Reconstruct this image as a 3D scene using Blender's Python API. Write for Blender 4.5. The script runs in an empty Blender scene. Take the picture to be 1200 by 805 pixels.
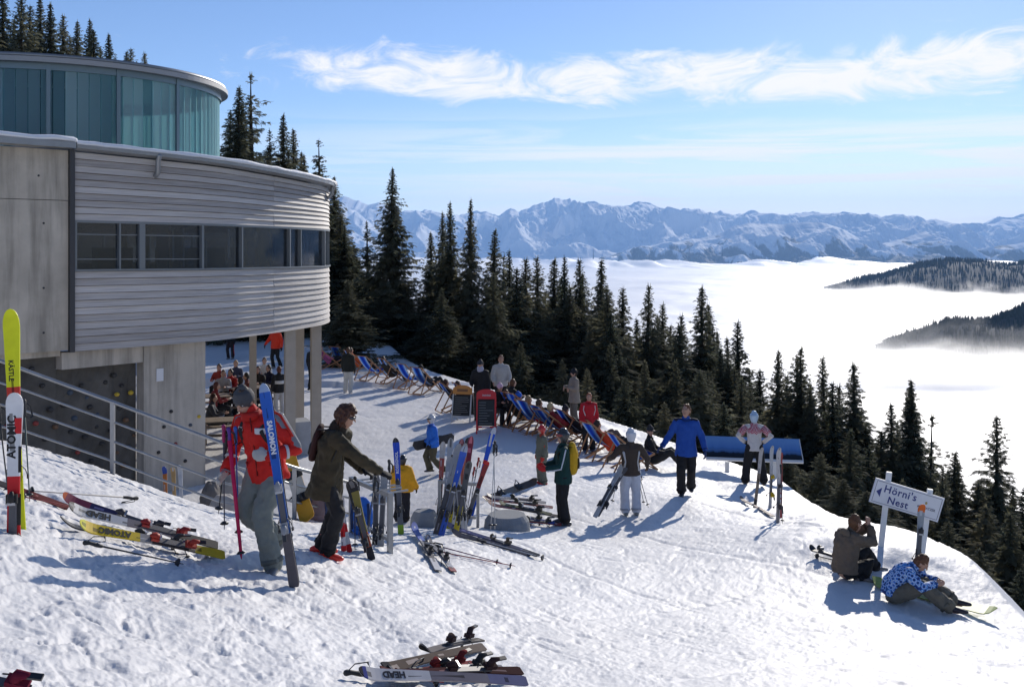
import bpy, bmesh, math, random
import numpy as np
from mathutils import Vector, Matrix
R = math.radians
random.seed(7)
S = bpy.context.scene
COL = S.collection

# ------------------------------------------------------------------ camera
cam_data = bpy.data.cameras.new('camera')
cam = bpy.data.objects.new('camera', cam_data)
COL.objects.link(cam)
HOR, FPX = 288.0, 1200.0          # horizon row and focal length in photo pixels (photo is 1200 px wide)
cam_data.sensor_width = 36.0
cam_data.lens = 36.0 * FPX / 1200.0
cam_data.shift_y = -(402.5 - HOR) / 1200.0
cam_data.clip_start = 0.1
cam_data.clip_end = 120000.0
cam.location = (0, 0, 0)
cam.rotation_euler = (R(90), 0, 0)
S.camera = cam

# ------------------------------------------------------------------ light
SUN_AZ, SUN_EL = 23.0, 21.5       # degrees to the right of the view axis, above the horizon
SUN_DIR = Vector((math.sin(R(SUN_AZ)) * math.cos(R(SUN_EL)), math.cos(R(SUN_AZ)) * math.cos(R(SUN_EL)), math.sin(R(SUN_EL))))
sun_data = bpy.data.lights.new('sun', 'SUN')
sun = bpy.data.objects.new('sun', sun_data)
COL.objects.link(sun)
sun_data.energy = 3.5
sun_data.angle = R(0.53)
sun_data.color = (1.0, 0.93, 0.83)
sun.rotation_euler = (-SUN_DIR).to_track_quat('-Z', 'Y').to_euler()

world = bpy.data.worlds.new('World')
S.world = world
world.use_nodes = True
def build_sky():
    nt = world.node_tree
    nt.nodes.clear()
    N = nt.nodes.new; L = nt.links.new
    out = N('ShaderNodeOutputWorld'); bg = N('ShaderNodeBackground')
    sky = N('ShaderNodeTexSky'); sky.sky_type = 'NISHITA'; sky.sun_disc = False
    sky.sun_elevation = R(SUN_EL); sky.sun_rotation = R(SUN_AZ)
    sky.altitude = 1600; sky.air_density = 1.0; sky.dust_density = 0.25; sky.ozone_density = 2.0
    tc = N('ShaderNodeTexCoord')
    sep = N('ShaderNodeSeparateXYZ'); L(tc.outputs['Generated'], sep.inputs[0])
    def math_(op, a, b=None, clamp=False):
        m = N('ShaderNodeMath'); m.operation = op; m.use_clamp = clamp
        for i, v in enumerate((a, b)):
            if v is None: continue
            if isinstance(v, (int, float)): m.inputs[i].default_value = v
            else: L(v, m.inputs[i])
        return m.outputs[0]
    z = sep.outputs['Z']
    # direction projected on a flat cloud layer
    zc = math_('MAXIMUM', math_('ADD', z, 0.045), 0.02)
    px = math_('DIVIDE', sep.outputs['X'], zc); py = math_('DIVIDE', sep.outputs['Y'], zc)
    cmb = N('ShaderNodeCombineXYZ'); L(px, cmb.inputs[0]); L(py, cmb.inputs[1])
    def noise(scale_xyz, sc, detail, rough, loc, dist=0.0):
        mp = N('ShaderNodeMapping'); mp.inputs['Scale'].default_value = scale_xyz; mp.inputs['Location'].default_value = loc
        L(cmb.outputs[0], mp.inputs[0])
        n = N('ShaderNodeTexNoise'); n.inputs['Scale'].default_value = sc; n.inputs['Detail'].default_value = detail
        n.inputs['Roughness'].default_value = rough; n.inputs['Distortion'].default_value = dist
        L(mp.outputs[0], n.inputs['Vector'])
        return n.outputs[0]
    def ramp(f, lo, hi):
        m = N('ShaderNodeMapRange'); m.interpolation_type = 'SMOOTHSTEP'
        m.inputs[1].default_value = lo; m.inputs[2].default_value = hi
        L(f, m.inputs[0]); return m.outputs[0]
    # long low streaks near the horizon and one broken band of fair weather cirrus above them
    az = math_('ARCTAN2', sep.outputs['X'], sep.outputs['Y'])
    cw = N('ShaderNodeCombineXYZ'); L(math_('MULTIPLY', az, 1.0), cw.inputs[0]); L(z, cw.inputs[2])
    def noise_d(sx, sz, detail, rough, loc, dist=0.0):
        mp = N('ShaderNodeMapping'); mp.inputs['Scale'].default_value = (sx, 1, sz); mp.inputs['Location'].default_value = loc
        L(cw.outputs[0], mp.inputs[0])
        n = N('ShaderNodeTexNoise'); n.inputs['Scale'].default_value = 1.0; n.inputs['Detail'].default_value = detail
        n.inputs['Roughness'].default_value = rough; n.inputs['Distortion'].default_value = dist
        L(mp.outputs[0], n.inputs['Vector']); return n.outputs[0]
    streak = ramp(noise_d(2.6, 46, 8, 0.60, (1.3, 0, 4.1), 0.9), 0.37, 0.56)
    streak_mask = math_('SUBTRACT', 1.0, ramp(z, 0.085, 0.14))
    side = ramp(az, -0.30, 0.16)
    streak = math_('MULTIPLY', math_('MULTIPLY', streak, streak_mask), math_('ADD', math_('MULTIPLY', side, 0.72), 0.25))
    # band: centred about z 0.168, thicker to the right, broken into puffs
    bump = noise_d(13, 34, 10, 0.66, (0.37, 0, 0.8), 1.1)
    lift = noise_d(3.5, 3, 2, 0.5, (5.2, 0, 2.0))
    zz = math_('ADD', z, math_('MULTIPLY', math_('SUBTRACT', lift, 0.5), -0.05))
    dz = math_('ABSOLUTE', math_('SUBTRACT', zz, 0.163))
    band = math_('SUBTRACT', 1.0, ramp(dz, 0.004, 0.044))
    band = math_('MULTIPLY', band, ramp(az, -0.38, -0.06))
    band = ramp(math_('ADD', math_('MULTIPLY', band, 0.50), math_('MULTIPLY', bump, 1.25)), 0.80, 1.22)
    band = math_('MULTIPLY', band, ramp(z, 0.10, 0.13))
    wisp = ramp(noise_d(7, 14, 8, 0.6, (2.2, 0, 1.7), 0.8), 0.56, 0.80)
    wisp = math_('MULTIPLY', math_('MULTIPLY', wisp, ramp(az, 0.08, 0.35)), 0.5)
    veil = math_('MULTIPLY', math_('MULTIPLY', math_('SUBTRACT', 1.0, ramp(z, 0.0, 0.13)), ramp(az, -0.40, 0.20)), 0.78)
    cl = math_('MAXIMUM', math_('MAXIMUM', math_('MAXIMUM', math_('MULTIPLY', streak, 0.9), math_('MULTIPLY', band, 0.97)), wisp), veil)
    cl = math_('MULTIPLY', cl, ramp(z, -0.01, 0.02))
    cl = math_('MULTIPLY', cl, math_('SUBTRACT', 1.0, ramp(z, 0.30, 0.6)))
    mix = N('ShaderNodeMix'); mix.data_type = 'RGBA'
    tint = N('ShaderNodeMix'); tint.data_type = 'RGBA'; tint.blend_type = 'MULTIPLY'; tint.inputs[0].default_value = 1.0
    L(sky.outputs[0], tint.inputs[6]); tint.inputs[7].default_value = SKY_TINT
    L(cl, mix.inputs[0]); L(tint.outputs[2], mix.inputs[6])
    mix.inputs[7].default_value = CLOUD_RGB
    L(mix.outputs[2], bg.inputs['Color'])
    bg.inputs['Strength'].default_value = SKY_STRENGTH
    L(bg.outputs[0], out.inputs[0])
SKY_STRENGTH = 0.104
SKY_TINT = (0.80, 0.85, 1.02, 1)
CLOUD_RGB = (9.0, 8.7, 8.4, 1)
build_sky()
S.view_settings.view_transform = 'Standard'
S.view_settings.look = 'None'
S.view_settings.exposure = 0.26
S.view_settings.gamma = 1.0
S.view_settings.use_curve_mapping = False
S.cycles.max_bounces = 6
S.cycles.diffuse_bounces = 3
S.cycles.glossy_bounces = 3
S.cycles.transmission_bounces = 4
S.cycles.transparent_max_bounces = 10
S.cycles.volume_bounces = 3
S.cycles.use_denoising = True

# ------------------------------------------------------------------ helpers
MATS = {}
def mat(name, rgb, rough=0.7, metal=0.0, spec=0.5, var=0.0, nscale=8.0, bump=0.0, bscale=40.0, objvar=0.0, coat=0.0, translucent=0.0):
    """principled material with optional soft colour variation, relief and per-object tint"""
    if name in MATS: return MATS[name]
    m = bpy.data.materials.new(name); m.use_nodes = True
    nt = m.node_tree; N = nt.nodes.new; L = nt.links.new
    b = nt.nodes['Principled BSDF']
    b.inputs['Base Color'].default_value = (*rgb, 1)
    b.inputs['Roughness'].default_value = rough
    b.inputs['Metallic'].default_value = metal
    b.inputs['Specular IOR Level'].default_value = spec
    if coat: b.inputs['Coat Weight'].default_value = coat
    src = None
    tc = None
    if var or bump:
        tc = N('ShaderNodeTexCoord')
    if var:
        n = N('ShaderNodeTexNoise'); n.inputs['Scale'].default_value = nscale; n.inputs['Detail'].default_value = 6
        n.inputs['Roughness'].default_value = 0.6
        L(tc.outputs['Object'], n.inputs['Vector'])
        mr = N('ShaderNodeMapRange'); mr.inputs[1].default_value = 0.25; mr.inputs[2].default_value = 0.75
        mr.inputs[3].default_value = 1 - var; mr.inputs[4].default_value = 1 + var
        L(n.outputs[0], mr.inputs[0])
        hs = N('ShaderNodeHueSaturation'); hs.inputs['Color'].default_value = (*rgb, 1)
        L(mr.outputs[0], hs.inputs['Value']); src = hs.outputs[0]
    if objvar:
        oi = N('ShaderNodeObjectInfo')
        mr2 = N('ShaderNodeMapRange'); mr2.inputs[3].default_value = 1 - objvar; mr2.inputs[4].default_value = 1 + objvar
        L(oi.outputs['Random'], mr2.inputs[0])
        hs2 = N('ShaderNodeHueSaturation')
        if src: L(src, hs2.inputs['Color'])
        else: hs2.inputs['Color'].default_value = (*rgb, 1)
        L(mr2.outputs[0], hs2.inputs['Value']); src = hs2.outputs[0]
    if src: L(src, b.inputs['Base Color'])
    if bump:
        n2 = N('ShaderNodeTexNoise'); n2.inputs['Scale'].default_value = bscale; n2.inputs['Detail'].default_value = 4
        L(tc.outputs['Object'], n2.inputs['Vector'])
        bp = N('ShaderNodeBump'); bp.inputs['Strength'].default_value = bump; bp.inputs['Distance'].default_value = 0.02
        L(n2.outputs[0], bp.inputs['Height']); L(bp.outputs[0], b.inputs['Normal'])
    MATS[name] = m
    return m

def unit(v):
    v = Vector(v); return v.normalized() if v.length > 1e-9 else Vector((0, 0, 1))
def perp(d, hint=(0, 0, 1)):
    d = unit(d); h = Vector(hint)
    w = h - d * h.dot(d)
    if w.length < 1e-4:
        h = Vector((1, 0, 0)); w = h - d * h.dot(d)
        if w.length < 1e-4: h = Vector((0, 1, 0)); w = h - d * h.dot(d)
    return w.normalized()

class MB:
    """collects closed shapes into one mesh"""
    def __init__(self): self.v = []; self.f = []; self.m = []; self.s = []
    def add(self, verts, faces, mi=0, smooth=False):
        o = len(self.v)
        self.v += [tuple(p) for p in verts]
        for f in faces:
            self.f.append(tuple(i + o for i in f)); self.m.append(mi); self.s.append(smooth)
        return self
    def box(self, c, size, rz=0.0, mi=0, M=None):
        hx, hy, hz = (s / 2 for s in size)
        T = M if M is not None else (Matrix.Translation(Vector(c)) @ Matrix.Rotation(rz, 4, 'Z'))
        vs = [T @ Vector((x * hx, y * hy, z * hz)) for z in (-1, 1) for y in (-1, 1) for x in (-1, 1)]
        return self.add(vs, [(0, 2, 3, 1), (4, 5, 7, 6), (0, 1, 5, 4), (2, 6, 7, 3), (0, 4, 6, 2), (1, 3, 7, 5)], mi)
    def bar(self, a, b, w, t, hint=(0, 0, 1), mi=0):
        """rectangular bar from a to b; w across, t along the hint"""
        a = Vector(a); b = Vector(b); d = (b - a); ln = d.length; d = unit(d)
        up = perp(d, hint); sd = d.cross(up)
        vs = [p + sd * (w / 2 * sx) + up * (t / 2 * sy) for p in (a, b) for sy in (-1, 1) for sx in (-1, 1)]
        return self.add(vs, [(0, 1, 3, 2), (4, 6, 7, 5), (0, 4, 5, 1), (2, 3, 7, 6), (0, 2, 6, 4), (1, 5, 7, 3)], mi)
    def loft(self, pts, rx, ry=None, wv=None, n=10, mi=0, cap='round', smooth=True):
        """tube through pts; rx along the width vector wv, ry across it"""
        pts = [Vector(p) for p in pts]; k = len(pts)
        rx = list(rx) if hasattr(rx, '__len__') else [rx] * k
        ry = rx if ry is None else (list(ry) if hasattr(ry, '__len__') else [ry] * k)
        rings = []
        def tang(i):
            if i == 0: return unit(pts[1] - pts[0])
            if i == k - 1: return unit(pts[-1] - pts[-2])
            return unit(unit(pts[i + 1] - pts[i]) + unit(pts[i] - pts[i - 1]))
        def ring(c, d, a, b, hint):
            w = perp(d, hint); u = d.cross(w)
            return [c + w * (a * math.cos(2 * math.pi * j / n)) + u * (b * math.sin(2 * math.pi * j / n)) for j in range(n)], w
        hint = Vector(wv) if wv is not None else perp(tang(0), (1, 0, 0))
        seq = []
        if cap == 'round':
            d0 = tang(0); r0 = min(rx[0], ry[0])
            for q in (0.85, 0.5): seq.append((pts[0] - d0 * (r0 * math.sin(math.acos(1 - q * 0.0) if 0 else q * math.pi / 2 * 0.9)), d0, rx[0] * math.cos(q * math.pi / 2 * 0.9), ry[0] * math.cos(q * math.pi / 2 * 0.9)))
        for i in range(k): seq.append((pts[i], tang(i), rx[i], ry[i]))
        if cap in ('round', 'hem'):
            d1 = tang(k - 1); r1 = min(rx[-1], ry[-1])
            for q in (0.5, 0.85): seq.append((pts[-1] + d1 * (r1 * math.sin(q * math.pi / 2 * 0.9)), d1, rx[-1] * math.cos(q * math.pi / 2 * 0.9), ry[-1] * math.cos(q * math.pi / 2 * 0.9)))
        vs = []
        for (c, d, a, b) in seq:
            rg, w = ring(c, d, a, b, hint)
            if wv is None: hint = w
            vs += rg
        fs = []
        for i in range(len(seq) - 1):
            for j in range(n):
                j2 = (j + 1) % n
                fs.append((i * n + j, i * n + j2, (i + 1) * n + j2, (i + 1) * n + j))
        fs.append(tuple(reversed(range(n)))); e = (len(seq) - 1) * n
        fs.append(tuple(e + j for j in range(n)))
        return self.add(vs, fs, mi, smooth)
    def tube(self, a, b, r, n=8, mi=0, r2=None):
        return self.loft([a, b], [r, r if r2 is None else r2], n=n, mi=mi, cap='flat')
    def ball(self, c, r, n=10, mi=0, M=None):
        c = Vector(c); rr = r if hasattr(r, '__len__') else (r, r, r)
        vs = []; fs = []; h = max(5, n // 2 + 1)
        for i in range(1, h):
            th = math.pi * i / h
            for j in range(n):
                ph = 2 * math.pi * j / n
                p = Vector((rr[0] * math.sin(th) * math.cos(ph), rr[1] * math.sin(th) * math.sin(ph), rr[2] * math.cos(th)))
                vs.append(c + (M @ p if M is not None else p))
        tp = Vector((0, 0, rr[2])); vs.append(c + (M @ tp if M is not None else tp)); vs.append(c - (M @ tp if M is not None else tp))
        for i in range(h - 2):
            for j in range(n):
                j2 = (j + 1) % n
                fs.append((i * n + j, (i + 1) * n + j, (i + 1) * n + j2, i * n + j2))
        t = len(vs) - 2
        for j in range(n):
            j2 = (j + 1) % n
            fs.append((t, j, j2)); fs.append((t + 1, (h - 2) * n + j2, (h - 2) * n + j))
        return self.add(vs, fs, mi, True)
    def prism(self, poly, z0, z1, mi=0):
        n = len(poly)
        vs = [(p[0], p[1], z0) for p in poly] + [(p[0], p[1], z1) for p in poly]
        fs = [tuple(reversed(range(n))), tuple(range(n, 2 * n))] + [(i, (i + 1) % n, (i + 1) % n + n, i + n) for i in range(n)]
        return self.add(vs, fs, mi)
    def mesh(self, name, mats):
        me = bpy.data.meshes.new(name)
        me.from_pydata(self.v, [], self.f)
        for m in (mats if isinstance(mats, (list, tuple)) else [mats]): me.materials.append(m)
        me.polygons.foreach_set('material_index', self.m)
        me.polygons.foreach_set('use_smooth', self.s)
        me.update()
        return me
    def build(self, name, mats, parent=None, M=None):
        return put(name, self.mesh(name, mats), parent, M)

def put(name, me, parent=None, M=None):
    o = bpy.data.objects.new(name, me); COL.objects.link(o)
    if parent is not None: o.parent = parent
    if M is not None: o.matrix_local = M
    return o
def tag(o, label=None, cat=None, group=None, kind=None):
    if label: o['label'] = label
    if cat: o['category'] = cat
    if group: o['group'] = group
    if kind: o['kind'] = kind
    return o
def thing(name, label, cat, loc=(0, 0, 0), rz=0.0, group=None, M=None, scale=1.0):
    o = bpy.data.objects.new(name, None); COL.objects.link(o)
    o.empty_display_size = 0.1
    if M is not None: o.matrix_local = M
    else:
        o.location = loc; o.rotation_euler = (0, 0, rz); o.scale = (scale,) * 3
    return tag(o, label, cat, group)
CHILDREN = {}
def copy_tree(o, parent=None, kids=None):
    c = o.copy(); COL.objects.link(c)
    if parent is not None: c.parent = parent
    for ch in (o.children if kids is None else kids): copy_tree(ch, c)
    return c
def frame(o, z, x):
    """matrix with local Z along z, local X near x"""
    z = unit(z); x = perp(z, x); y = z.cross(x)
    M = Matrix.Identity(4)
    for i in range(3): M[i][0] = x[i]; M[i][1] = y[i]; M[i][2] = z[i]; M[i][3] = o[i]
    return M
def text_mesh(name, s, size, m, depth=0.0, bold=0.0, spacing=1.0):
    cu = bpy.data.curves.new(name, 'FONT'); cu.body = s; cu.size = size; cu.extrude = depth
    cu.align_x = 'CENTER'; cu.align_y = 'CENTER'; cu.offset = bold; cu.space_character = spacing; cu.resolution_u = 2
    o = bpy.data.objects.new(name, cu)
    me = bpy.data.meshes.new_from_object(o)
    me.name = name
    bpy.data.objects.remove(o); bpy.data.curves.remove(cu)
    me.materials.clear(); me.materials.append(m)
    return me
def at(px, py, d):
    """point seen at photo pixel (px, py) at depth d metres"""
    return Vector(((px - 600) / FPX * d, d, (HOR - py) / FPX * d))

def lattice(ix, iy, seed):
    h = (ix.astype(np.int64) * 374761393 + iy.astype(np.int64) * 668265263 + seed * 2246822519) & 0xFFFFFFFF
    h = ((h ^ (h >> 13)) * 1274126177) & 0xFFFFFFFF
    h = h ^ (h >> 16)
    return (h & 0xFFFF) / 65535.0
def vnoise(x, y, seed=0):
    """smooth gradient noise, about -1..1"""
    x = np.asarray(x, float); y = np.asarray(y, float)
    ix = np.floor(x); iy = np.floor(y); fx = x - ix; fy = y - iy
    ux = fx * fx * fx * (fx * (fx * 6 - 15) + 10); uy = fy * fy * fy * (fy * (fy * 6 - 15) + 10)
    def g(a, b):
        t = lattice(ix + a, iy + b, seed) * 2 * np.pi
        return np.cos(t) * (fx - a) + np.sin(t) * (fy - b)
    return 1.5 * ((g(0, 0) * (1 - ux) + g(1, 0) * ux) * (1 - uy) + (g(0, 1) * (1 - ux) + g(1, 1) * ux) * uy)
def fbm(x, y, seed=0, octaves=4, gain=0.5, lac=2.03):
    s = 0.0; a = 1.0
    for i in range(octaves):
        s = s + a * vnoise(x, y, seed + i * 17); a *= gain; x = np.asarray(x) * lac + 3.7; y = np.asarray(y) * lac - 1.9
    return s
def ridged(x, y, seed=0, octaves=5, gain=0.5, lac=2.1):
    s = 0.0; a = 1.0; w = 1.0
    for i in range(octaves):
        n = (1 - np.abs(vnoise(x, y, seed + i * 31))) ** 1.25
        s = s + a * n * w; w = np.clip(n * 1.2, 0, 1); a *= gain; x = np.asarray(x) * lac + 5.1; y = np.asarray(y) * lac + 2.3
    return s
def sstep(a, b, x):
    t = np.clip((x - a) / (b - a), 0, 1); return t * t * (3 - 2 * t)
def grid_mesh(name, X, Y, Z, m, smooth=True, attr=None):
    h, w = X.shape
    me = bpy.data.meshes.new(name)
    co = np.stack([X, Y, Z], -1).reshape(-1, 3).astype(np.float32)
    i = np.arange(h * w).reshape(h, w)
    q = np.stack([i[:-1, :-1], i[:-1, 1:], i[1:, 1:], i[1:, :-1]], -1).reshape(-1, 4).astype(np.int32)
    me.vertices.add(len(co)); me.vertices.foreach_set('co', co.ravel())
    me.loops.add(q.size); me.loops.foreach_set('vertex_index', q.ravel())
    me.polygons.add(len(q)); me.polygons.foreach_set('loop_start', np.arange(0, q.size, 4, dtype=np.int32))
    me.polygons.foreach_set('use_smooth', np.full(len(q), smooth))
    for mm in (m if isinstance(m, (list, tuple)) else [m]): me.materials.append(mm)
    if attr:
        for k, val in attr.items():
            a = me.attributes.new(k, 'FLOAT', 'POINT'); a.data.foreach_set('value', val.ravel().astype(np.float32))
    me.update(); me.validate()
    return me
# ------------------------------------------------------------------ the snow field
# ground points read off the photograph: (pixel column, pixel row, depth in metres)
GP = [(500, 790, 7.4), (100, 800, 5.0), (300, 800, 6.2), (900, 800, 8.0), (1150, 800, 8.8), (20, 610, 8.2), (-150, 560, 8.5), (-150, 760, 4.8),
      (330, 668, 9.6), (385, 655, 10.9), (180, 640, 9.2), (110, 580, 10.6), (20, 520, 12.4), (60, 530, 12.8), (132, 560, 13.0), (250, 603, 12.6), (345, 612, 13.2),
      (440, 650, 11.8), (530, 622, 15.2), (470, 618, 16.4), (630, 655, 13.8), (590, 668, 12.8), (660, 615, 18), (740, 603, 19), (803, 580, 20.3),
      (890, 573, 24.5), (850, 556, 26.0), (910, 606, 20.5), (635, 568, 22), (505, 556, 22.5), (690, 532, 28), (540, 497, 29.6), (572, 503, 28.8),
      (407, 461, 38), (480, 456, 38), (400, 430, 46), (270, 420, 50), (325, 432, 42), (300, 480, 33), (605, 497, 30.5), (658, 512, 29),
      (710, 538, 27), (760, 548, 25.5), (1010, 680, 13.5), (1070, 706, 12.8), (1032, 642, 14.3), (1080, 672, 13.8), (960, 606, 20),
      (800, 700, 12.4), (700, 740, 10.2), (1000, 740, 10.6), (1200, 716, 13), (560, 560, 21.5), (430, 520, 27), (800, 640, 15.8), (430, 400, 52)]
_pts = [tuple(at(*g)) for g in GP]
_pts += [(0, 0, -1.7), (-4, 1, -1.2), (4, 0.5, -2.2), (0, -6, -0.9), (-8, -4, 0.3), (8, -4, -2.4), (-9, 6, -0.4), (-12, 11, -1.6), (9, 6, -4.1),
         (-14, 28, -5.4), (-14, 40, -5.4), (-22, 55, -5.4), (-4, 60, -5.3), (-30, 40, -5.2), (8, 34, -6.2), (12, 18, -5.4)]
_P = np.array(_pts)
def _tps(lam=0.06):
    n = len(_P); d = np.hypot(_P[:, None, 0] - _P[None, :, 0], _P[:, None, 1] - _P[None, :, 1])
    K = np.where(d > 0, d * d * np.log(d + 1e-12), 0) + lam * np.eye(n) * 8
    A = np.zeros((n + 3, n + 3)); A[:n, :n] = K; A[:n, n] = 1; A[:n, n + 1:] = _P[:, :2]; A[n:, :n] = A[:n, n:].T
    return np.linalg.solve(A, np.concatenate([_P[:, 2], np.zeros(3)]))
_W = _tps()
def tps(x, y):
    x = np.asarray(x, float); y = np.asarray(y, float)
    s = _W[-3] + _W[-2] * x + _W[-1] * y
    for i in range(len(_P)):
        d2 = (x - _P[i, 0]) ** 2 + (y - _P[i, 1]) ** 2
        s = s + _W[i] * 0.5 * d2 * np.log(d2 + 1e-9)
    return s
def poly_dist(x, y, pl):
    """signed distance to a polyline (positive on its right hand side) and the nearest point"""
    best = np.full(np.shape(x), 1e18); sg = np.ones(np.shape(x)); nx = np.zeros(np.shape(x)); ny = np.zeros(np.shape(x))
    for (ax, ay), (bx, by) in zip(pl[:-1], pl[1:]):
        ex, ey = bx - ax, by - ay; L2 = ex * ex + ey * ey
        t = np.clip(((x - ax) * ex + (y - ay) * ey) / L2, 0, 1)
        qx, qy = ax + t * ex, ay + t * ey
        d = (x - qx) ** 2 + (y - qy) ** 2
        c = (ex * (y - ay) - ey * (x - ax))
        m = d < best - 1e-9
        best = np.where(m, d, best); sg = np.where(m, np.where(c < 0, 1.0, -1.0), sg); nx = np.where(m, qx, nx); ny = np.where(m, qy, ny)
    return np.sqrt(best) * sg, nx, ny
def gx(px, d): return ((px - 600) / FPX * d, d)
EDGE = [(9.5, -60), (9.0, -10), (8.2, 4), gx(1290, 10.2), gx(1200, 12.2), gx(1120, 14.6), gx(1040, 17.4), gx(965, 21.6), gx(900, 26.6), gx(850, 28.2), gx(770, 31.0),
        gx(700, 33.5), gx(620, 36.5), gx(560, 39), gx(500, 44), gx(440, 53), (-9.5, 60), (-17, 90), (-36, 150), (-75, 250), (-320, 1000), (-600, 1700)]
EDGE = EDGE[::-1]   # far to near, so the drop lies on the left hand; sign is flipped below
RAIL_LINE = [gx(-260, 11.5), gx(-80, 12.0), gx(0, 12.6), gx(60, 13.0), gx(132, 13.1), gx(255, 12.9), gx(345, 13.6), gx(415, 15.0)]
def ground_base(x, y):
    x = np.asarray(x, float); y = np.asarray(y, float)
    s, ex, ey = poly_dist(x, y, EDGE); s = -s
    out = s > 0
    # beyond the edge use the height of the nearest edge point
    tx = np.where(out, ex, x); ty = np.where(out, ey, y)
    r = np.hypot(tx, ty); k = np.minimum(1, 62 / np.maximum(r, 1e-6)); z = tps(tx * k, np.maximum(ty * k, -8))
    z = np.clip(z, -6.6, 1.5)
    # the path below the railing lies deeper than the bank in front of it
    sr, _, _ = poly_dist(x, y, RAIL_LINE); sr = -sr
    low = sstep(0.1, 3.6, sr) * sstep(1.5, -3.5, x) * (y < 40)
    z = z * (1 - low) + np.minimum(z, -5.5) * low
    sp = np.maximum(s, 0)
    z = z - (0.6 * (np.sqrt(sp * sp + 1.2) - 1.095) + 0.75 * 7 * (1 - np.exp(-np.maximum(sp - 0.2, 0) / 7)))
    # wooded hillside behind the building
    up = np.maximum(y - 62, 0)
    z = z + np.minimum(0.26 * (np.sqrt(up * up + 64) - 8), 11 + 0.02 * up) * sstep(-0.29, -0.42, x / np.maximum(y, 20)) * sstep(300, 140, y)
    return z, s
def micro(x, y, s):
    r = np.hypot(x, y)
    furrow = -0.07 * np.exp(-((x + 0.62 * (y - 4.5) * 0.5 + 3.05 + 0.25 * vnoise(x * .8, y * .8, 83)) / 0.16) ** 2) * sstep(9.0, 7.5, y) * sstep(3.5, 5.0, y)
    bank = sstep(1.5, -3.0, x) * sstep(16, 9, y)            # the trampled bank on the near side is rougher
    wx = x + 0.12 * vnoise(x * 2.1, y * 2.1, 5); wy = y + 0.12 * vnoise(x * 2.1 + 9, y * 2.1, 6)
    lumps = 0.045 * fbm(x * 0.8, y * 0.8, 3, 2) + 0.016 * fbm(wx * 2.4, wy * 2.4, 11, 2)
    chop = np.abs(fbm(wx * 4.6, wy * 4.0, 23, 4, 0.62)) * 0.020
    crumb = 0.010 * fbm(wx * 13, wy * 11, 57, 3, 0.62) + 0.006 * np.maximum(fbm(x * 31, y * 27, 61, 2), 0)
    prints = -0.030 * sstep(0.45, 0.75, vnoise(wx * 3.3, wy * 2.8, 41)) - 0.020 * sstep(0.40, 0.7, vnoise(wx * 8, wy * 6.5, 43))
    tracks = -0.012 * sstep(0.55, 0.8, vnoise((x * 0.8 + y * 0.6) * 9, (x * -0.6 + y * 0.8) * 0.9, 71))
    def groove(ang, off, w, seed):
        u = x * math.cos(ang) + y * math.sin(ang) + 0.5 * vnoise(x * .22, y * .22, seed); t = -x * math.sin(ang) + y * math.cos(ang)
        return np.exp(-(((u - off) % 2.7 - 1.35) / w) ** 2) * sstep(.15, .5, vnoise(t * .16, u * .05, seed + 1))
    tracks = tracks - 0.016 * groove(1.15, .3, .045, 301) - 0.014 * groove(0.55, 1.1, .045, 311) - 0.012 * groove(2.3, .7, .05, 321)
    berm = 0.08 * np.exp(-((s + 1.2) / 0.9) ** 2) * (0.6 + fbm(x * 0.8, y * 0.8, 77, 3))
    return (lumps * (0.42 + 0.8 * bank) + chop * (0.32 + 0.5 * bank) + crumb * (0.42 + 0.36 * bank) + prints * (0.42 + 0.6 * bank) + tracks) * sstep(90, 30, r) + berm * (s < 4) + furrow
def zg(x, y, fine=True):
    z, s = ground_base(np.array([x]), np.array([y]))
    if fine: z = z + micro(np.array([x]), np.array([y]), s)
    return float(z[0])
def G(px, py, lo=4.5, hi=70.0):
    """point of the snow field seen at photo pixel (px, py): first crossing along the line of sight"""
    d = np.linspace(lo, hi, 1600)
    x = (px - 600) / FPX * d; zr = (HOR - py) / FPX * d
    z, s = ground_base(x, d)
    k = np.where(zr < z)[0]
    i = int(k[0]) if len(k) else int(np.argmin(zr - z))
    return Vector((float(x[i]), float(d[i]), zg(float(x[i]), float(d[i]))))

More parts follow.
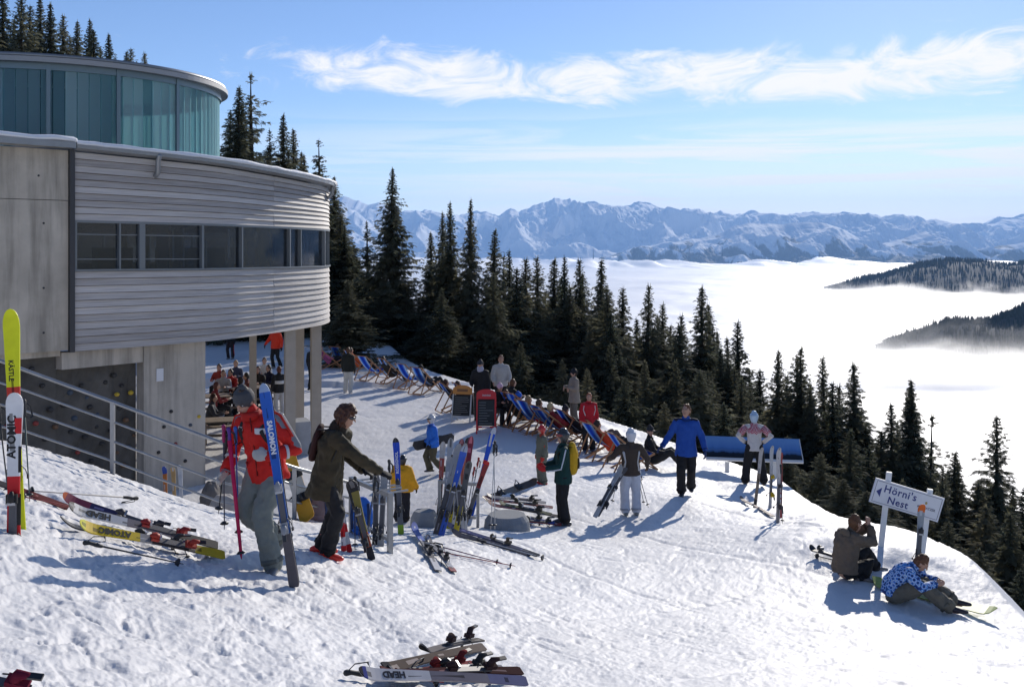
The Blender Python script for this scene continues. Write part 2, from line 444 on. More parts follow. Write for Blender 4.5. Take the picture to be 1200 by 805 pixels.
def snow_material():
    m = bpy.data.materials.new('trampled_snow'); m.use_nodes = True
    nt = m.node_tree; N = nt.nodes.new; L = nt.links.new; b = nt.nodes['Principled BSDF']
    b.inputs['Roughness'].default_value = 0.55; b.inputs['Specular IOR Level'].default_value = 0.25
    at_ = N('ShaderNodeAttribute'); at_.attribute_name = 'forest'
    tc = N('ShaderNodeTexCoord')
    n = N('ShaderNodeTexNoise'); n.inputs['Scale'].default_value = 0.5; n.inputs['Detail'].default_value = 8; L(tc.outputs['Object'], n.inputs['Vector'])
    cr = N('ShaderNodeValToRGB')
    cr.color_ramp.elements[0].position = 0.3; cr.color_ramp.elements[0].color = (0.71, 0.70, 0.695, 1)
    cr.color_ramp.elements[1].position = 0.7; cr.color_ramp.elements[1].color = (0.79, 0.78, 0.775, 1)
    L(n.outputs[0], cr.inputs[0])
    n2 = N('ShaderNodeTexNoise'); n2.inputs['Scale'].default_value = 0.8; n2.inputs['Detail'].default_value = 6; L(tc.outputs['Object'], n2.inputs['Vector'])
    ad = N('ShaderNodeMath'); ad.operation = 'ADD'; L(at_.outputs['Fac'], ad.inputs[0])
    sc = N('ShaderNodeMath'); sc.operation = 'MULTIPLY_ADD'; sc.inputs[1].default_value = 0.9; sc.inputs[2].default_value = -0.45; L(n2.outputs[0], sc.inputs[0])
    L(sc.outputs[0], ad.inputs[1])
    mr = N('ShaderNodeMapRange'); mr.inputs[1].default_value = 0.4; mr.inputs[2].default_value = 0.6; L(ad.outputs[0], mr.inputs[0])
    mx = N('ShaderNodeMix'); mx.data_type = 'RGBA'; L(mr.outputs[0], mx.inputs[0]); L(cr.outputs[0], mx.inputs[6]); mx.inputs[7].default_value = (0.035, 0.03, 0.022, 1)
    L(mx.outputs[2], b.inputs['Base Color'])
    n3 = N('ShaderNodeTexNoise'); n3.inputs['Scale'].default_value = 26; n3.inputs['Detail'].default_value = 6; n3.inputs['Roughness'].default_value = 0.65
    L(tc.outputs['Object'], n3.inputs['Vector'])
    bp = N('ShaderNodeBump'); bp.inputs['Strength'].default_value = 0.4; bp.inputs['Distance'].default_value = 0.02
    L(n3.outputs[0], bp.inputs['Height']); L(bp.outputs[0], b.inputs['Normal'])
    return m
M_SNOW = snow_material()
def build_ground():
    az = np.concatenate([np.linspace(-180, -45, 40, endpoint=False), np.linspace(-45, -31, 50, endpoint=False), np.linspace(-31, 31, 900), np.linspace(31.3, 45, 40), np.linspace(47, 180, 40)])
    r = np.concatenate([np.linspace(0.2, 4, 20, endpoint=False), np.geomspace(4, 60, 720, endpoint=False), np.geomspace(60, 1500, 110)])
    A, Rr = np.meshgrid(np.radians(az), r)
    X = Rr * np.sin(A); Y = Rr * np.cos(A)
    z, s = ground_base(X, Y); z = z + micro(X, Y, s)
    forest = sstep(1.5, 7, s) * 1.0
    forest = np.maximum(forest, sstep(-0.29, -0.36, X / np.maximum(Y, 20)) * sstep(62, 74, Y)); forest = np.maximum(forest, sstep(64, 80, Y))
    me = grid_mesh('snow_ground', X, Y, z, M_SNOW, attr={'forest': forest})
    # grid runs clockwise: flip so normals look up
    me.flip_normals()
    tag(put('snow_ground', me), kind='structure')
build_ground()

# ------------------------------------------------------------------ mountains, sea of fog, far wooded hills
def rock_snow(name, rock=(0.10, 0.11, 0.13), lo=0.45, hi=0.62, scale=0.002, streak=0.0):
    m = bpy.data.materials.new(name); m.use_nodes = True
    nt = m.node_tree; N = nt.nodes.new; L = nt.links.new; b = nt.nodes['Principled BSDF']
    b.inputs['Roughness'].default_value = 0.9; b.inputs['Specular IOR Level'].default_value = 0.1
    g = N('ShaderNodeNewGeometry'); sp = N('ShaderNodeSeparateXYZ'); L(g.outputs['Normal'], sp.inputs[0])
    n = N('ShaderNodeTexNoise'); n.inputs['Scale'].default_value = scale; n.inputs['Detail'].default_value = 9; n.inputs['Roughness'].default_value = 0.65
    L(g.outputs['Position'], n.inputs['Vector'])
    ma = N('ShaderNodeMath'); ma.operation = 'MULTIPLY_ADD'; ma.inputs[1].default_value = 0.5; L(n.outputs[0], ma.inputs[0]); L(sp.outputs['Z'], ma.inputs[2])
    mr = N('ShaderNodeMapRange'); mr.inputs[1].default_value = lo + 0.25; mr.inputs[2].default_value = hi + 0.25; L(ma.outputs[0], mr.inputs[0])
    mx = N('ShaderNodeMix'); mx.data_type = 'RGBA'; L(mr.outputs[0], mx.inputs[0]); mx.inputs[6].default_value = (*rock, 1); mx.inputs[7].default_value = (0.86, 0.88, 0.9, 1)
    at_ = N('ShaderNodeAttribute'); at_.attribute_name = 'wood'
    mx2 = N('ShaderNodeMix'); mx2.data_type = 'RGBA'; L(at_.outputs['Fac'], mx2.inputs[0]); L(mx.outputs[2], mx2.inputs[6]); mx2.inputs[7].default_value = (0.03, 0.04, 0.04, 1)
    L(mx2.outputs[2], b.inputs['Base Color'])
    return m
def crest_fn(ctrl):
    xs = np.array([c[0] for c in ctrl], float); ys = np.array([c[1] for c in ctrl], float)
    return lambda px: np.interp(px, xs, ys)
def mountain(name, ctrl, D, front, zbase, seed, rough, m, px0, px1, nu=620, nv=210, wood_fn=None, back=0.5, jag=2.0, spur=3000.0):
    px = np.linspace(px0, px1, nu); v = np.concatenate([np.linspace(0, 1, nv), 1 + np.linspace(0.02, 1, nv // 4) * back])
    PX, V = np.meshgrid(px, v)
    u = (PX - 600) / FPX
    depth = D - front * (1 - V)          # V=1 is the crest
    X = u * D * (0.75 + 0.25 * depth / D); Y = depth
    crest = crest_fn(ctrl)(PX) - jag * ridged(PX / 30.0, PX * 0 + seed, seed, 5, 0.5) + jag * 1.2
    zc = (HOR - crest) / FPX * D
    prof = np.where(V <= 1, np.clip(V, 0, 1) ** 1.35, np.clip(1 - (V - 1) * 1.2, 0, 1))
    wx = X + 260 * fbm(X / 2400, Y / 2400, seed + 3, 3); wy = Y + 260 * fbm(X / 3000, Y / 3000, seed + 9, 2)
    rn = ridged(wx / spur, wy / (spur * 2.3), seed + 50, 7, 0.47) - 1.1
    env = sstep(0, 0.22, V) * sstep(1.0, 0.5, V) + 0.35 * sstep(0.3, 0.6, V) * sstep(1.0, 0.86, V) + 0.2 * (V > 1)
    Z = zbase + (zc - zbase) * prof + rough * rn * env
    # nothing in front may stand above the crest line
    lim = zc / D * np.maximum(Y, 1) - 2
    Z = np.where(V < 1, np.minimum(Z, np.where(zc > 0, lim + (1 - V) * -30, Z)), Z)
    wood = wood_fn(X, Y, Z, PX) if wood_fn else np.zeros_like(Z)
    me = grid_mesh(name, X, Y, Z, m, smooth=False, attr={'wood': wood})
    return tag(put(name, me), kind='structure')
FOG_Z = -245.0
M_MT = rock_snow('alpine_snow_and_rock', rock=(0.26, 0.29, 0.34), lo=0.10, hi=0.34, scale=0.0016)
FAR = [(-700, 235), (-400, 225), (-100, 240), (200, 228), (330, 225), (405, 232), (430, 240), (445, 239), (470, 250), (500, 247), (530, 255), (560, 250), (585, 253), (598, 247), (608, 250), (622, 243), (640, 237), (650, 233), (660, 236), (668, 234), (680, 240), (700, 239), (716, 243),
       (735, 241), (757, 239), (775, 247), (790, 250), (808, 246), (822, 252), (840, 250), (845, 247), (870, 254), (885, 250), (905, 254), (930, 252), (945, 247), (965, 254), (985, 252), (1000, 251), (1050, 255), (1075, 260),
       (1100, 258), (1130, 268), (1150, 264), (1175, 258), (1200, 254), (1240, 250), (1300, 256), (1500, 240), (1900, 250)]
mountain('mountain_range', FAR, 27000, 9500, -320, 5, 760, M_MT, -700, 1900, nu=1700, jag=3.6)
NEAR = [(640, 330), (690, 312), (720, 300), (745, 290), (780, 284), (820, 280), (840, 276), (860, 266), (880, 261), (900, 263), (925, 262), (945, 261), (970, 262), (990, 270), (1010, 282), (1030, 287), (1045, 284), (1062, 278),
        (1084, 272), (1096, 275), (1110, 284), (1130, 290), (1150, 292), (1180, 287), (1220, 283), (1300, 280)]
def near_wood(X, Y, Z, PX):
    n = fbm(X / 260, Y / 900, 91, 5, 0.6)
    return sstep(0.05, 0.4, n - (Z + 20) / 260.0) * 0.75
mountain('foothill_range', NEAR, 17500, 3600, -330, 15, 190, M_MT, 630, 1310, wood_fn=near_wood, jag=1.6, spur=1000.0)

def fog_material():
    m = bpy.data.materials.new('sunlit_fog'); m.use_nodes = True
    nt = m.node_tree; b = nt.nodes['Principled BSDF']
    b.inputs['Base Color'].default_value = (0.97, 0.97, 0.97, 1); b.inputs['Roughness'].default_value = 0.62
    b.inputs['Specular IOR Level'].default_value = 1.0
    return m
M_FOG = fog_material()
def build_fog():
    px = np.linspace(-900, 2100, 760); d = np.geomspace(330, 24000, 520)
    PX, D = np.meshgrid(px, d)
    X = (PX - 600) / FPX * D; Y = D
    n = fbm(X / 900, Y / 1300, 201, 5, 0.5)
    Z = FOG_Z + 12 * n * sstep(12000, 3000, D) + 6 * n + 20 * fbm(X / 4200, Y / 6000, 210, 3) * sstep(2500, 9000, D) + 80 * np.maximum(fbm(X / 620, Y / 4000, 230, 4), -0.1) * sstep(9500, 13000, D)
    me = grid_mesh('sea_of_fog', X, Y, Z, M_FOG)
    tag(put('sea_of_fog', me), kind='stuff')
build_fog()

def wooded_hill(name, ctrl, D, front, back, zbase, px0, px1, ntree, hgt, seed):
    m = mat('far_forest_floor', (0.028, 0.034, 0.036), 0.95)
    px = np.linspace(px0, px1, 90); v = np.linspace(-1, 1, 40)
    PX, V = np.meshgrid(px, v)
    zc = (HOR - crest_fn(ctrl)(PX)) / FPX * D - hgt * 0.7
    Y = D + np.where(V < 0, V * front, V * back)
    X = (PX - 600) / FPX * D + 0 * V
    def height(X, Y, PXv, Vv):
        z = (HOR - crest_fn(ctrl)(PXv)) / FPX * D - hgt * 0.7
        return zbase + (z - zbase) * (1 - np.abs(Vv) ** 1.6) + hgt * 0.5 * fbm(X / (hgt * 8), Y / (hgt * 8), seed, 3)
    Z = height(X, Y, PX, V)
    tag(put(name, grid_mesh(name, X, Y, Z, m)), kind='structure')
    # far forest: small tapered trees, joined, since it reads as one mass
    rng = np.random.RandomState(seed)
    p = rng.uniform(px0, px1, ntree); vv = np.where(rng.rand(ntree) < 0.3, rng.uniform(-0.06, 0.06, ntree), rng.uniform(-1, 0.15, ntree))
    yy = D + np.where(vv < 0, vv * front, vv * back); xx = (p - 600) / FPX * D
    zz = height(xx, yy, p, vv)
    V_ = []; F_ = []
    k = 5
    for i in range(ntree):
        if zz[i] < FOG_Z - 40: continue
        h = hgt * rng.uniform(0.55, 1.15); r0 = h * rng.uniform(0.14, 0.2); b0 = len(V_)
        tiers = ((0.0, 1.0, 0.62), (0.38, 0.62, 0.85), (0.66, 0.36, 1.0))
        a0 = rng.rand() * 6
        for (zb, rr, zt) in tiers:
            b1 = len(V_)
            for j in range(k):
                a = a0 + 2 * math.pi * j / k; q = r0 * rr * rng.uniform(0.75, 1.2)
                V_.append((xx[i] + q * math.cos(a), yy[i] + q * math.sin(a), zz[i] + h * zb))
            V_.append((xx[i], yy[i], zz[i] + h * zt))
            for j in range(k): F_.append((b1 + j, b1 + (j + 1) % k, b1 + k))
    me = bpy.data.meshes.new('far_forest'); me.from_pydata(V_, [], F_); me.materials.append(mat('far_spruce', (0.03, 0.042, 0.035), 0.9, spec=0.1)); me.update()
    tag(put('far_forest', me), kind='stuff')
wooded_hill('wooded_hill', [(960, 340), (1000, 328), (1040, 316), (1075, 309), (1110, 302), (1140, 304), (1170, 309), (1200, 306), (1300, 296)], 5600, 1500, 900, -340, 965, 1290, 5200, 24, 3)
wooded_hill('wooded_ridge', [(1010, 418), (1040, 402), (1075, 388), (1110, 376), (1135, 372), (1160, 370), (1200, 357), (1290, 335)], 2450, 480, 400, -290, 1018, 1290, 3000, 17, 8)

def fog_bank(name, c, size, dens, seed, thr=0.46, base=2.2):
    """drifting fog: a soft volume, denser towards its base, broken by noise"""
    m = bpy.data.materials.new('drifting_fog_%d' % seed); m.use_nodes = True; nt = m.node_tree; nt.nodes.clear(); N = nt.nodes.new; L = nt.links.new
    o = N('ShaderNodeOutputMaterial'); v = N('ShaderNodeVolumePrincipled'); v.inputs['Color'].default_value = (1, 1, 1, 1); v.inputs['Anisotropy'].default_value = 0.72
    tc = N('ShaderNodeTexCoord'); sp = N('ShaderNodeSeparateXYZ'); L(tc.outputs['Generated'], sp.inputs[0])
    n = N('ShaderNodeTexNoise'); n.inputs['Scale'].default_value = 3.2; n.inputs['Detail'].default_value = 4; n.inputs['Roughness'].default_value = .55
    mp = N('ShaderNodeMapping'); mp.inputs['Scale'].default_value = (size[0] / 500, size[1] / 500, size[2] / 260); mp.inputs['Location'].default_value = (seed * 1.7, seed * .9, 0); L(tc.outputs['Generated'], mp.inputs[0]); L(mp.outputs[0], n.inputs['Vector'])
    def mth(op, a, b):
        k = N('ShaderNodeMath'); k.operation = op
        for i, q in enumerate((a, b)):
            if isinstance(q, (int, float)): k.inputs[i].default_value = q
            else: L(q, k.inputs[i])
        return k.outputs[0]
    def mrange(x, a, b):
        k = N('ShaderNodeMapRange'); k.interpolation_type = 'SMOOTHSTEP'; k.inputs[1].default_value = a; k.inputs[2].default_value = b; L(x, k.inputs[0]); return k.outputs[0]
    zf = mth('ADD', n.outputs[0], mth('MULTIPLY', sp.outputs['Z'], -0.42))
    d = mth('ADD', mrange(zf, thr - .22, thr + .10), mth('MULTIPLY', mth('SUBTRACT', 1.0, mrange(sp.outputs['Z'], .20, .48)), base))
    for ax in ('X', 'Y'):
        e = mth('ABSOLUTE', mth('SUBTRACT', sp.outputs[ax], .5), 0); d = mth('MULTIPLY', d, mth('SUBTRACT', 1.0, mrange(e, .28, .49)))
    d = mth('MULTIPLY', d, mth('SUBTRACT', 1.0, mrange(sp.outputs['Z'], .7, .98)))
    L(mth('MULTIPLY', d, dens), v.inputs['Density']); L(v.outputs[0], o.inputs['Volume'])
    b = MB().box((0, 0, 0), size).build(name, m); b.location = c; tag(b, kind='stuff')
fog_bank('fog_bank', (1080, 2060, -222), (1250, 560, 84), 0.012, 3)
fog_bank('fog_bank', (2250, 4700, -205), (2300, 1000, 110), 0.008, 6)
fog_bank('fog_bank', (1210, 2020, -172), (1500, 300, 190), 0.0028, 9, .52, 0.8)
# ------------------------------------------------------------------ mountain station building
M_CONC = mat('weathered_concrete', (0.47, 0.42, 0.35), 0.85, spec=0.25, var=0.28, nscale=0.9, bump=0.25, bscale=9)
M_CONC2 = mat('pale_concrete', (0.47, 0.425, 0.365), 0.85, spec=0.25, var=0.18, nscale=1.4, bump=0.2, bscale=14)
M_FRAME = mat('grey_window_frame', (0.20, 0.215, 0.225), 0.45, metal=0.3)
M_ZINC = mat('zinc_sheet', (0.30, 0.31, 0.32), 0.4, metal=0.6, var=0.12, nscale=3)
M_DARKTRIM = mat('dark_steel_trim', (0.06, 0.06, 0.065), 0.5, metal=0.3)
M_POST = mat('pale_render_column', (0.42, 0.37, 0.31), 0.8, var=0.1, nscale=4)
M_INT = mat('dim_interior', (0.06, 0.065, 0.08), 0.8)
M_RSNOW = mat('roof_snow', (0.82, 0.83, 0.85), 0.6, spec=0.2, bump=0.4, bscale=12)

def stain(m, amt=0.55):
    """rain streaks running down the concrete"""
    nt = m.node_tree; N = nt.nodes.new; L = nt.links.new; b = nt.nodes['Principled BSDF']; src = b.inputs['Base Color'].links[0].from_socket
    g = N('ShaderNodeNewGeometry'); mp = N('ShaderNodeMapping'); mp.inputs['Scale'].default_value = (2.6, 2.6, 0.22); L(g.outputs['Position'], mp.inputs[0])
    n = N('ShaderNodeTexNoise'); n.inputs['Scale'].default_value = 1.3; n.inputs['Detail'].default_value = 7; n.inputs['Roughness'].default_value = .62; L(mp.outputs[0], n.inputs['Vector'])
    mr = N('ShaderNodeMapRange'); mr.inputs[1].default_value = .42; mr.inputs[2].default_value = .68; mr.inputs[3].default_value = 1.08; mr.inputs[4].default_value = 1 - amt; L(n.outputs[0], mr.inputs[0])
    mx = N('ShaderNodeMix'); mx.data_type = 'RGBA'; mx.blend_type = 'MULTIPLY'; mx.inputs[0].default_value = 1; L(src, mx.inputs[6])
    cb = N('ShaderNodeCombineColor'); [L(mr.outputs[0], cb.inputs[i]) for i in range(3)]; L(cb.outputs[0], mx.inputs[7]); L(mx.outputs[2], b.inputs['Base Color'])
stain(M_CONC, .42); stain(M_CONC2, .4)
def plank_material():
    m = bpy.data.materials.new('silvered_larch'); m.use_nodes = True
    nt = m.node_tree; N = nt.nodes.new; L = nt.links.new; b = nt.nodes['Principled BSDF']
    b.inputs['Roughness'].default_value = 0.62; b.inputs['Specular IOR Level'].default_value = 0.4
    g = N('ShaderNodeNewGeometry'); oi = N('ShaderNodeObjectInfo')
    mp = N('ShaderNodeMapping'); mp.inputs['Scale'].default_value = (0.7, 0.7, 26); L(g.outputs['Position'], mp.inputs[0])
    n = N('ShaderNodeTexNoise'); n.inputs['Scale'].default_value = 1.6; n.inputs['Detail'].default_value = 8; n.inputs['Roughness'].default_value = 0.65; L(mp.outputs[0], n.inputs['Vector'])
    cr = N('ShaderNodeValToRGB'); e = cr.color_ramp.elements
    e[0].position = 0.25; e[0].color = (0.34, 0.31, 0.29, 1); e[1].position = 0.8; e[1].color = (0.68, 0.63, 0.585, 1)
    ad = N('ShaderNodeMath'); ad.operation = 'MULTIPLY_ADD'; ad.inputs[1].default_value = 0.40; L(oi.outputs['Random'], ad.inputs[0])
    sb = N('ShaderNodeMath'); sb.operation = 'SUBTRACT'; sb.inputs[1].default_value = 0.18; L(n.outputs[0], sb.inputs[0]); L(sb.outputs[0], ad.inputs[2]); L(ad.outputs[0], cr.inputs[0])
    L(cr.outputs[0], b.inputs['Base Color'])
    bp = N('ShaderNodeBump'); bp.inputs['Strength'].default_value = 0.25; bp.inputs['Distance'].default_value = 0.01; L(n.outputs[0], bp.inputs['Height']); L(bp.outputs[0], b.inputs['Normal'])
    return m
M_PLANK = plank_material()
def glass_material(name, tint, alpha, rough=0.04, base=(0.02, 0.025, 0.03)):
    m = bpy.data.materials.new(name); m.use_nodes = True
    nt = m.node_tree; N = nt.nodes.new; L = nt.links.new; b = nt.nodes['Principled BSDF']; out = nt.nodes['Material Output']
    b.inputs['Base Color'].default_value = (*base, 1); b.inputs['Roughness'].default_value = rough; b.inputs['Specular IOR Level'].default_value = 0.8
    t = N('ShaderNodeBsdfTransparent'); t.inputs['Color'].default_value = (*tint, 1)
    mx = N('ShaderNodeMixShader'); mx.inputs[0].default_value = alpha
    L(b.outputs[0], mx.inputs[1]); L(t.outputs[0], mx.inputs[2]); L(mx.outputs[0], out.inputs['Surface'])
    return m
M_PANE = glass_material('tinted_window_glass', (0.75, 0.82, 0.9), 0.55)
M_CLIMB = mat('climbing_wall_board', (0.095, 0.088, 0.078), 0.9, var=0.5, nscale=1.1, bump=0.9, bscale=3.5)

# plan of the curved upper storey: from the concrete wall round the prow and back
_ctrl = [(-11.1, 19.0), (-9.01, 21.0), (-6.98, 23.15), (-6.10, 25.0), (-5.45, 27.0), (-5.20, 28.7), (-5.6, 30.8), (-6.5, 32.7), (-8.8, 34.2), (-12.0, 35.0), (-16.0, 35.2), (-21.0, 35.0)]
def catmull(pts, n):
    out = []
    for i in range(1, len(pts) - 2):
        p0, p1, p2, p3 = (np.array(p, float) for p in pts[i - 1:i + 3])
        for k in range(n):
            t = k / n
            out.append(0.5 * ((2 * p1) + (-p0 + p2) * t + (2 * p0 - 5 * p1 + 4 * p2 - p3) * t * t + (-p0 + 3 * p1 - 3 * p2 + p3) * t ** 3))
    out.append(np.array(pts[-2], float))
    return np.array(out)
OV = catmull(_ctrl, 16)
_seg = np.r_[0, np.cumsum(np.hypot(*np.diff(OV, axis=0).T))]
OVL = _seg[-1]
def ov(s, off=0.0):
    """point on the plan at arc length s, moved outwards by off"""
    s = float(np.clip(s, 0, OVL)); x = np.interp(s, _seg, OV[:, 0]); y = np.interp(s, _seg, OV[:, 1])
    e = 0.15; a = max(0, s - e); b = min(OVL, s + e)
    tx = np.interp(b, _seg, OV[:, 0]) - np.interp(a, _seg, OV[:, 0]); ty = np.interp(b, _seg, OV[:, 1]) - np.interp(a, _seg, OV[:, 1])
    l = math.hypot(tx, ty)
    return (x + off * ty / l, y - off * tx / l)
def ov_at_px(px, smax=12.0):
    """arc length where the plan is seen at photo column px"""
    ss = np.linspace(0, 9.0, 900); xs = np.array([600 + FPX * ov(s)[0] / ov(s)[1] for s in ss])
    return float(ss[np.argmin(np.abs(xs - px))])
S_TAN = 8.9
def zlerp(s, a, b): return a + (b - a) * min(1.0, max(0.0, s / S_TAN))
z_top = lambda s: zlerp(s, 1.93, 1.60)
z_wt = lambda s: zlerp(s, 0.52, 0.45)
z_wb = lambda s: zlerp(s, -0.53, -0.60)
z_bot = lambda s: -2.17

bld = thing('station_building', 'grey mountain station with curved timber clad storey and round glass drum on its roof', 'building', (0, 0, 0))
def strip(name, s0, s1, prof, m, parent, step=0.3, close=True):
    """profile [(offset, z function)] swept along the plan from s0 to s1"""
    n = max(2, int((s1 - s0) / step) + 1); k = len(prof)
    vs = []; fs = []
    for i in range(n):
        s = s0 + (s1 - s0) * i / (n - 1)
        for (o, zf) in prof:
            x, y = ov(s, o); vs.append((x, y, zf(s) if callable(zf) else zf))
    for i in range(n - 1):
        for j in range(k):
            j2 = (j + 1) % k
            fs.append((i * k + j, i * k + j2, (i + 1) * k + j2, (i + 1) * k + j))
    fs.append(tuple(range(k))); fs.append(tuple((n - 1) * k + j for j in reversed(range(k))))
    return MB().add(vs, fs).build(name, m, parent)
rp = random.Random(5)
S_SEAM = ov_at_px(320)
def clad(zt, zb, rows):
    bounds = [0.02, S_SEAM, S_TAN + 1.2, 13.0, OVL]
    for r in range(rows):
        f0 = r / rows; f1 = (r + 1) / rows
        up = lambda s, f=f0: zt(s) + (zb(s) - zt(s)) * f
        dn = lambda s, f=f1: zt(s) + (zb(s) - zt(s)) * f
        for a, b in zip(bounds[:-1], bounds[1:]):
            j = rp.uniform(-0.004, 0.004)
            strip('plank', a + 0.004, b - 0.004, [(0.004 + j, lambda s, u=up: u(s) - 0.006), (0.042 + j, lambda s, d=dn: d(s) + 0.006), (-0.03, lambda s, d=dn: d(s) + 0.004), (-0.03, lambda s, u=up: u(s) - 0.006)], M_PLANK, bld, 0.28)
clad(z_top, z_wt, 10)
clad(z_wb, z_bot, 11)
# backing walls behind the planks, slabs inside
strip('upper_wall', 0, OVL, [(-0.032, z_top), (-0.032, z_wt), (-0.25, z_wt), (-0.25, z_top)], M_DARKTRIM, bld)
strip('lower_wall', 0, OVL, [(-0.032, z_wb), (-0.032, z_bot), (-0.25, z_bot), (-0.25, z_wb)], M_DARKTRIM, bld)
inner = [ov(s, -0.26) for s in np.linspace(0, OVL, 70)]
poly = inner + [(-21.0, 20.0), (-12.0, 18.5)]
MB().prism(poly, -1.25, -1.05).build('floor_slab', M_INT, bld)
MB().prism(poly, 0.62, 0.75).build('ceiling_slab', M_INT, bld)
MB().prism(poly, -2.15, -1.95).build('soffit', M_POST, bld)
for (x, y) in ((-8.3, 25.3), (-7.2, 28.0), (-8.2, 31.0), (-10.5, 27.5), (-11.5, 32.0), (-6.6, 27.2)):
    MB().tube((x, y, -1.05), (x, y, 0.62), 0.16, 10).build('inner_post_or_strip', M_POST, bld)
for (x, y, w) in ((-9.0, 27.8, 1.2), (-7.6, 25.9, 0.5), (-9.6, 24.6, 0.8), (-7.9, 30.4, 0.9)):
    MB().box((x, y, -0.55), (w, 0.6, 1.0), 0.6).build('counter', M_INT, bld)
# window band
strip('window_head', 0, OVL, [(0.035, lambda s: z_wt(s) + 0.015), (0.035, lambda s: z_wt(s) - 0.045), (-0.16, lambda s: z_wt(s) - 0.045), (-0.16, lambda s: z_wt(s) + 0.015)], M_FRAME, bld)
strip('window_sill', 0, OVL, [(0.055, lambda s: z_wb(s) + 0.045), (0.055, lambda s: z_wb(s) + 0.005), (-0.16, lambda s: z_wb(s) - 0.01), (-0.16, lambda s: z_wb(s) + 0.045)], M_FRAME, bld)
mull = [(88, .04), (140, .035), (166, .13), (237, .06), (283, .05), (339, .05), (352, .035), (388, .05)]
mull = mull[:-1] + [(384, .05)]
sm = [ov_at_px(p) if p < 384 else 8.5 for p, w in mull]
sm[0] = 0.06
back_s = list(np.arange(10.0, OVL, 1.6))
for s, w in list(zip(sm, [w for p, w in mull])) + [(s, 0.08) for s in back_s]:
    x, y = ov(s, -0.04); x2, y2 = ov(s + 0.05, -0.04)
    a = math.atan2(y2 - y, x2 - x)
    zt, zb = z_wt(s) - 0.045, z_wb(s) + 0.045
    MB().box((x, y, (zt + zb) / 2), (w, 0.14, zt - zb), a).build('mullion', M_FRAME, bld)
allm = sm + back_s
for i in range(len(allm) - 1):
    a, b = allm[i], allm[i + 1]
    pane = strip('window_pane', a + 0.03, b - 0.03, [(-0.06, lambda s: z_wt(s) - 0.04), (-0.06, lambda s: z_wb(s) + 0.04), (-0.075, lambda s: z_wb(s) + 0.04), (-0.075, lambda s: z_wt(s) - 0.04)], M_PANE, bld)
    if i < 2 or i == 2:
        for f in (0.27, 0.76):
            zf = lambda s, f=f: z_wt(s) + (z_wb(s) - z_wt(s)) * f
            strip('glazing_bar', a + 0.03, b - 0.03, [(-0.045, lambda s, z=zf: z(s) + 0.01), (-0.045, lambda s, z=zf: z(s) - 0.01), (-0.058, lambda s, z=zf: z(s) - 0.01), (-0.058, lambda s, z=zf: z(s) + 0.01)], M_FRAME, pane)
for (pxs, w_, z0_, z1_, rgb_) in ((219, .035, -.35, .40, (.7, .7, .68)), (232, .03, -.5, .40, (.5, .5, .5)), (262, .035, -.5, .12, (.7, .68, .62)), (291, .05, -.3, .40, (.75, .76, .78)), (298, .02, -.45, .40, (.6, .6, .6)), (150, .05, -.5, .40, (.25, .27, .3)), (205, .28, -.5, .25, (.05, .06, .12)), (316, .20, -.5, .1, (.10, .12, .2))):
    x, y = ov(ov_at_px(pxs), -0.55); MB().box((x, y, (z0_ + z1_) / 2), (w_, .03, z1_ - z0_), .9).build('inner_post_or_strip', mat('inside_%d' % pxs, rgb_, .7), bld)  # strips added behind the glass, the pale ones imitating bright window glimpses
# roof: eave, gutter, snow
roof_pts = [ov(s, 0.30) for s in np.linspace(0, OVL, 80)]
def sweep_edge(name, prof, m, parent): return strip(name, 0, OVL, prof, m, parent)
sweep_edge('eave_board', [(0.02, lambda s: z_top(s) + 0.02), (0.17, lambda s: z_top(s) + 0.05), (0.17, lambda s: z_top(s) + 0.12), (0.0, lambda s: z_top(s) + 0.12)], M_ZINC, bld)
sweep_edge('gutter', [(0.173, lambda s: z_top(s) + 0.05), (0.235, lambda s: z_top(s) + 0.06), (0.24, lambda s: z_top(s) + 0.118), (0.173, lambda s: z_top(s) + 0.11)], M_ZINC, bld)
def roof_snow():
    n = 110; vs = []; fs = []; prof = ((0.17, 0.122), (0.235, 0.15), (0.21, 0.205), (0.05, 0.24), (-0.6, 0.27), (-2.0, 0.31), (-4.0, 0.35))
    k = len(prof)
    for i in range(n):
        s = OVL * i / (n - 1)
        for j, (o, h) in enumerate(prof):
            w = 0.03 * float(fbm(np.array([s * 1.3]), np.array([j * 0.3]), 5, 3)[0])
            off = o + (0.05 * float(vnoise(np.array([s * 0.9]), np.array([0.5]), 9)[0]) if j < 3 else 0)
            x, y = ov(s, off); vs.append((x, y, z_top(s) + h + (w if j else 0)))
    for i in range(n - 1):
        for j in range(k - 1): fs.append((i * k + j, (i + 1) * k + j, (i + 1) * k + j + 1, i * k + j + 1))
    MB().add(vs, fs, 0, True).build('roof_snow', M_RSNOW, bld)
roof_snow()
rp_ = [ov(s, 0.0) for s in np.linspace(0, OVL, 60)] + [(-34, 34), (-34, 10), (-13.4, 16.6)]
MB().prism(rp_, 1.60, 1.66).build('roof_deck', M_ZINC, bld)
# thin trim where cladding meets concrete
x, y = ov(0.0, 0.02)
MB().box((x - 0.02, y - 0.03, -0.10), (0.10, 0.12, 4.16), R(45)).build('corner_trim', M_DARKTRIM, bld)
def spout(s, z, drop):
    t = ov(s, 0.22); a = ov(s, 0.16); b = ov(s, 0.09)
    mb = MB().loft([(t[0], t[1], z), (a[0], a[1], z - 0.10), (a[0], a[1], z - drop + 0.08), (b[0], b[1], z - drop), (ov(s, 0.02)[0], ov(s, 0.02)[1], z - drop - 0.02)], 0.055, n=9)
    mb.build('rain_spout', M_ZINC, bld)
spout(ov_at_px(181), 1.93, 0.40)
spout(8.85, 1.70, 0.34)
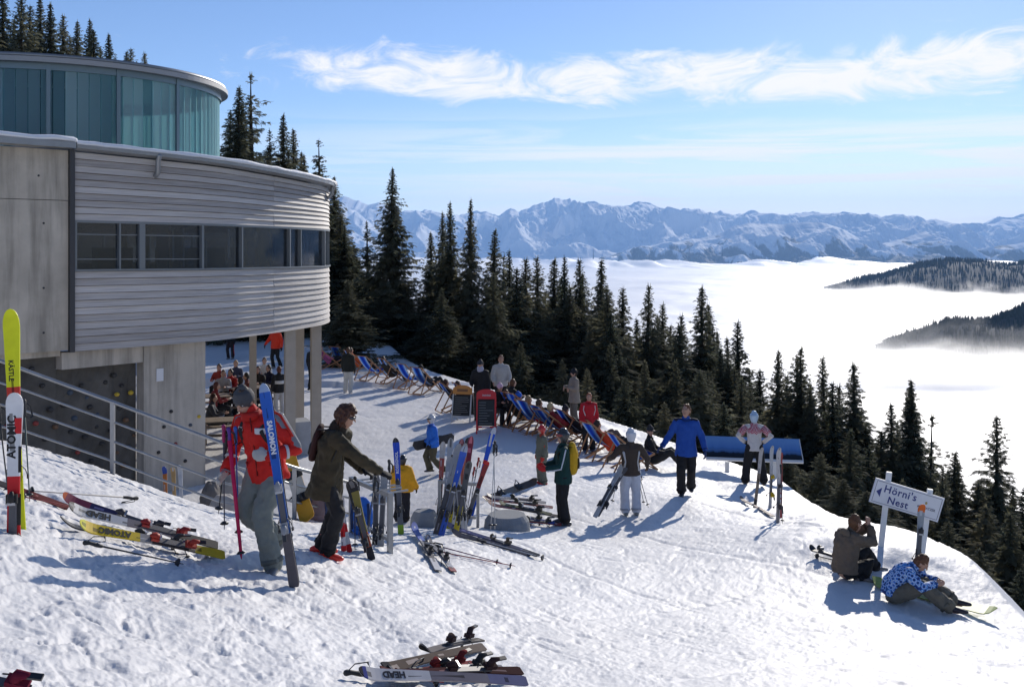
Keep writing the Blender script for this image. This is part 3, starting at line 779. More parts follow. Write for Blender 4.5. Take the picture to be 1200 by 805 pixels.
# concrete wall left of the cladding: panels with joints
wd = Vector((-0.685, -0.728, 0)); A = Vector((ov(0)[0] - 0.06, ov(0)[1] - 0.06, 0))
nrm = Vector((0.728, -0.685, 0))
def wall_panel(name, u0, u1, z0, z1, m, parent, depth=0.4, out=0.0):
    p = A + wd * ((u0 + u1) / 2) + nrm * (out - depth / 2)
    ang = math.atan2(wd.y, wd.x)
    return MB().box((p.x, p.y, (z0 + z1) / 2), (abs(u1 - u0) - 0.012, depth, z1 - z0 - 0.012), ang).build(name, m, parent)
for (u_, z_) in ((0.5, 0.45), (0.5, -0.85), (0.5, -1.75), (1.7, 0.45), (1.7, -0.85), (1.7, -1.75), (0.6, 1.4), (1.75, 1.4)):
    p_ = A + wd * u_ + nrm * 0.002; MB().tube((p_.x, p_.y, z_), (p_.x + nrm.x * .006, p_.y + nrm.y * .006, z_), 0.022, 8).build('tie_hole_plug', M_DARKTRIM, bld)
wall_panel('concrete_panel', 0.0, 3.0, 0.92, 1.95, M_CONC, bld)
wall_panel('concrete_panel', 0.0, 3.0, -2.14, 0.92, M_CONC, bld)
wall_panel('concrete_panel', 3.0, 8.0, -2.10, 0.92, M_CONC, bld)
wall_panel('concrete_panel', 3.0, 8.0, 0.92, 1.95, M_CONC, bld)
# eave over the concrete, with snow
q0 = A + nrm * 0.16; q1 = A + wd * 8 + nrm * 0.16
MB().bar(q0 + Vector((0, 0, 2.03)), q1 + Vector((0, 0, 2.06)), 0.40, 0.12).build('eave_board', M_ZINC, bld)
MB().loft([q0 + nrm * 0.02 + Vector((0, 0, 2.14)) + wd * (8 * i / 20) + Vector((0, 0, 0.02 * math.sin(i * 2.1))) for i in range(21)], 0.19, 0.07, (nrm.x, nrm.y, 0), 10).build('roof_snow', M_RSNOW, bld)
# lower storey wall with the boards of the climbing wall
B0 = Vector((-9.55, 20.65, 0)); ld = Vector((1.18, 1.4, 0)).normalized(); ln = Vector((ld.y, -ld.x, 0))
def low(name, u0, u1, z0, z1, m, out=0.0, depth=0.3, parent=None):
    p = B0 + ld * ((u0 + u1) / 2) + ln * (out - depth / 2)
    return MB().box((p.x, p.y, (z0 + z1) / 2), (u1 - u0 - 0.01, depth, z1 - z0), math.atan2(ld.y, ld.x)).build(name, m, bld if parent is None else parent)
ZB = -6.6
U = lambda px: (lambda t: t)(np.interp(px, [20, 72, 168, 175, 240], [-0.95, 0.45, 2.27, 2.42, 3.86]))
low('lower_wall', U(175), U(240), ZB, -2.19, M_CONC2, 0.0, 0.5)
low('lower_wall', U(168), U(175) - 0.005, ZB, -2.19, M_CONC2, 0.06, 0.3)
low('lintel', U(72), U(168) - 0.005, -2.54, -2.19, M_CONC2, 0.05, 0.3)
low('lintel', -8.0, U(72) - 0.005, -2.26, -2.12, M_CONC, 0.02, 0.3)
def climbing_board(u0, u1, z0, z1, out, seed):
    # rough board with folded relief
    rng = random.Random(seed); n = 12; k = 14; vs = []; fs = []
    for i in range(n):
        for j in range(k):
            u = u0 + (u1 - u0) * i / (n - 1); z = z0 + (z1 - z0) * j / (k - 1)
            p = B0 + ld * u + ln * (out + rng.uniform(-0.05, 0.09) * (0 < i < n - 1)); vs.append((p.x, p.y, z))
    for i in range(n - 1):
        for j in range(k - 1): fs.append((i * k + j, (i + 1) * k + j, (i + 1) * k + j + 1, i * k + j + 1))
    return MB().add(vs, fs).build('climbing_board', M_CLIMB, bld)
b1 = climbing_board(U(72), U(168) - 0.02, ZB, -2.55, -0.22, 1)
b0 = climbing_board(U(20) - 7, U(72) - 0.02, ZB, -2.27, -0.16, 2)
def hold(px, py, rgb, board, off, r=0.06, name='climbing_hold'):
    u = U(px); p = B0 + ld * u + ln * off
    z = (HOR - py) / FPX * p.y
    rr = random.Random(int(px * 7 + py)).uniform(0.8, 1.25)
    mb = MB().ball((p.x, p.y, z), (r * rr, r * 0.9, r * 0.8 * rr), 8)
    c = 'hold_%02x%02x%02x' % tuple(int(255 * v) for v in rgb)
    mb.build(name, mat(c, rgb, 0.6), board)
Y_, B_, R_, K_, O_ = (0.62, 0.42, 0.04), (0.06, 0.08, 0.11), (0.30, 0.05, 0.04), (0.035, 0.033, 0.032), (0.16, 0.09, 0.05)
for (px, py, c) in ((142, 462, Y_), (159, 460, Y_), (153, 492, O_), (87, 460, B_), (106, 466, B_), (92, 490, B_), (118, 486, B_), (128, 448, K_), (138, 440, K_), (110, 477, K_), (100, 452, K_), (117, 500, K_), (145, 478, K_),
                     (163, 510, O_), (142, 530, O_), (104, 512, K_), (88, 506, K_), (134, 505, K_), (124, 520, K_), (150, 545, O_), (156, 524, B_), (96, 530, R_), (112, 540, K_), (80, 475, K_), (148, 452, K_), (122, 466, K_)):
    hold(px, py, c, b1, -0.17)
for (px, py, c) in ((40, 440, R_), (52, 432, K_), (60, 452, K_), (45, 470, B_), (66, 480, K_), (34, 500, R_), (55, 496, R_), (62, 515, K_), (40, 520, K_), (70, 500, O_)):
    hold(px, py, c, b0, -0.10)
low('notice_plate', 2.60, 2.78, -3.0, -2.72, mat('white_enamel', (0.7, 0.7, 0.72), 0.4), 0.022, 0.02)
for (px, py, c) in ((192, 500, K_), (205, 520, R_), (222, 498, B_), (232, 488, Y_), (186, 530, K_), (216, 540, K_), (200, 482, K_)):
    u = U(px); p = B0 + ld * u + ln * 0.0; z = (HOR - py) / FPX * p.y
    MB().ball((p.x, p.y, z), (0.05, 0.05, 0.04), 7).build('climbing_hold', mat('hold_%02x%02x%02x' % tuple(int(255 * v) for v in c), c, 0.6), bld)
# columns under the prow
for (x, y, w) in ((-5.75, 26.5, 0.26), (-6.2, 29.8, 0.26), (-5.46, 28.5, 0.27), (-8.35, 33.0, 0.21)):
    MB().box((x, y, (-2.15 - 6.4) / 2), (w, w, 6.4 - 2.15), 0.35).build('column', M_POST, bld)
MB().box((-6.0, 26.9, -5.05), (1.3, 0.7, 0.9), 0.4).build('concrete_plinth', mat('grey_block', (0.33, 0.34, 0.36), 0.8, var=0.1), bld)

# ---- glass drum
def uglass():
    m = bpy.data.materials.new('channel_glass'); m.use_nodes = True
    nt = m.node_tree; N = nt.nodes.new; L = nt.links.new; b = nt.nodes['Principled BSDF']; out = nt.nodes['Material Output']
    g = N('ShaderNodeNewGeometry'); oi = N('ShaderNodeObjectInfo')
    cr = N('ShaderNodeValToRGB'); e = cr.color_ramp.elements
    e[0].color = (0.14, 0.26, 0.36, 1); e[1].color = (0.66, 0.78, 0.84, 1); L(oi.outputs['Random'], cr.inputs[0])
    L(cr.outputs[0], b.inputs['Base Color'])
    b.inputs['Roughness'].default_value = 0.18; b.inputs['Specular IOR Level'].default_value = 0.6
    tl = N('ShaderNodeBsdfTranslucent'); tl.inputs['Color'].default_value = (0.78, 0.95, 0.94, 1)
    tp = N('ShaderNodeBsdfTransparent'); tp.inputs['Color'].default_value = (0.68, 0.90, 0.90, 1)
    m1 = N('ShaderNodeMixShader'); m1.inputs[0].default_value = 0.60
    m2 = N('ShaderNodeMixShader'); m2.inputs[0].default_value = 0.45
    L(b.outputs[0], m1.inputs[1]); L(tl.outputs[0], m1.inputs[2])
    L(m1.outputs[0], m2.inputs[1]); L(tp.outputs[0], m2.inputs[2]); L(m2.outputs[0], out.inputs['Surface'])
    return m
M_UGLASS = uglass()
M_TEALFRAME = mat('blue_grey_steel', (0.16, 0.22, 0.25), 0.4, metal=0.4)
DC = Vector((-13.9, 31.0, 0)); DR = 4.85; DZ0, DZ1 = 1.66, 4.72
drum = MB().loft([DC + Vector((0, 0, 1.5)), DC + Vector((0, 0, 1.70))], DR + 0.02, None, (1, 0, 0), 96, cap='flat').build('glass_drum', M_TEALFRAME, bld)
def ringbox(name, r0, r1, z0, z1, m, parent, n=128):
    vs = []; fs = []
    for i in range(n):
        a = 2 * math.pi * i / n
        for (r, z) in ((r0, z0), (r1, z0), (r1, z1), (r0, z1)): vs.append((DC.x + r * math.cos(a), DC.y + r * math.sin(a), z))
    for i in range(n):
        i2 = (i + 1) % n
        for j in range(4):
            j2 = (j + 1) % 4
            fs.append((i * 4 + j, i2 * 4 + j, i2 * 4 + j2, i * 4 + j2))
    return MB().add(vs, fs, 0, False).build(name, m, parent)
NP = 104
for i in range(NP):
    a0 = 2 * math.pi * i / NP; a1 = 2 * math.pi * (i + 0.93) / NP; am = (a0 + a1) / 2
    c = Vector((DC.x + DR * math.cos(am), DC.y + DR * math.sin(am), (DZ0 + DZ1) / 2))
    w = DR * (a1 - a0)
    Mx = Matrix.Translation(c) @ Matrix.Rotation(am + math.pi / 2, 4, 'Z')
    mb = MB()
    mb.box(None, (w, 0.012, DZ1 - DZ0), M=Mx)
    for sx in (-1, 1): mb.box(None, (0.012, 0.05, DZ1 - DZ0), M=Mx @ Matrix.Translation((sx * (w / 2 - 0.006), 0.0335, 0)))
    mb.build('glass_channel', M_UGLASS, drum)
for k, pxm in enumerate((57, 138, 206, -30)):
    # heavier posts between runs of channels
    best = min(np.linspace(-2.2, 0.3, 800), key=lambda a: abs(600 + FPX * (DC.x + DR * math.cos(a)) / (DC.y + DR * math.sin(a)) - pxm) + (0 if math.sin(a + 0.42) < 0.35 else 500))
    p = Vector((DC.x + (DR + 0.05) * math.cos(best), DC.y + (DR + 0.05) * math.sin(best), (DZ0 + DZ1) / 2))
    MB().box(None, (0.10, 0.07, DZ1 - DZ0), M=Matrix.Translation(p) @ Matrix.Rotation(best + math.pi / 2, 4, 'Z')).build('drum_post', M_TEALFRAME, drum)
ringbox('top_band', DR - 0.06, DR + 0.06, DZ1 - 0.18, DZ1 - 0.002, M_TEALFRAME, drum)
for z in (2.10, 2.42): ringbox('guard_rail', DR + 0.16, DR + 0.20, z, z + 0.035, M_TEALFRAME, drum)
ringbox('drum_eave', DR - 0.4, DR + 0.24, DZ1, DZ1 + 0.09, M_ZINC, drum)
ringbox('drum_fascia', DR + 0.242, DR + 0.262, DZ1 - 0.01, DZ1 + 0.12, mat('pale_fascia', (0.34, 0.34, 0.34), 0.5, metal=0.2), drum)
MB().loft([DC + Vector((0, 0, DZ1 + 0.12)), DC + Vector((0, 0, DZ1 + 0.22))], DR + 0.2, None, (1, 0, 0), 96, cap='flat').build('drum_roof', M_ZINC, drum)
# blocks added inside the drum, enlarged to keep sun off its left side
MB().box((DC.x - 0.9, DC.y + 0.2, 3.1), (5.0, 4.6, 2.8), 0.3).build('added_drum_block', M_INT, drum)
MB().box((DC.x + 1.7, DC.y - 2.6, 2.3), (1.4, 0.8, 1.2), 0.5).build('added_drum_block', M_INT, drum)

# ---- stair railing in front of the lower wall
M_GALV = mat('galvanised_steel', (0.33, 0.34, 0.35), 0.38, metal=0.75, var=0.12, nscale=9)
rail_px = [(-60, 12.2, 400, 520), (30, 12.9, 434, 531), (132, 13.1, 471, 565), (255, 12.9, 517, 612), (345, 13.6, 548, 630), (412, 14.9, 566, 640)]
rail = thing('stair_railing', 'galvanised tube railing of five bars running down beside the stair at the concrete wall', 'railing', at(132, 565, 13.1))
ro = Vector(rail.location)
def rp3(k, f):
    px, d, yt, yb = rail_px[k]; a = at(px, yt, d); b = at(px, yb, d)
    return a.lerp(b, f) - ro
for j, f in enumerate((0.0, 0.245, 0.49, 0.735, 0.97)):
    MB().loft([rp3(k, f) for k in range(len(rail_px))], 0.024 if j == 0 else 0.015, n=8, cap='flat').build('handrail' if j == 0 else 'rail_bar', M_GALV, rail)
for k in (0, 2, 4, 5):
    a = rp3(k, -0.0); b = rp3(k, 1.12)
    b = Vector((a.x, a.y, b.z))
    MB().bar(a, b, 0.05, 0.05, (0, 1, 0)).build('post', M_GALV, rail)
# ------------------------------------------------------------------ spruces
def spruce_material():
    m = bpy.data.materials.new('spruce_needles'); m.use_nodes = True
    nt = m.node_tree; N = nt.nodes.new; L = nt.links.new; b = nt.nodes['Principled BSDF']
    b.inputs['Roughness'].default_value = 0.85; b.inputs['Specular IOR Level'].default_value = 0.08
    g = N('ShaderNodeNewGeometry'); oi = N('ShaderNodeObjectInfo')
    n = N('ShaderNodeTexNoise'); n.inputs['Scale'].default_value = 0.9; n.inputs['Detail'].default_value = 4; L(g.outputs['Position'], n.inputs['Vector'])
    cr = N('ShaderNodeValToRGB'); e = cr.color_ramp.elements
    e[0].position = 0.3; e[0].color = (0.062, 0.074, 0.054, 1); e[1].position = 0.78; e[1].color = (0.155, 0.148, 0.098, 1)
    ad = N('ShaderNodeMath'); ad.operation = 'MULTIPLY_ADD'; ad.inputs[1].default_value = 0.35; L(oi.outputs['Random'], ad.inputs[0])
    sb = N('ShaderNodeMath'); sb.operation = 'SUBTRACT'; sb.inputs[1].default_value = 0.17; L(n.outputs[0], sb.inputs[0]); L(sb.outputs[0], ad.inputs[2])
    L(ad.outputs[0], cr.inputs[0])
    # frost left on the boughs
    n2 = N('ShaderNodeTexNoise'); n2.inputs['Scale'].default_value = 1.7; n2.inputs['Detail'].default_value = 5; L(g.outputs['Position'], n2.inputs['Vector'])
    sp = N('ShaderNodeSeparateXYZ'); L(g.outputs['Normal'], sp.inputs[0])
    ab = N('ShaderNodeMath'); ab.operation = 'ABSOLUTE'; L(sp.outputs['Z'], ab.inputs[0])
    ml = N('ShaderNodeMath'); ml.operation = 'MULTIPLY'; L(ab.outputs[0], ml.inputs[0]); L(n2.outputs[0], ml.inputs[1])
    mr = N('ShaderNodeMapRange'); mr.inputs[1].default_value = 0.56; mr.inputs[2].default_value = 0.70; mr.inputs[4].default_value = 0.14; L(ml.outputs[0], mr.inputs[0])
    mx = N('ShaderNodeMix'); mx.data_type = 'RGBA'; L(mr.outputs[0], mx.inputs[0]); L(cr.outputs[0], mx.inputs[6]); mx.inputs[7].default_value = (0.5, 0.53, 0.56, 1)
    L(mx.outputs[2], b.inputs['Base Color'])
    tl = N('ShaderNodeBsdfTranslucent'); hs = N('ShaderNodeHueSaturation'); hs.inputs['Value'].default_value = 2.0; L(mx.outputs[2], hs.inputs['Color']); L(hs.outputs[0], tl.inputs['Color'])
    ms = N('ShaderNodeMixShader'); ms.inputs[0].default_value = 0.45; L(b.outputs[0], ms.inputs[1]); L(tl.outputs[0], ms.inputs[2])
    tp = N('ShaderNodeBsdfTransparent'); m3 = N('ShaderNodeMixShader'); m3.inputs[0].default_value = 0.26; L(ms.outputs[0], m3.inputs[1]); L(tp.outputs[0], m3.inputs[2]); L(m3.outputs[0], nt.nodes['Material Output'].inputs['Surface'])
    return m
M_NEEDLE = spruce_material()
M_BARK = mat('spruce_bark', (0.045, 0.035, 0.028), 0.9, var=0.3, nscale=3)
def spruce_mesh(seed, H, Rr, nb, gap=0.04, sparse=0.0, power=0.85, ragged=0.25):
    """crown of drooping boughs set all round the stem, each with hanging side twigs of needle sprays"""
    rng = random.Random(seed); v = []; f = []
    def spray(p, d, ln, w, up, sag=0.28):
        d = d.normalized(); sd = d.cross(up); sd = sd.normalized() if sd.length > 1e-4 else Vector((1, 0, 0))
        dn = Vector((0, 0, -1)); j = rng.uniform(.75, 1.25)
        b = p + d * ln * 0.5 + dn * ln * sag * .22; c = p + d * ln + dn * ln * sag
        o = len(v)
        v.extend([p - sd * w * 0.30, p + sd * w * 0.30, b - sd * w * 0.55 * j, b + sd * w * 0.55 / j, c])
        f.append((o, o + 1, o + 3, o + 2)); f.append((o + 2, o + 3, o + 4))
    ph = [rng.uniform(0, 6.28) for _ in range(4)]
    ang = rng.uniform(0, 6.28)
    for k in range(nb):
        t = gap + (1 - gap) * (((k + rng.random()) / nb) ** 0.92)
        if t > 0.985: continue
        ang += 2.39996 + rng.uniform(-0.5, 0.5)
        lobe = 1 + ragged * math.sin(2 * ang + ph[0] + 7 * t) * math.sin(23 * t + ph[1]) + ragged * 0.6 * math.sin(41 * t + ph[2] + ang)
        if rng.random() < sparse * (1 - 0.6 * t) or (sparse > .1 and math.sin(31 * t + ph[3]) > .75): continue
        kk = 0.24 + 0.76 * min(1, (1 - t) / 0.32)
        z = H * t; a = ang; out = Vector((math.cos(a), math.sin(a), 0)); side = out.cross(Vector((0, 0, 1)))
        bl = Rr * (1 - t) ** power * rng.uniform(0.55, 1.08) * lobe * (0.5 + 0.5 * min(1, (1 - t) / 0.3)) + 0.05
        rise = 0.30 if t > 0.85 else rng.uniform(-0.15, 0.02) - 0.40 * (1 - t)
        st = min(9, max(2, int(bl / 0.36))); prev = Vector((0, 0, z))
        for i in range(1, st + 1):
            q = i / st
            p = out * (bl * q) + Vector((0, 0, z + bl * (rise * q + 0.26 * q * q * (1.15 - t)))) + Vector((rng.uniform(-.05, .05), rng.uniform(-.05, .05), rng.uniform(-.06, .06))) * kk
            d = p - prev
            tl = min((0.24 + 0.34 * bl * (1 - q) + 0.10) * rng.uniform(0.7, 1.25), 1.05) * kk
            for sg in (-1, 1):
                spray(prev.lerp(p, rng.random()), out * rng.uniform(0.3, 0.9) + side * sg * rng.uniform(0.4, 1.0) + Vector((0, 0, rng.uniform(-0.7, 0.0))), tl, kk * (0.17 + 0.13 * rng.random()), Vector((rng.uniform(-.6, .6), rng.uniform(-.6, .6), 1)))
            for _ in range(2):
                spray(prev.lerp(p, rng.random()), out * rng.uniform(-.2, .5) + Vector((rng.uniform(-.5, .5), rng.uniform(-.5, .5), -1.0)), tl * rng.uniform(.55, .95), kk * 0.24, out + side * rng.uniform(-1, 1), 0.1)
            spray(prev, d, d.length * 1.7, 0.22 * kk, Vector((rng.uniform(-.3, .3), rng.uniform(-.3, .3), 1)))
            prev = p
    for k in range(4): spray(Vector((0, 0, H * 0.955)), Vector((rng.uniform(-.1, .1), rng.uniform(-.1, .1), 1)), H * 0.045, 0.05, Vector((1, 0.3 * k, 0)), 0)
    me = bpy.data.meshes.new('spruce_crown'); me.from_pydata([tuple(p) for p in v], [], f)
    me.materials.append(M_NEEDLE); me.update()
    mb = MB()
    mb.loft([(0, 0, -0.6), (0.02, 0, H * 0.3), (-0.02, 0.01, H * 0.65), (0, 0, H * 0.985)], [H * 0.013 + 0.06, H * 0.010 + 0.04, H * 0.006 + 0.02, 0.012], n=7, cap='flat')
    return me, mb.mesh('spruce_trunk', M_BARK)
# (crown and trunk, height)
VAR = [(spruce_mesh(101, 16, 3.3, 430, 0.04, 0.0, 0.88), 16), (spruce_mesh(102, 16, 2.7, 380, 0.05, 0.04, 0.82, .3), 16), (spruce_mesh(103, 16, 3.7, 430, 0.03, 0.02, 0.80, .3), 16),
       (spruce_mesh(104, 16, 2.1, 300, 0.08, 0.18, 0.70, .4), 16), (spruce_mesh(105, 16, 3.0, 430, 0.03, 0.0, 0.95, .2), 16), (spruce_mesh(106, 10, 2.8, 330, 0.02, 0.0, 0.75, .3), 10),
       (spruce_mesh(107, 16, 2.2, 270, 0.08, 0.30, 0.62, .5), 16), (spruce_mesh(108, 16, 3.1, 400, 0.04, 0.05, 0.72, .4), 16)]
rt = random.Random(31)
TREES = {}
def spruce(px, top, d, label, group=None, var=None, widen=1.0, base=None):
    """spruce whose tip shows at photo pixel (px, top), rooted on the terrain at depth d"""
    p = at(px, top, d)
    zb = zg(p.x, p.y, False) - 0.3 if base is None else base
    H = max(2.5, p.z - zb)
    i = rt.choice((0, 1, 2, 4, 7)) if var is None else var
    if i in (0, 4) and rt.random() < .4: i = 7
    (cr, tr), H0 = VAR[i]
    s = H / H0
    o = thing('spruce_tree', label, 'tree', (p.x, p.y, zb), rt.uniform(0, 6.28), group)
    w = s * widen * rt.uniform(1.15, 1.6)
    w = min(max(w, 0.62), 1.7)
    o.scale = (w, w * rt.uniform(.9, 1.1), s); o.rotation_euler = (R(rt.uniform(-1.6, 1.6)), R(rt.uniform(-1.6, 1.6)), rt.uniform(0, 6.28))
    put('crown', cr, o); put('trunk', tr, o)
    if group: TREES.setdefault(group, []).append((px, H, o))
    return o
G_HILL, G_BACK, G_EDGE, G_SLOPE, G_FILL = 'spruces on the hill above the glass drum', 'spruces behind the curved roof', 'spruces along the terrace edge', 'spruces on the slope below the sign', 'spruces deeper in the forest'
# hill behind the drum
hill = [(-12, -30, 88), (8, -25, 92), (22, -12, 86), (36, 4, 95), (50, -8, 98), (62, 0, 90), (74, 16, 99), (88, 22, 94), (99, 20, 103), (113, 32, 100), (132, 39, 96), (146, 58, 104), (153, 55, 108), (176, 60, 118), (-30, -40, 90), (44, 30, 110), (84, 40, 112), (120, 55, 110), (14, 20, 108), (104, 48, 107)]
for i, (px, top, d) in enumerate(hill):
    if px == 176: spruce(px, top, d, 'small lone spruce tip rising over the middle of the glass drum roof', G_HILL)
    else: spruce(px, top, d, 'dark spruce on the hill above the glass drum, in its dense stand', G_HILL)
# behind the roof, right of the drum
back = [(277, 98, 58, 0), (298, 84, 60, 6), (268, 130, 62, 2), (288, 120, 66, 4), (318, 150, 64, 3), (333, 131, 62, 1), (346, 149, 66, 1), (358, 178, 68, 4), (368, 200, 64, 5), (380, 161, 58, 6), (390, 205, 62, 0), (352, 176, 74, 0),
        (378, 250, 57, 2), (398, 250, 60, 2), (404, 262, 58, 0), (310, 170, 72, 2), (340, 190, 74, 2)]
for (px, top, d, v) in back:
    if px == 298: spruce(px, top, d, 'thin ragged spruce, tallest of those behind the curved roof', G_BACK, v)
    elif px == 380: spruce(px, top, d, 'open ragged spruce just beyond the outer end of the curved roof', G_BACK, v)
    else: spruce(px, top, d, 'dark spruce in the stand behind the curved roof', G_BACK, v)
# named trees of the row along the edge
edge = [(458, 195, 54, 0, 'tall full spruce standing alone against the peaks, tallest beyond the deckchairs', 1.0),
        (433, 258, 57, 3, 'slim spruce beside the tall full one, next to the building', 0.9),
        (414, 285, 62, 2, None, 1), (446, 300, 60, 2, None, 1), (481, 330, 58, 4, None, 1),
        (518, 246, 58, 1, None, .9), (530, 234, 56, 1, 'left tip of a close pair of tall spruces before the peaks', .9), (549, 230, 55, 4, 'right and taller tip of a close pair of tall spruces before the peaks', .8),
        (508, 270, 60, 0, None, .9), (573, 266, 56, 1, None, .9), (588, 296, 60, 3, None, 1), (600, 290, 57, 1, None, .9), (614, 300, 62, 4, None, 1), (634, 298, 55, 0, None, .9),
        (648, 300, 60, 1, None, 1), (661, 297, 56, 1, None, .9), (678, 318, 60, 4, None, 1), (690, 300, 57, 0, None, .9), (706, 300, 54, 4, 'broad spruce closing the tall row, where the white fog begins', .95),
        (726, 333, 58, 1, None, 1), (753, 330, 55, 0, None, 1), (780, 352, 56, 1, None, .9), (795, 365, 60, 4, None, .9), (820, 332, 54, 0, 'tall spruce standing clear behind the man in the blue jacket', 1.0),
        (840, 352, 57, 4, None, 1), (870, 372, 52, 1, None, 1), (903, 405, 50, 0, None, 1), (886, 430, 55, 2, None, 1), (934, 402, 50, 1, None, .85), (943, 412, 51, 4, None, .9),
        (974, 413, 52, 1, None, .9), (1003, 420, 50, 4, None, 1.05)]
for (px, top, d, v, lab, w) in edge:
    spruce(px, top, d, lab or 'dark spruce in the tight row along the terrace edge', None if lab else G_EDGE, v, w)
slope = [(1059, 448, 50, 1, None), (1072, 440, 48, 4, None), (1050, 470, 46, 0, None), (1087, 480, 52, 6, None), (1112, 522, 44, 1, None), (1124, 536, 46, 4, None), (1139, 560, 42, 5, None),
         (1166, 480, 44, 2, 'broad layered spruce standing by itself behind the Hörni\'s Nest sign'), (1196, 563, 38, 0, None), (1030, 500, 46, 2, None), (1100, 545, 40, 2, None), (1060, 560, 40, 2, None), (1015, 520, 42, 5, None), (1150, 590, 38, 5, None),
         (1185, 600, 33, 5, None), (990, 500, 40, 2, None), (1225, 560, 40, 2, None), (1240, 500, 46, 0, None)]
for (px, top, d, v, lab) in slope:
    spruce(px, top, d, lab or 'dark spruce on the steep slope behind the sign', None if lab else G_SLOPE, v)
# lower and nearer spruces just over the lip
low = [(735, 440, 40, 5, 'bushy pale green small spruce behind the red jacketed skier'), (818, 432, 38, 5, 'small bushy spruce catching light above the panorama board'), (690, 430, 42, 2, None), (655, 420, 44, 2, None), (610, 400, 46, 2, None), (570, 380, 48, 2, None),
       (535, 370, 50, 0, None), (500, 365, 52, 2, None), (470, 380, 52, 2, None), (780, 470, 37, 5, None), (850, 470, 36, 5, None), (885, 480, 34, 5, None), (920, 510, 33, 5, None), (960, 530, 30, 5, None), (985, 560, 28, 5, None),
       (1015, 575, 27, 5, None), (1045, 590, 28, 5, None), (1110, 610, 27, 5, None), (1145, 640, 26, 5, None), (1195, 665, 24, 5, None), (715, 400, 47, 0, None), (760, 420, 46, 0, None), (800, 420, 46, 4, None), (840, 430, 45, 0, None), (870, 440, 44, 2, None)]
for (px, top, d, v, lab) in low:
    spruce(px, top, d, lab or 'low bushy spruce just over the lip of the terrace', None if lab else G_FILL, v)
RANK = ('tallest', 'second tallest', 'third tallest', 'fourth tallest', 'fifth tallest', 'sixth tallest', 'seventh tallest', 'shortest', 'very shortest')
def by_landmark(group, phrase, marks):
    """each tree of a group gets its own label: its rank in height above the nearest thing one can find"""
    zones = {}
    for (px, H, o) in TREES.get(group, ()):
        k = next((m for lim, m in marks if px <= lim), marks[-1][1]); zones.setdefault(k, []).append((H, o))
    for k, v in zones.items():
        v.sort(key=lambda q: -q[0])
        for i, (H, o) in enumerate(v): o['label'] = phrase % ('only' if len(v) == 1 else RANK[min(i, 8)], k)
by_landmark(G_HILL, '%s spruce on the hill above the drum, over %s', [(20, 'its outermost bay'), (57, 'its first heavy post'), (95, 'the bay past the first post'), (125, 'its second heavy post'), (400, 'its far bays')])
by_landmark(G_BACK, '%s spruce behind the curved roof, rising %s', [(290, 'right beside the drum'), (325, 'next to the ragged tall one'), (350, 'above the sunlit cladding'), (372, 'near the roof end'), (600, 'past the roof end')])
by_landmark(G_EDGE, '%s spruce of the edge row above %s', [(460, 'the rear deckchair row'), (500, 'the last rear deckchairs'), (540, 'the orange topped menu board'), (580, 'the man in the black cap'), (606, 'the person in light grey'), (640, 'the sitter with the blue hat'), (665, 'the blond sitter'), (700, 'the young skier in red'), (760, 'the girl with the white helmet'), (815, 'the man in bright blue'), (860, 'the near half of the panorama board'), (910, 'the man at the panorama board'), (950, 'the far end of the panorama board'), (1100, 'the gap before the sign')])
by_landmark(G_SLOPE, '%s spruce on the steep slope %s', [(1035, 'just before the sign'), (1065, 'above the sign arrow'), (1095, 'above the far half of the sign'), (1130, 'just past the sign'), (1160, 'between sign and the layered spruce'), (1500, 'beyond the layered spruce')])
by_landmark(G_FILL, '%s low bushy spruce at the lip behind %s', [(520, 'the rear deckchairs'), (600, 'the menu boards'), (670, 'the front deckchairs'), (730, 'the young skier in red'), (790, 'the girl with the white helmet'), (830, 'the man in bright blue'), (880, 'the man at the panorama board'), (940, 'the end of the panorama board'), (1000, 'the planted skis'), (1080, 'the seated pair'), (1300, 'the sign')])
G_DEEP = 'spruces deep inside the forest'
for i in range(150):
    px = 400 + 830 * (i + rt.random()) / 150
    ctop = np.interp(px, [400, 500, 560, 700, 760, 850, 900, 1000, 1030, 1060, 1130, 1166, 1230], [300, 325, 305, 325, 360, 375, 425, 440, 505, 485, 565, 545, 585])
    spruce(px, ctop + rt.uniform(0, 70), rt.uniform(46, 80), 'dark spruce filling the forest behind the front row', G_DEEP, rt.choice((0, 2, 4, 7)), 1.15)
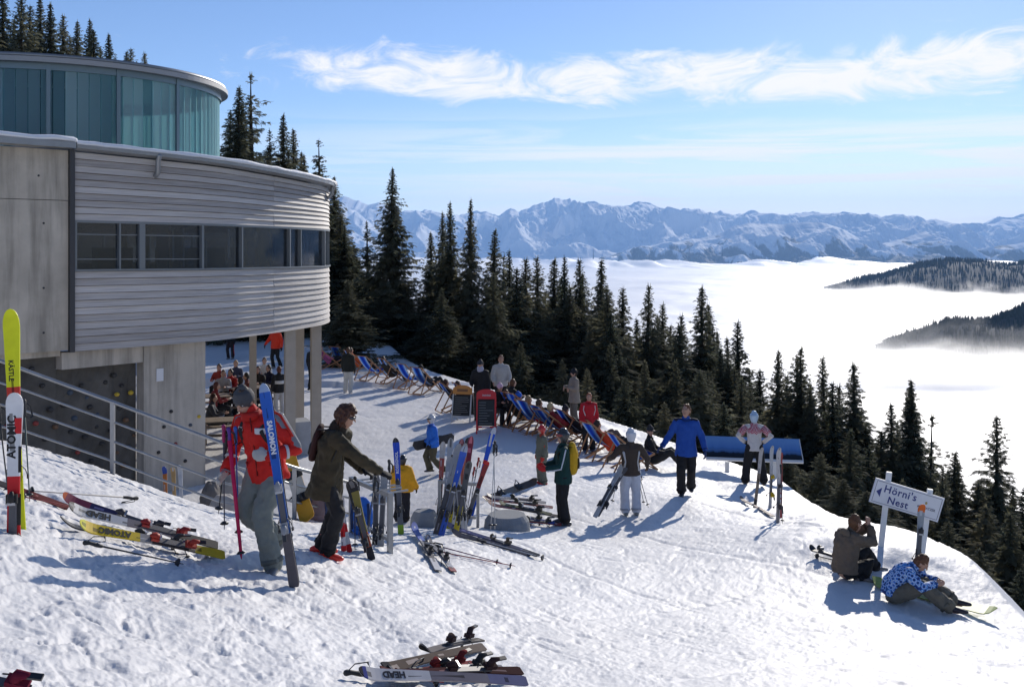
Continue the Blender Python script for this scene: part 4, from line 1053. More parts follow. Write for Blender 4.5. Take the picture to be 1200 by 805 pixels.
# ------------------------------------------------------------------ people
TEX_FOLD = bpy.data.textures.new('cloth_folds', 'CLOUDS'); TEX_FOLD.noise_scale = 0.11; TEX_FOLD.noise_depth = 2
TEX_HAIR = bpy.data.textures.new('hair_tufts', 'CLOUDS'); TEX_HAIR.noise_scale = 0.03; TEX_HAIR.noise_depth = 2
SKIN = mat('skin', (0.50, 0.29, 0.20), 0.55, spec=0.35)
def cloth(rgb, rough=0.75, sheen=0.0):
    n = 'fabric_%02x%02x%02x' % tuple(int(255 * min(1, v)) for v in rgb)
    return mat(n, rgb, rough, spec=0.25, var=0.10, nscale=14, bump=0.15, bscale=120)
def base_pose():
    V = Vector
    return dict(pel=V((0, 0, .96)), wst=V((0, 0, 1.10)), cst=V((0, 0, 1.29)), nck=V((0, .0, 1.47)), hd=V((0, .02, 1.63)), look=(0, 0),
                shR=V((.185, 0, 1.41)), elR=V((.24, -.02, 1.13)), wrR=V((.25, .06, .89)), shL=V((-.185, 0, 1.41)), elL=V((-.24, -.02, 1.13)), wrL=V((-.25, .06, .89)),
                hpR=V((.09, 0, .92)), knR=V((.11, .03, .50)), anR=V((.115, -.02, .10)), toR=V((.04, 1, 0)), hpL=V((-.09, 0, .92)), knL=V((-.11, .03, .50)), anL=V((-.115, -.02, .10)), toL=V((-.04, 1, 0)),
                fgR=V((0, .25, -1)), fgL=V((0, .25, -1)), curl=0.55)
UPPER = ('wst', 'cst', 'nck', 'hd', 'shR', 'elR', 'wrR', 'shL', 'elL', 'wrL')
def pose(lean=0.0, **kw):
    J = base_pose()
    if lean:
        Mx = Matrix.Rotation(-R(lean), 3, 'X')
        for k in UPPER: J[k] = J['pel'] + Mx @ (J[k] - J['pel'])
    for k, v in kw.items(): J[k] = Vector(v) if isinstance(v, tuple) and len(v) == 3 else v
    return J
def recline(**kw):
    a = dict(pel=(0, .0, .36), wst=(0, -.10, .47), cst=(0, -.24, .62), nck=(0, -.36, .77), hd=(0, -.40, .92), hpR=(.09, .04, .35), knR=(.12, .44, .54), anR=(.12, .74, .13), hpL=(-.09, .04, .35), knL=(-.12, .44, .54), anL=(-.12, .74, .13),
             shR=(.185, -.30, .73), elR=(.27, -.10, .52), wrR=(.12, .13, .50), shL=(-.185, -.30, .73), elL=(-.27, -.10, .52), wrL=(-.12, .13, .50), fgR=(-.6, .6, -.1), fgL=(.6, .6, -.1))
    a.update(kw); return pose(**a)
def seated(**kw):
    a = dict(pel=(0, .0, .52), wst=(0, -.01, .66), cst=(0, .03, .86), nck=(0, .07, 1.04), hd=(0, .11, 1.20), hpR=(.09, .04, .50), knR=(.12, .46, .53), anR=(.12, .46, .10), hpL=(-.09, .04, .50), knL=(-.12, .46, .53), anL=(-.12, .46, .10),
             shR=(.185, .05, .98), elR=(.25, .17, .73), wrR=(.12, .40, .78), shL=(-.185, .05, .98), elL=(-.25, .17, .73), wrL=(-.12, .40, .78), fgR=(-.4, .9, 0), fgL=(.4, .9, 0))
    a.update(kw); return pose(**a)
def remesh(o, v, smooth=2, fold=0.0):
    m = o.modifiers.new('join', 'REMESH'); m.mode = 'VOXEL'; m.voxel_size = v; m.use_smooth_shade = True
    if smooth:
        s = o.modifiers.new('soften', 'SMOOTH'); s.iterations = smooth; s.factor = 0.5
    if fold:
        d = o.modifiers.new('folds', 'DISPLACE'); d.texture = TEX_HAIR if o.name.startswith(('hair', 'fringe', 'fur')) else TEX_FOLD; d.strength = fold; d.mid_level = 0.5; d.texture_coords = 'LOCAL'
    return o
def hand_lofts(mb, wr, d, nrm, side, curl, k=1.0, fat=1.0):
    """palm, four fingers of different length and a thumb from the side of the palm; nrm is the back of the hand"""
    d = unit(d); nrm = perp(d, nrm); ac = d.cross(nrm) * side     # ac points to the thumb side
    kn = wr + d * (.095 * k)
    mb.loft([wr - d * .02 * k, wr + d * .03 * k, wr + d * .07 * k, kn], [.024 * k * fat, .034 * k * fat, .041 * k * fat, .040 * k * fat], [.019 * k * fat, .018 * k * fat, .016 * k * fat, .013 * k * fat], ac, 8)
    for j, (off, ln) in enumerate(((.031, .072), (.0105, .082), (-.0105, .077), (-.030, .058))):
        p = kn + ac * off * k - d * (.004 if j in (0, 3) else 0); dd = d.copy(); pts = [p - d * .012 * k]; c = curl * (1 + .12 * j)
        for fr in (.45, .32, .23):
            pts.append(p); p = p + dd * (ln * fr * k)
            dd = (Matrix.Rotation(-c * 1.05, 3, ac * side) @ dd if True else dd)
            if dd.dot(nrm) > d.dot(nrm) + 0.01: pass
        pts.append(p)
        r = .0088 * k * fat
        mb.loft(pts, [r * 1.05, r * 1.05, r, r * .92, r * .8][:len(pts)], n=6)
    t0 = wr + d * .028 * k + ac * .026 * k
    t1 = t0 + (ac * .7 + d * .7 - nrm * .2).normalized() * .042 * k
    t2 = t1 + (ac * .25 + d * .9 - nrm * .45).normalized() * .030 * k
    mb.loft([t0 - ac * .012 * k, t0, t1, t2], [.013 * k * fat, .0125 * k * fat, .0105 * k * fat, .0085 * k * fat], n=6)
def person(label, loc, yaw, h, J, jacket=(.1, .1, .1), trousers=(.03, .03, .035), boots=(.04, .04, .045), gloves=None, head=(), hair=(.06, .035, .02), v=0.016, group=None, face=0, long=0.0,
           bulk=1.0, legbulk=1.0, dh=0.0, extra=None, neckline=None, skin=None):
    """one figure: continuous body, with clothing, hair and head gear as its parts. h is the standing height."""
    root = thing('person', label, 'person', loc, -R(yaw), group); s = h / 1.75; root.scale = (s, s, s)
    sk = skin or SKIN
    sw = unit(J['shR'] - J['shL'])
    up = unit(J['hd'] - J['nck'])
    # head frame
    yw, pt = J['look']
    HM = Matrix.Rotation(-R(yw), 3, 'Z') @ Matrix.Rotation(-R(pt), 3, 'X')
    H = lambda x, y, z: J['hd'] + HM @ Vector((x, y, z))
    # ---------------- body
    b = MB()
    b.loft([H(0, -.012, -.035), H(0, -.012, .0), H(0, -.012, .045), H(0, -.012, .08)], [.066, .077, .077, .058], [.078, .095, .097, .076], HM @ Vector((1, 0, 0)), 12)
    b.loft([H(0, .022, -.098), H(0, .03, -.072), H(0, .022, -.02)], [.036, .052, .066], [.032, .048, .060], HM @ Vector((1, 0, 0)), 10)        # jaw and chin
    b.loft([H(0, .086, .022), H(0, .105, -.010), H(0, .112, -.024)], [.009, .012, .014], [.010, .012, .010], HM @ Vector((1, 0, 0)), 7)      # nose
    b.loft([H(-.04, .075, .032), H(0, .085, .034), H(.04, .075, .032)], [.010, .012, .010], n=6)                                              # brow
    b.loft([H(-.018, .082, -.052), H(.018, .082, -.052)], [.009, .009], n=6)                                                                 # lips
    for sx in (-1, 1): b.ball(H(sx * .079, -.008, -.002), (.012, .022, .032), 7, M=HM)                                                       # ears
    b.loft([J['nck'] - up * .03, J['nck'] + up * .03, H(0, -.015, -.06)], [.062, .052, .052], n=10)
    b.loft([J['pel'] - Vector((0, 0, .05)), J['wst'], J['cst'], J['cst'].lerp(J['nck'], .65), J['nck']], [.135, .125, .145, .13, .06], [.095, .09, .10, .085, .055], sw, 12)
    for S_, sd in (('R', 1), ('L', -1)):
        b.loft([J['sh' + S_] - sw * sd * .05, J['sh' + S_], J['el' + S_], J['wr' + S_]], [.05, .05, .038, .026], n=8)
        b.loft([J['hp' + S_], J['kn' + S_], J['an' + S_]], [.078, .052, .040], n=8)
        t = unit(J['to' + S_]); b.loft([J['an' + S_] - t * .03 - Vector((0, 0, .05)), J['an' + S_] + t * .13 - Vector((0, 0, .06))], [.036, .034], [.03, .024], None, 7)
        fd = unit(J['fg' + S_]); fore = unit(J['wr' + S_] - J['el' + S_])
        back = Vector((sd, 0.2, 0.25))
        if 'bk' + S_ in J: back = J['bk' + S_]
        hand_lofts(b, J['wr' + S_], fd, back, 1 if sd < 0 else -1, J['curl'], 1.0)
    remesh(b.build('body', sk, root), min(v, 0.011) if v < .02 else v * .85, 1)
    # ---------------- trousers
    def lofted(name, fn, m, vv=v, sm=2, fold=0.028):
        q = MB(); fn(q); return remesh(q.build(name, m, root), vv, sm, fold if v > .015 else .055)
    lb = legbulk
    def tr(q):
        q.loft([J['wst'] - unit(J['wst'] - J['pel']) * .04, J['pel'], (J['hpR'] + J['hpL']) / 2 - Vector((0, 0, .02))], [.145, .165, .15], [.11, .125, .11], sw, 12)
        for S_ in 'RL':
            q.loft([J['hp' + S_], J['hp' + S_].lerp(J['kn' + S_], .5), J['kn' + S_], J['kn' + S_].lerp(J['an' + S_], .55), J['an' + S_].lerp(J['kn' + S_], .06)], [.100 * lb, .092 * lb, .078 * lb, .078 * lb, .085 * lb], n=10)
    lofted('trousers', tr, cloth(trousers))
    # ---------------- boots
    bm_ = mat('boot_%02x%02x%02x' % tuple(int(255 * c) for c in boots), boots, 0.35, coat=0.2)
    for S_ in 'RL':
        t = unit(J['to' + S_]); an = J['an' + S_]; dz = unit(J['kn' + S_] - an)
        q = MB()
        q.loft([an + dz * .13, an + dz * .03, an - dz * .02], [.064, .062, .060], [.07, .07, .065], None, 9)
        q.loft([an - t * .075 - dz * .055, an + t * .03 - dz * .045, an + t * .14 - dz * .062, an + t * .19 - dz * .068], [.052, .056, .050, .038], [.042, .050, .036, .026], t.cross(dz), 9)
        remesh(q.build('boot', bm_, root), max(v * .8, .012), 1)
    # ---------------- jacket
    jm = cloth(jacket)
    def jk(q):
        hem = J['pel'] - unit(J['wst'] - J['pel']) * (.13 + long)
        if long == 0 and (J['knR'] - J['hpR']).normalized().z > -0.5: hem = J['pel'] - unit(J['wst'] - J['pel']) * .03
        q.loft([hem, J['pel'], J['wst'], J['cst'], J['cst'].lerp(J['nck'], .62), J['nck'] - up * .01, J['nck'] + up * .035],
               [(.192 + .2 * long) * bulk, .185 * bulk, .170 * bulk, .178 * bulk, .165 * bulk, .088, .078], [(.150 + .2 * long) * bulk, .142 * bulk, .126 * bulk, .130 * bulk, .112 * bulk, .080, .076], sw, 14, cap='hem')
        for S_, sd in (('R', 1), ('L', -1)):
            fore = J['el' + S_].lerp(J['wr' + S_], .93)
            q.loft([J['sh' + S_] - sw * sd * .07, J['sh' + S_] - Vector((0, 0, .01)), J['sh' + S_].lerp(J['el' + S_], .5), J['el' + S_], J['el' + S_].lerp(J['wr' + S_], .5), fore], [.075 * bulk, .078 * bulk, .068 * bulk, .062 * bulk, .056 * bulk, .050 * bulk], n=10)
    lofted('jacket', jk, jm)
    if v <= .022:
        dk = cloth(tuple(c * .45 for c in jacket)); axis = unit(J['wst'] - J['pel']); fw = perp(axis, (0, 1, 0))
        q = MB(); q.loft([J['nck'] - up * .03 + fw * .01, J['nck'] + up * .028 + fw * .014], [.096, .090], [.090, .086], sw, 14, cap='flat'); q.build('collar', dk, root)
        for S_ in 'RL':
            q = MB(); q.loft([J['el' + S_].lerp(J['wr' + S_], .90), J['el' + S_].lerp(J['wr' + S_], 1.0)], [.053 * bulk, .047 * bulk], n=10, cap='flat'); q.build('cuff', dk, root)
            q = MB(); kn, an = J['kn' + S_], J['an' + S_]; q.loft([kn.lerp(an, .86), kn.lerp(an, .965)], [.086 * legbulk, .090 * legbulk], n=10, cap='flat'); q.build('trouser_cuff', cloth(tuple(c * .6 for c in trousers)), root)
        if h > 1.3 and not long:
            for sx in (-1, 1):
                q = MB(); c0 = J['pel'] + axis * .03 + sw * (sx * .115 * bulk) + fw * (.105 * bulk); q.loft([c0 - axis * .045 - sw * sx * .02, c0 + axis * .045 + sw * sx * .01], [.012, .012], [.010, .010], None, 6); q.build('pocket_zip', dk, root)
    # ---------------- gloves
    if gloves:
        gm = cloth(gloves)
        for S_, sd in (('R', 1), ('L', -1)):
            q = MB(); back = Vector((sd, .2, .25)) if 'bk' + S_ not in J else J['bk' + S_]
            hand_lofts(q, J['wr' + S_], J['fg' + S_], back, 1 if sd < 0 else -1, J['curl'], 1.06, 1.45)
            q.loft([J['el' + S_].lerp(J['wr' + S_], .86), J['wr' + S_] + unit(J['fg' + S_]) * .02], [.044, .036], n=8)
            remesh(q.build('glove', gm, root), min(v * .8, .010) if v < .02 else v * .7, 1)
    # ---------------- hair and head gear
    if hair and 'helmet' not in head:
        q = MB()
        q.loft([H(0, -.035, -.03 - dh), H(0, -.034, .0), H(0, -.022, .05), H(0, -.018, .085)], [.078, .088, .088, .066], [.075, .085, .098, .080], HM @ Vector((1, 0, 0)), 12)
        if dh > 0.02: q.loft([H(0, -.06, -.09 - dh * .6), H(0, -.05, -.02), H(0, .02, .085)], [.085, .095, .075], [.05, .07, .085], HM @ Vector((1, 0, 0)), 10)
        remesh(q.build('hair', mat('hair_%02x%02x%02x' % tuple(int(255 * c) for c in hair), hair, 0.55, spec=0.4, var=.3, nscale=60), root), max(v * .6, .009), 1, .03)
    for item in head:
        if item == 'helmet' or (isinstance(item, tuple) and item[0] == 'helmet'): pass
    for k, c in [(i if isinstance(i, tuple) else (i, None)) for i in head]:
        if c is None: continue
        m = cloth(c) if k in ('beanie', 'cap', 'hood') else mat('shell_%02x%02x%02x' % tuple(int(255 * x) for x in c), c, 0.3, coat=0.5)
        q = MB()
        if k == 'beanie':
            q.loft([H(0, -.014, .018), H(0, -.016, .05), H(0, -.020, .10), H(0, -.026, .128)], [.092, .094, .080, .045], [.108, .110, .092, .05], HM @ Vector((1, 0, 0)), 14)
            q.loft([H(0, -.012, .012), H(0, -.014, .05)], [.097, .097], [.114, .114], HM @ Vector((1, 0, 0)), 14, cap='flat')
            remesh(q.build('hat', m, root), .010, 1)
        elif k == 'cap':
            q.loft([H(0, -.012, .035), H(0, -.014, .08), H(0, -.02, .118)], [.090, .086, .05], [.104, .100, .06], HM @ Vector((1, 0, 0)), 12)
            q.loft([H(0, .07, .040), H(0, .125, .034), H(0, .165, .022)], [.075, .070, .05], [.006, .006, .005], HM @ Vector((1, 0, 0)), 10)
            q.build('cap', m, root)
        elif k == 'shell':
            q.loft([H(0, -.03, -.045), H(0, -.03, .0), H(0, -.02, .05), H(0, -.018, .088), H(0, -.018, .108)], [.090, .104, .110, .098, .074], [.085, .108, .128, .114, .086], HM @ Vector((1, 0, 0)), 14)
            remesh(q.build('helmet', m, root), .012, 1)
        elif k == 'goggles':
            q.loft([H(-.09, .02, .045), H(-.055, .098, .042), H(0, .118, .042), H(.055, .098, .042), H(.09, .02, .045)], [.026] * 5, [.012] * 5, HM @ Vector((0, 0, 1)), 8)
            q.build('goggles', m, root)
        elif k == 'shades':
            for sx in (-1, 1): q.loft([H(sx * .012, .104, .014), H(sx * .05, .094, .014), H(sx * .072, .066, .016)], [.015, .018, .014], [.005] * 3, HM @ Vector((0, 0, 1)), 8)
            q.loft([H(-.084, .0, .018), H(-.074, .066, .018)], [.003, .004], n=5); q.loft([H(.084, .0, .018), H(.074, .066, .018)], [.003, .004], n=5)
            q.build('sunglasses', m, root)
        elif k == 'hood':
            q.loft([J['nck'] - Vector((0, .10, .06)), J['nck'] - Vector((0, .11, -.03)), J['nck'] - Vector((0, .09, -.09))], [.13, .14, .10], [.05, .06, .04], sw, 12)
            remesh(q.build('hood', m, root), v, 1)
    if face:
        for sx in (-1, 1):
            MB().ball(H(sx * .032, .082, .012), (.011, .008, .007), 8, M=HM).build('eye', mat('eye_white', (.6, .58, .55), .2), root)
            MB().ball(H(sx * .032, .0885, .012), (.005, .003, .005), 6, M=HM).build('iris', mat('eye_dark', (.03, .025, .02), .2), root)
            MB().loft([H(sx * .016, .093, .030), H(sx * .034, .091, .034), H(sx * .052, .080, .028)], [.004, .005, .003], n=5).build('eyebrow', mat('brow_hair', (.05, .03, .02), .8), root)
        MB().loft([H(-.024, .084, -.0535), H(0, .091, -.052), H(.024, .084, -.0535)], [.003, .0042, .003], n=6).build('mouth', mat('lip', (.32, .10, .09), .5), root)
    if extra: extra(root, J, H)
    return root
def band(root, name, a, b, t0, t1, r, m, n=10):
    """ring of cloth round a limb between a and b"""
    MB().loft([a.lerp(b, t0), a.lerp(b, t1)], [r, r], n=n, cap='flat').build(name, m, root)
def backpack(root, J, rgb, w=.15, hgt=.40, dep=.10, trim=(.03, .03, .03)):
    q = MB(); c = J['cst']; bk = Vector((0, -1, 0)); up = unit(J['nck'] - J['pel']); bk = perp(up, bk)
    p = c + bk * .17 - up * .03
    q.loft([p - up * hgt * .5, p - up * hgt * .2, p + up * hgt * .2, p + up * hgt * .48], [w * .9, w, w, w * .7], [dep, dep * 1.1, dep, dep * .6], (1, 0, 0), 10)
    o = remesh(q.build('backpack', cloth(rgb), root), .015, 1, .01)
    MB().loft([p - up * hgt * .1 + bk * dep * .8, p - up * hgt * .38 + bk * dep * .8], [w * .7, w * .7], [dep * .5, dep * .5], (1, 0, 0), 8).build('pocket', cloth(trim), root)
    for sx in (-1, 1):
        MB().loft([p + up * hgt * .42 + Vector((sx * .09, 0, 0)), J['cst'].lerp(J['nck'], .75) + Vector((sx * .10, .01, .045)), J['cst'] + Vector((sx * .12, .135, .04)), J['wst'] + Vector((sx * .15, .06, 0))], [.022] * 4, [.008] * 4, (1, 0, 0), 6).build('strap', cloth(trim), root)
def Hpx(px, py, top, d=None):
    """ground point under a figure and its height from head row to foot row"""
    g = G(px, py)
    if d: g = Vector(((px - 600) / FPX * d, d, zg((px - 600) / FPX * d, d)))
    return g, (py - top) / FPX * g.y
BLK = (.018, .018, .02)

# 1 man with blue skis
g, h = Hpx(318, 667, 449)
RED_ORG = g
jr = pose(lean=0, look=(-4, 26), pel=(.05, 0, .95), wst=(.07, .01, 1.09), cst=(.10, .05, 1.27), nck=(.15, .08, 1.44), hd=(.20, .15, 1.575), shL=(-.10, .06, 1.40), elL=(-.29, .02, 1.14), wrL=(-.12, .22, 1.11), fgL=(.9, .3, .05), bkL=(0, 1, .3), shR=(.29, .06, 1.36), elR=(.40, .02, 1.10), wrR=(.40, .16, .90), fgR=(.05, .8, -.45), bkR=(1, 0, .3),
          hpR=(.14, 0, .91), hpL=(-.04, 0, .91), knR=(.24, .10, .52), anR=(.11, -.30, .19), knL=(-.02, .18, .51), anL=(-.13, .16, .10), toR=(.15, 1, -.5), toL=(-.35, 1, 0), curl=.95)
def red_extra(root, J, H):
    gy = cloth((.20, .21, .23)); wh = cloth((.62, .62, .62)); bk = cloth((.02, .02, .025))
    for S_, sd in (('R', 1), ('L', -1)):
        a, b, c = J['sh' + S_], J['el' + S_], J['wr' + S_]
        q = MB(); q.loft([a + Vector((-sd * .05, -.005, .028)), a + Vector((sd * .012, -.01, .018)), a.lerp(b, .45) + Vector((sd * .022, -.01, .0)), a.lerp(b, .9) + Vector((sd * .022, -.01, 0))], [.064, .072, .058, .046], n=10)
        remesh(q.build('sleeve_panel', gy, root), .012, 1)
        band(root, 'reflective_band', b, c, .30, .40, .0665, wh); band(root, 'cuff', b, c, .90, .99, .055, gy)
        MB().loft([a + Vector((-sd * .02, .02, .088)), a + Vector((sd * .06, .02, .055)), a.lerp(b, .55) + Vector((sd * .075, .03, .02))], [.014, .014, .012], n=6).build('piping', cloth((.55, .03, .02)), root)
    # chest patches, collar, backpack straps
    up = unit(J['nck'] - J['pel'])
    for x, w in ((-.095, .10), (.13, .05)):
        p = J['cst'] + Vector((x, .152 - abs(x) * .35, .045)); MB().box(None, (w, .02, .055), M=Matrix.Translation(p) @ Matrix.Rotation(-R(6), 4, 'X') @ Matrix.Rotation(-x * 2.2, 4, 'Z')).build('chest_flap', wh, root)
    MB().loft([J['cst'] + Vector((0, .142, .16)), J['wst'] + Vector((0, .145, 0)), J['pel'] + Vector((0, .15, -.05))], [.006, .006, .006], n=5).build('zip', cloth((.12, .01, .01)), root)
    MB().loft([J['nck'] + Vector((0, .03, -.02)), J['nck'] + Vector((0, .045, .05))], [.094, .098], [.088, .090], (1, 0, 0), 14, cap='flat').build('collar', cloth((.45, .02, .015)), root)
    backpack(root, J, (.025, .025, .03), .16, .42, .09)
person('man in red jacket and grey beanie carrying blue skis upright on his shoulder side', g, 202, h, jr, (.58, .022, .016), (.20, .22, .20), (.16, .16, .16), (.50, .48, .44), [('beanie', (.075, .075, .08))], v=.013, face=1, bulk=1.08, legbulk=1.18, extra=red_extra)

# 2 woman reaching for skis
g, h = Hpx(384, 655, 470)
WOM_ORG = g
jw = pose(lean=9, look=(4, 12), hd=(.0, .21, 1.57), nck=(0, .12, 1.43), shR=(.18, .13, 1.37), elR=(.21, .40, 1.17), wrR=(.10, .60, 1.00), fgR=(-.1, .9, -.35), bkR=(.2, .3, 1), shL=(-.18, .13, 1.37), elL=(-.25, .16, 1.08), wrL=(-.16, .36, .96), fgL=(.3, .8, -.4), bkL=(-.2, .3, 1),
          knR=(.11, .15, .52), anR=(.10, .02, .10), knL=(-.10, .05, .50), anL=(-.10, -.10, .12), curl=.8)
def wom_extra(root, J, H):
    q = MB()
    q.loft([H(0, -.05, .02), H(0, -.02, .06), H(0, .035, .095), H(0, .085, .08)], [.095, .105, .085, .05], [.10, .10, .06, .03], (1, 0, 0), 12)
    for sx in (-1, 1): q.loft([H(sx * .075, .03, .05), H(sx * .088, .0, -.02), H(sx * .08, -.02, -.08)], [.028, .034, .026], n=7)
    remesh(q.build('fringe', MATS['hair_%02x%02x%02x' % tuple(int(255 * c) for c in (.075, .028, .014))], root), .010, 1, .04)
    dk = cloth((.018, .018, .02))
    q = MB().loft([J['nck'] + Vector((0, -.02, -.05)), J['nck'] + Vector((0, .0, .03))], [.115, .10], [.11, .095], (1, 0, 0), 14)
    remesh(q.build('fur_collar', cloth((.035, .026, .018)), root), .012, 1, .03)
    MB().loft([J['nck'] + Vector((0, .09, -.05)), J['wst'] + Vector((0, .15, 0)), J['pel'] + Vector((0, .165, -.12))], [.008] * 3, n=5).build('zip', cloth((.10, .085, .05)), root)
    for sx in (-1, 1):
        MB().box(None, (.10, .02, .07), M=Matrix.Translation(J['pel'] + Vector((sx * .145, .085, -.02))) @ Matrix.Rotation(-sx * .9, 4, 'Z')).build('pocket', cloth((.06, .05, .03)), root)
    backpack(root, J, (.05, .02, .018), .13, .36, .05)
person('woman in dark olive coat, sunglasses and bright red ski boots reaching for her skis', g, 96, h, jw, (.055, .045, .026), (.02, .02, .022), (.72, .035, .015), (.015, .015, .017), [('shades', (.02, .02, .03))], hair=(.075, .028, .014), v=.013, face=1, long=.14, bulk=1.16, dh=.06, legbulk=1.05, extra=wom_extra)

# 3 child in yellow
g, h = Hpx(471, 612, 536)
person('child in orange yellow jacket and black helmet behind the standing blue skis', g, 25, h, pose(lean=4, elR=(.30, .02, 1.14), wrR=(.34, .18, .92), elL=(-.30, .02, 1.14), wrL=(-.34, .14, .92)), (.75, .36, .02), (.02, .02, .025), (.05, .05, .05), BLK, [('shell', (.02, .02, .025)), ('goggles', (.05, .03, .03))], v=.02, hair=None, bulk=1.75, legbulk=1.5)
# 4 child with snowboard
g, h = Hpx(507, 556, 488)
person('child in bright blue jacket and white helmet walking with a dark snowboard under one arm', g, 250, h, pose(lean=3, knR=(.11, .18, .52), anR=(.10, .05, .14), knL=(-.1, .02, .48), anL=(-.1, -.32, .13), elL=(-.27, -.05, 1.10), wrL=(-.24, .16, .95), elR=(.27, -.05, 1.10), wrR=(.22, .16, .95)),
       (.03, .16, .62), (.10, .085, .05), (.06, .06, .07), BLK, [('shell', (.55, .55, .56)), ('goggles', (.06, .05, .05))], v=.02, hair=None, bulk=1.3, legbulk=1.3)
CHILD4 = (g, h)
# 5 white trousers, dark jacket
g, h = Hpx(408, 461, 408)
person('skier in black jacket and cream white trousers standing with back turned by the deckchairs', g, 20, h, pose(), (.022, .024, .02), (.62, .60, .55), (.55, .55, .55), BLK, hair=(.10, .045, .02), v=.03, bulk=1.15, legbulk=1.15)
# 6, 7 couple behind the menu boards
g, h = Hpx(563, 488, 418, 31.5)
person('man in black jacket, cap and pale scarf standing behind the menu boards', g, 190, h, pose(elR=(.27, .05, 1.12), wrR=(.2, .22, 1.05)), BLK, (.05, .055, .05), BLK, None, [('cap', (.035, .04, .05))], v=.025, bulk=1.1,
       extra=lambda r, J, H: MB().loft([J['nck'] + Vector((0, .0, -.02)), J['nck'] + Vector((0, .02, .06))], [.11, .10], n=10).build('scarf', cloth((.42, .42, .50)), r))
g, h = Hpx(587, 490, 423, 33.0)
person('person in light grey jacket standing next to the man in black cap', g, 175, h, pose(elR=(.27, .05, 1.15), elL=(-.27, .05, 1.15), wrR=(.24, .18, .98), wrL=(-.24, .18, .98)), (.46, .45, .43), BLK, BLK, None, hair=(.16, .07, .03), v=.025, bulk=1.15)
# 8 figures seated by the boards
g, _ = Hpx(584, 490, 440, 30.6)
person('person in pink hat and dark jacket seated beside the menu boards', g, 150, 1.66, seated(), (.02, .02, .02), BLK, BLK, None, [('beanie', (.62, .42, .52))], v=.026)
g, _ = Hpx(598, 494, 450, 31.2)
person('brown haired person seated in dark clothes at the first deckchair of the front row', g, 60, 1.7, seated(), (.02, .02, .022), BLK, BLK, None, hair=(.12, .05, .02), v=.026)
# 9 tan coat
g, h = Hpx(673, 500, 437, 31.5)
person('person in long beige coat and dark hat standing beyond the deckchairs', g, 250, 1.70, pose(elR=(.25, .05, 1.15), wrR=(.2, .25, 1.2), elL=(-.25, .05, 1.15), wrL=(-.15, .25, 1.2)), (.30, .25, .20), (.14, .12, .10), BLK, None, [('beanie', (.02, .02, .025))], v=.025, long=.12, bulk=1.15)
# 10 red jacket
g, h = Hpx(690, 531, 462)
def red10(root, J, H):
    for S_ in 'RL':
        a, b = J['sh' + S_], J['el' + S_]; sd = 1 if S_ == 'R' else -1
        MB().loft([a + Vector((-sd * .02, .075, -.02)), a.lerp(b, .5) + Vector((-sd * .03, .075, 0)), J['wst'] + Vector((sd * .13, .10, .02))], [.016] * 3, n=6).build('white_stripe', cloth((.6, .58, .58)), root)
person('young skier in red jacket with white stripes and black trousers facing the path', g, 170, h, pose(look=(20, 0)), (.52, .02, .03), BLK, (.10, .12, .20), None, hair=(.30, .09, .03), v=.022, bulk=1.12, legbulk=1.15, extra=red10)
# 11 boy
g, h = Hpx(635, 568, 500)
def boy(root, J, H):
    b = cloth((.45, .07, .04))
    band(root, 'red_sleeve_band', J['shL'], J['elL'], .0, .95, .075, b, 10)
    MB().loft([J['nck'] + Vector((-.03, -.0, -.02)), J['cst'] + Vector((-.05, -.05, 0))], [.10, .10], n=8).build('red_scarf', b, root)
person('child in grey green snowsuit with red helmet and red boots', g, 250, h, pose(), (.15, .155, .12), (.15, .155, .12), (.62, .03, .025), (.5, .04, .03), [('shell', (.55, .025, .02)), ('goggles', (.3, .03, .03))], v=.02, hair=None, bulk=1.3, legbulk=1.4, extra=boy)
# 12 green jacket, yellow backpack
g, h = Hpx(660, 615, 505)
def green(root, J, H):
    w = cloth((.62, .64, .68))
    for S_ in 'RL':
        a, b, c = J['sh' + S_], J['el' + S_], J['wr' + S_]; sd = 1 if S_ == 'R' else -1
        MB().loft([a + Vector((sd * .062, 0, .03)), a.lerp(b, .5) + Vector((sd * .068, 0, 0)), b + Vector((sd * .060, 0, -.02)), b.lerp(c, .5) + Vector((sd * .054, 0, -.03)), c + Vector((sd * .045, 0, -.03))], [.014] * 5, n=6).build('sleeve_stripe', w, root)
    backpack(root, J, (.62, .36, .02), .16, .46, .11, (.05, .035, .01))
person('skier in dark green jacket with white sleeve stripe and yellow backpack', g, 262, h, pose(elL=(-.25, .10, 1.12), wrL=(-.16, .34, 1.08), elR=(.25, .10, 1.12), wrR=(.16, .34, 1.08), fgL=(.3, .9, .1), fgR=(-.3, .9, .1), look=(0, -4)), (.012, .05, .045), (.02, .02, .022), (.06, .06, .065), (.55, .03, .03), [('shell', (.03, .03, .03)), ('goggles', (.35, .05, .03))], v=.018, hair=None, bulk=1.1, legbulk=1.2, long=.04, extra=green)
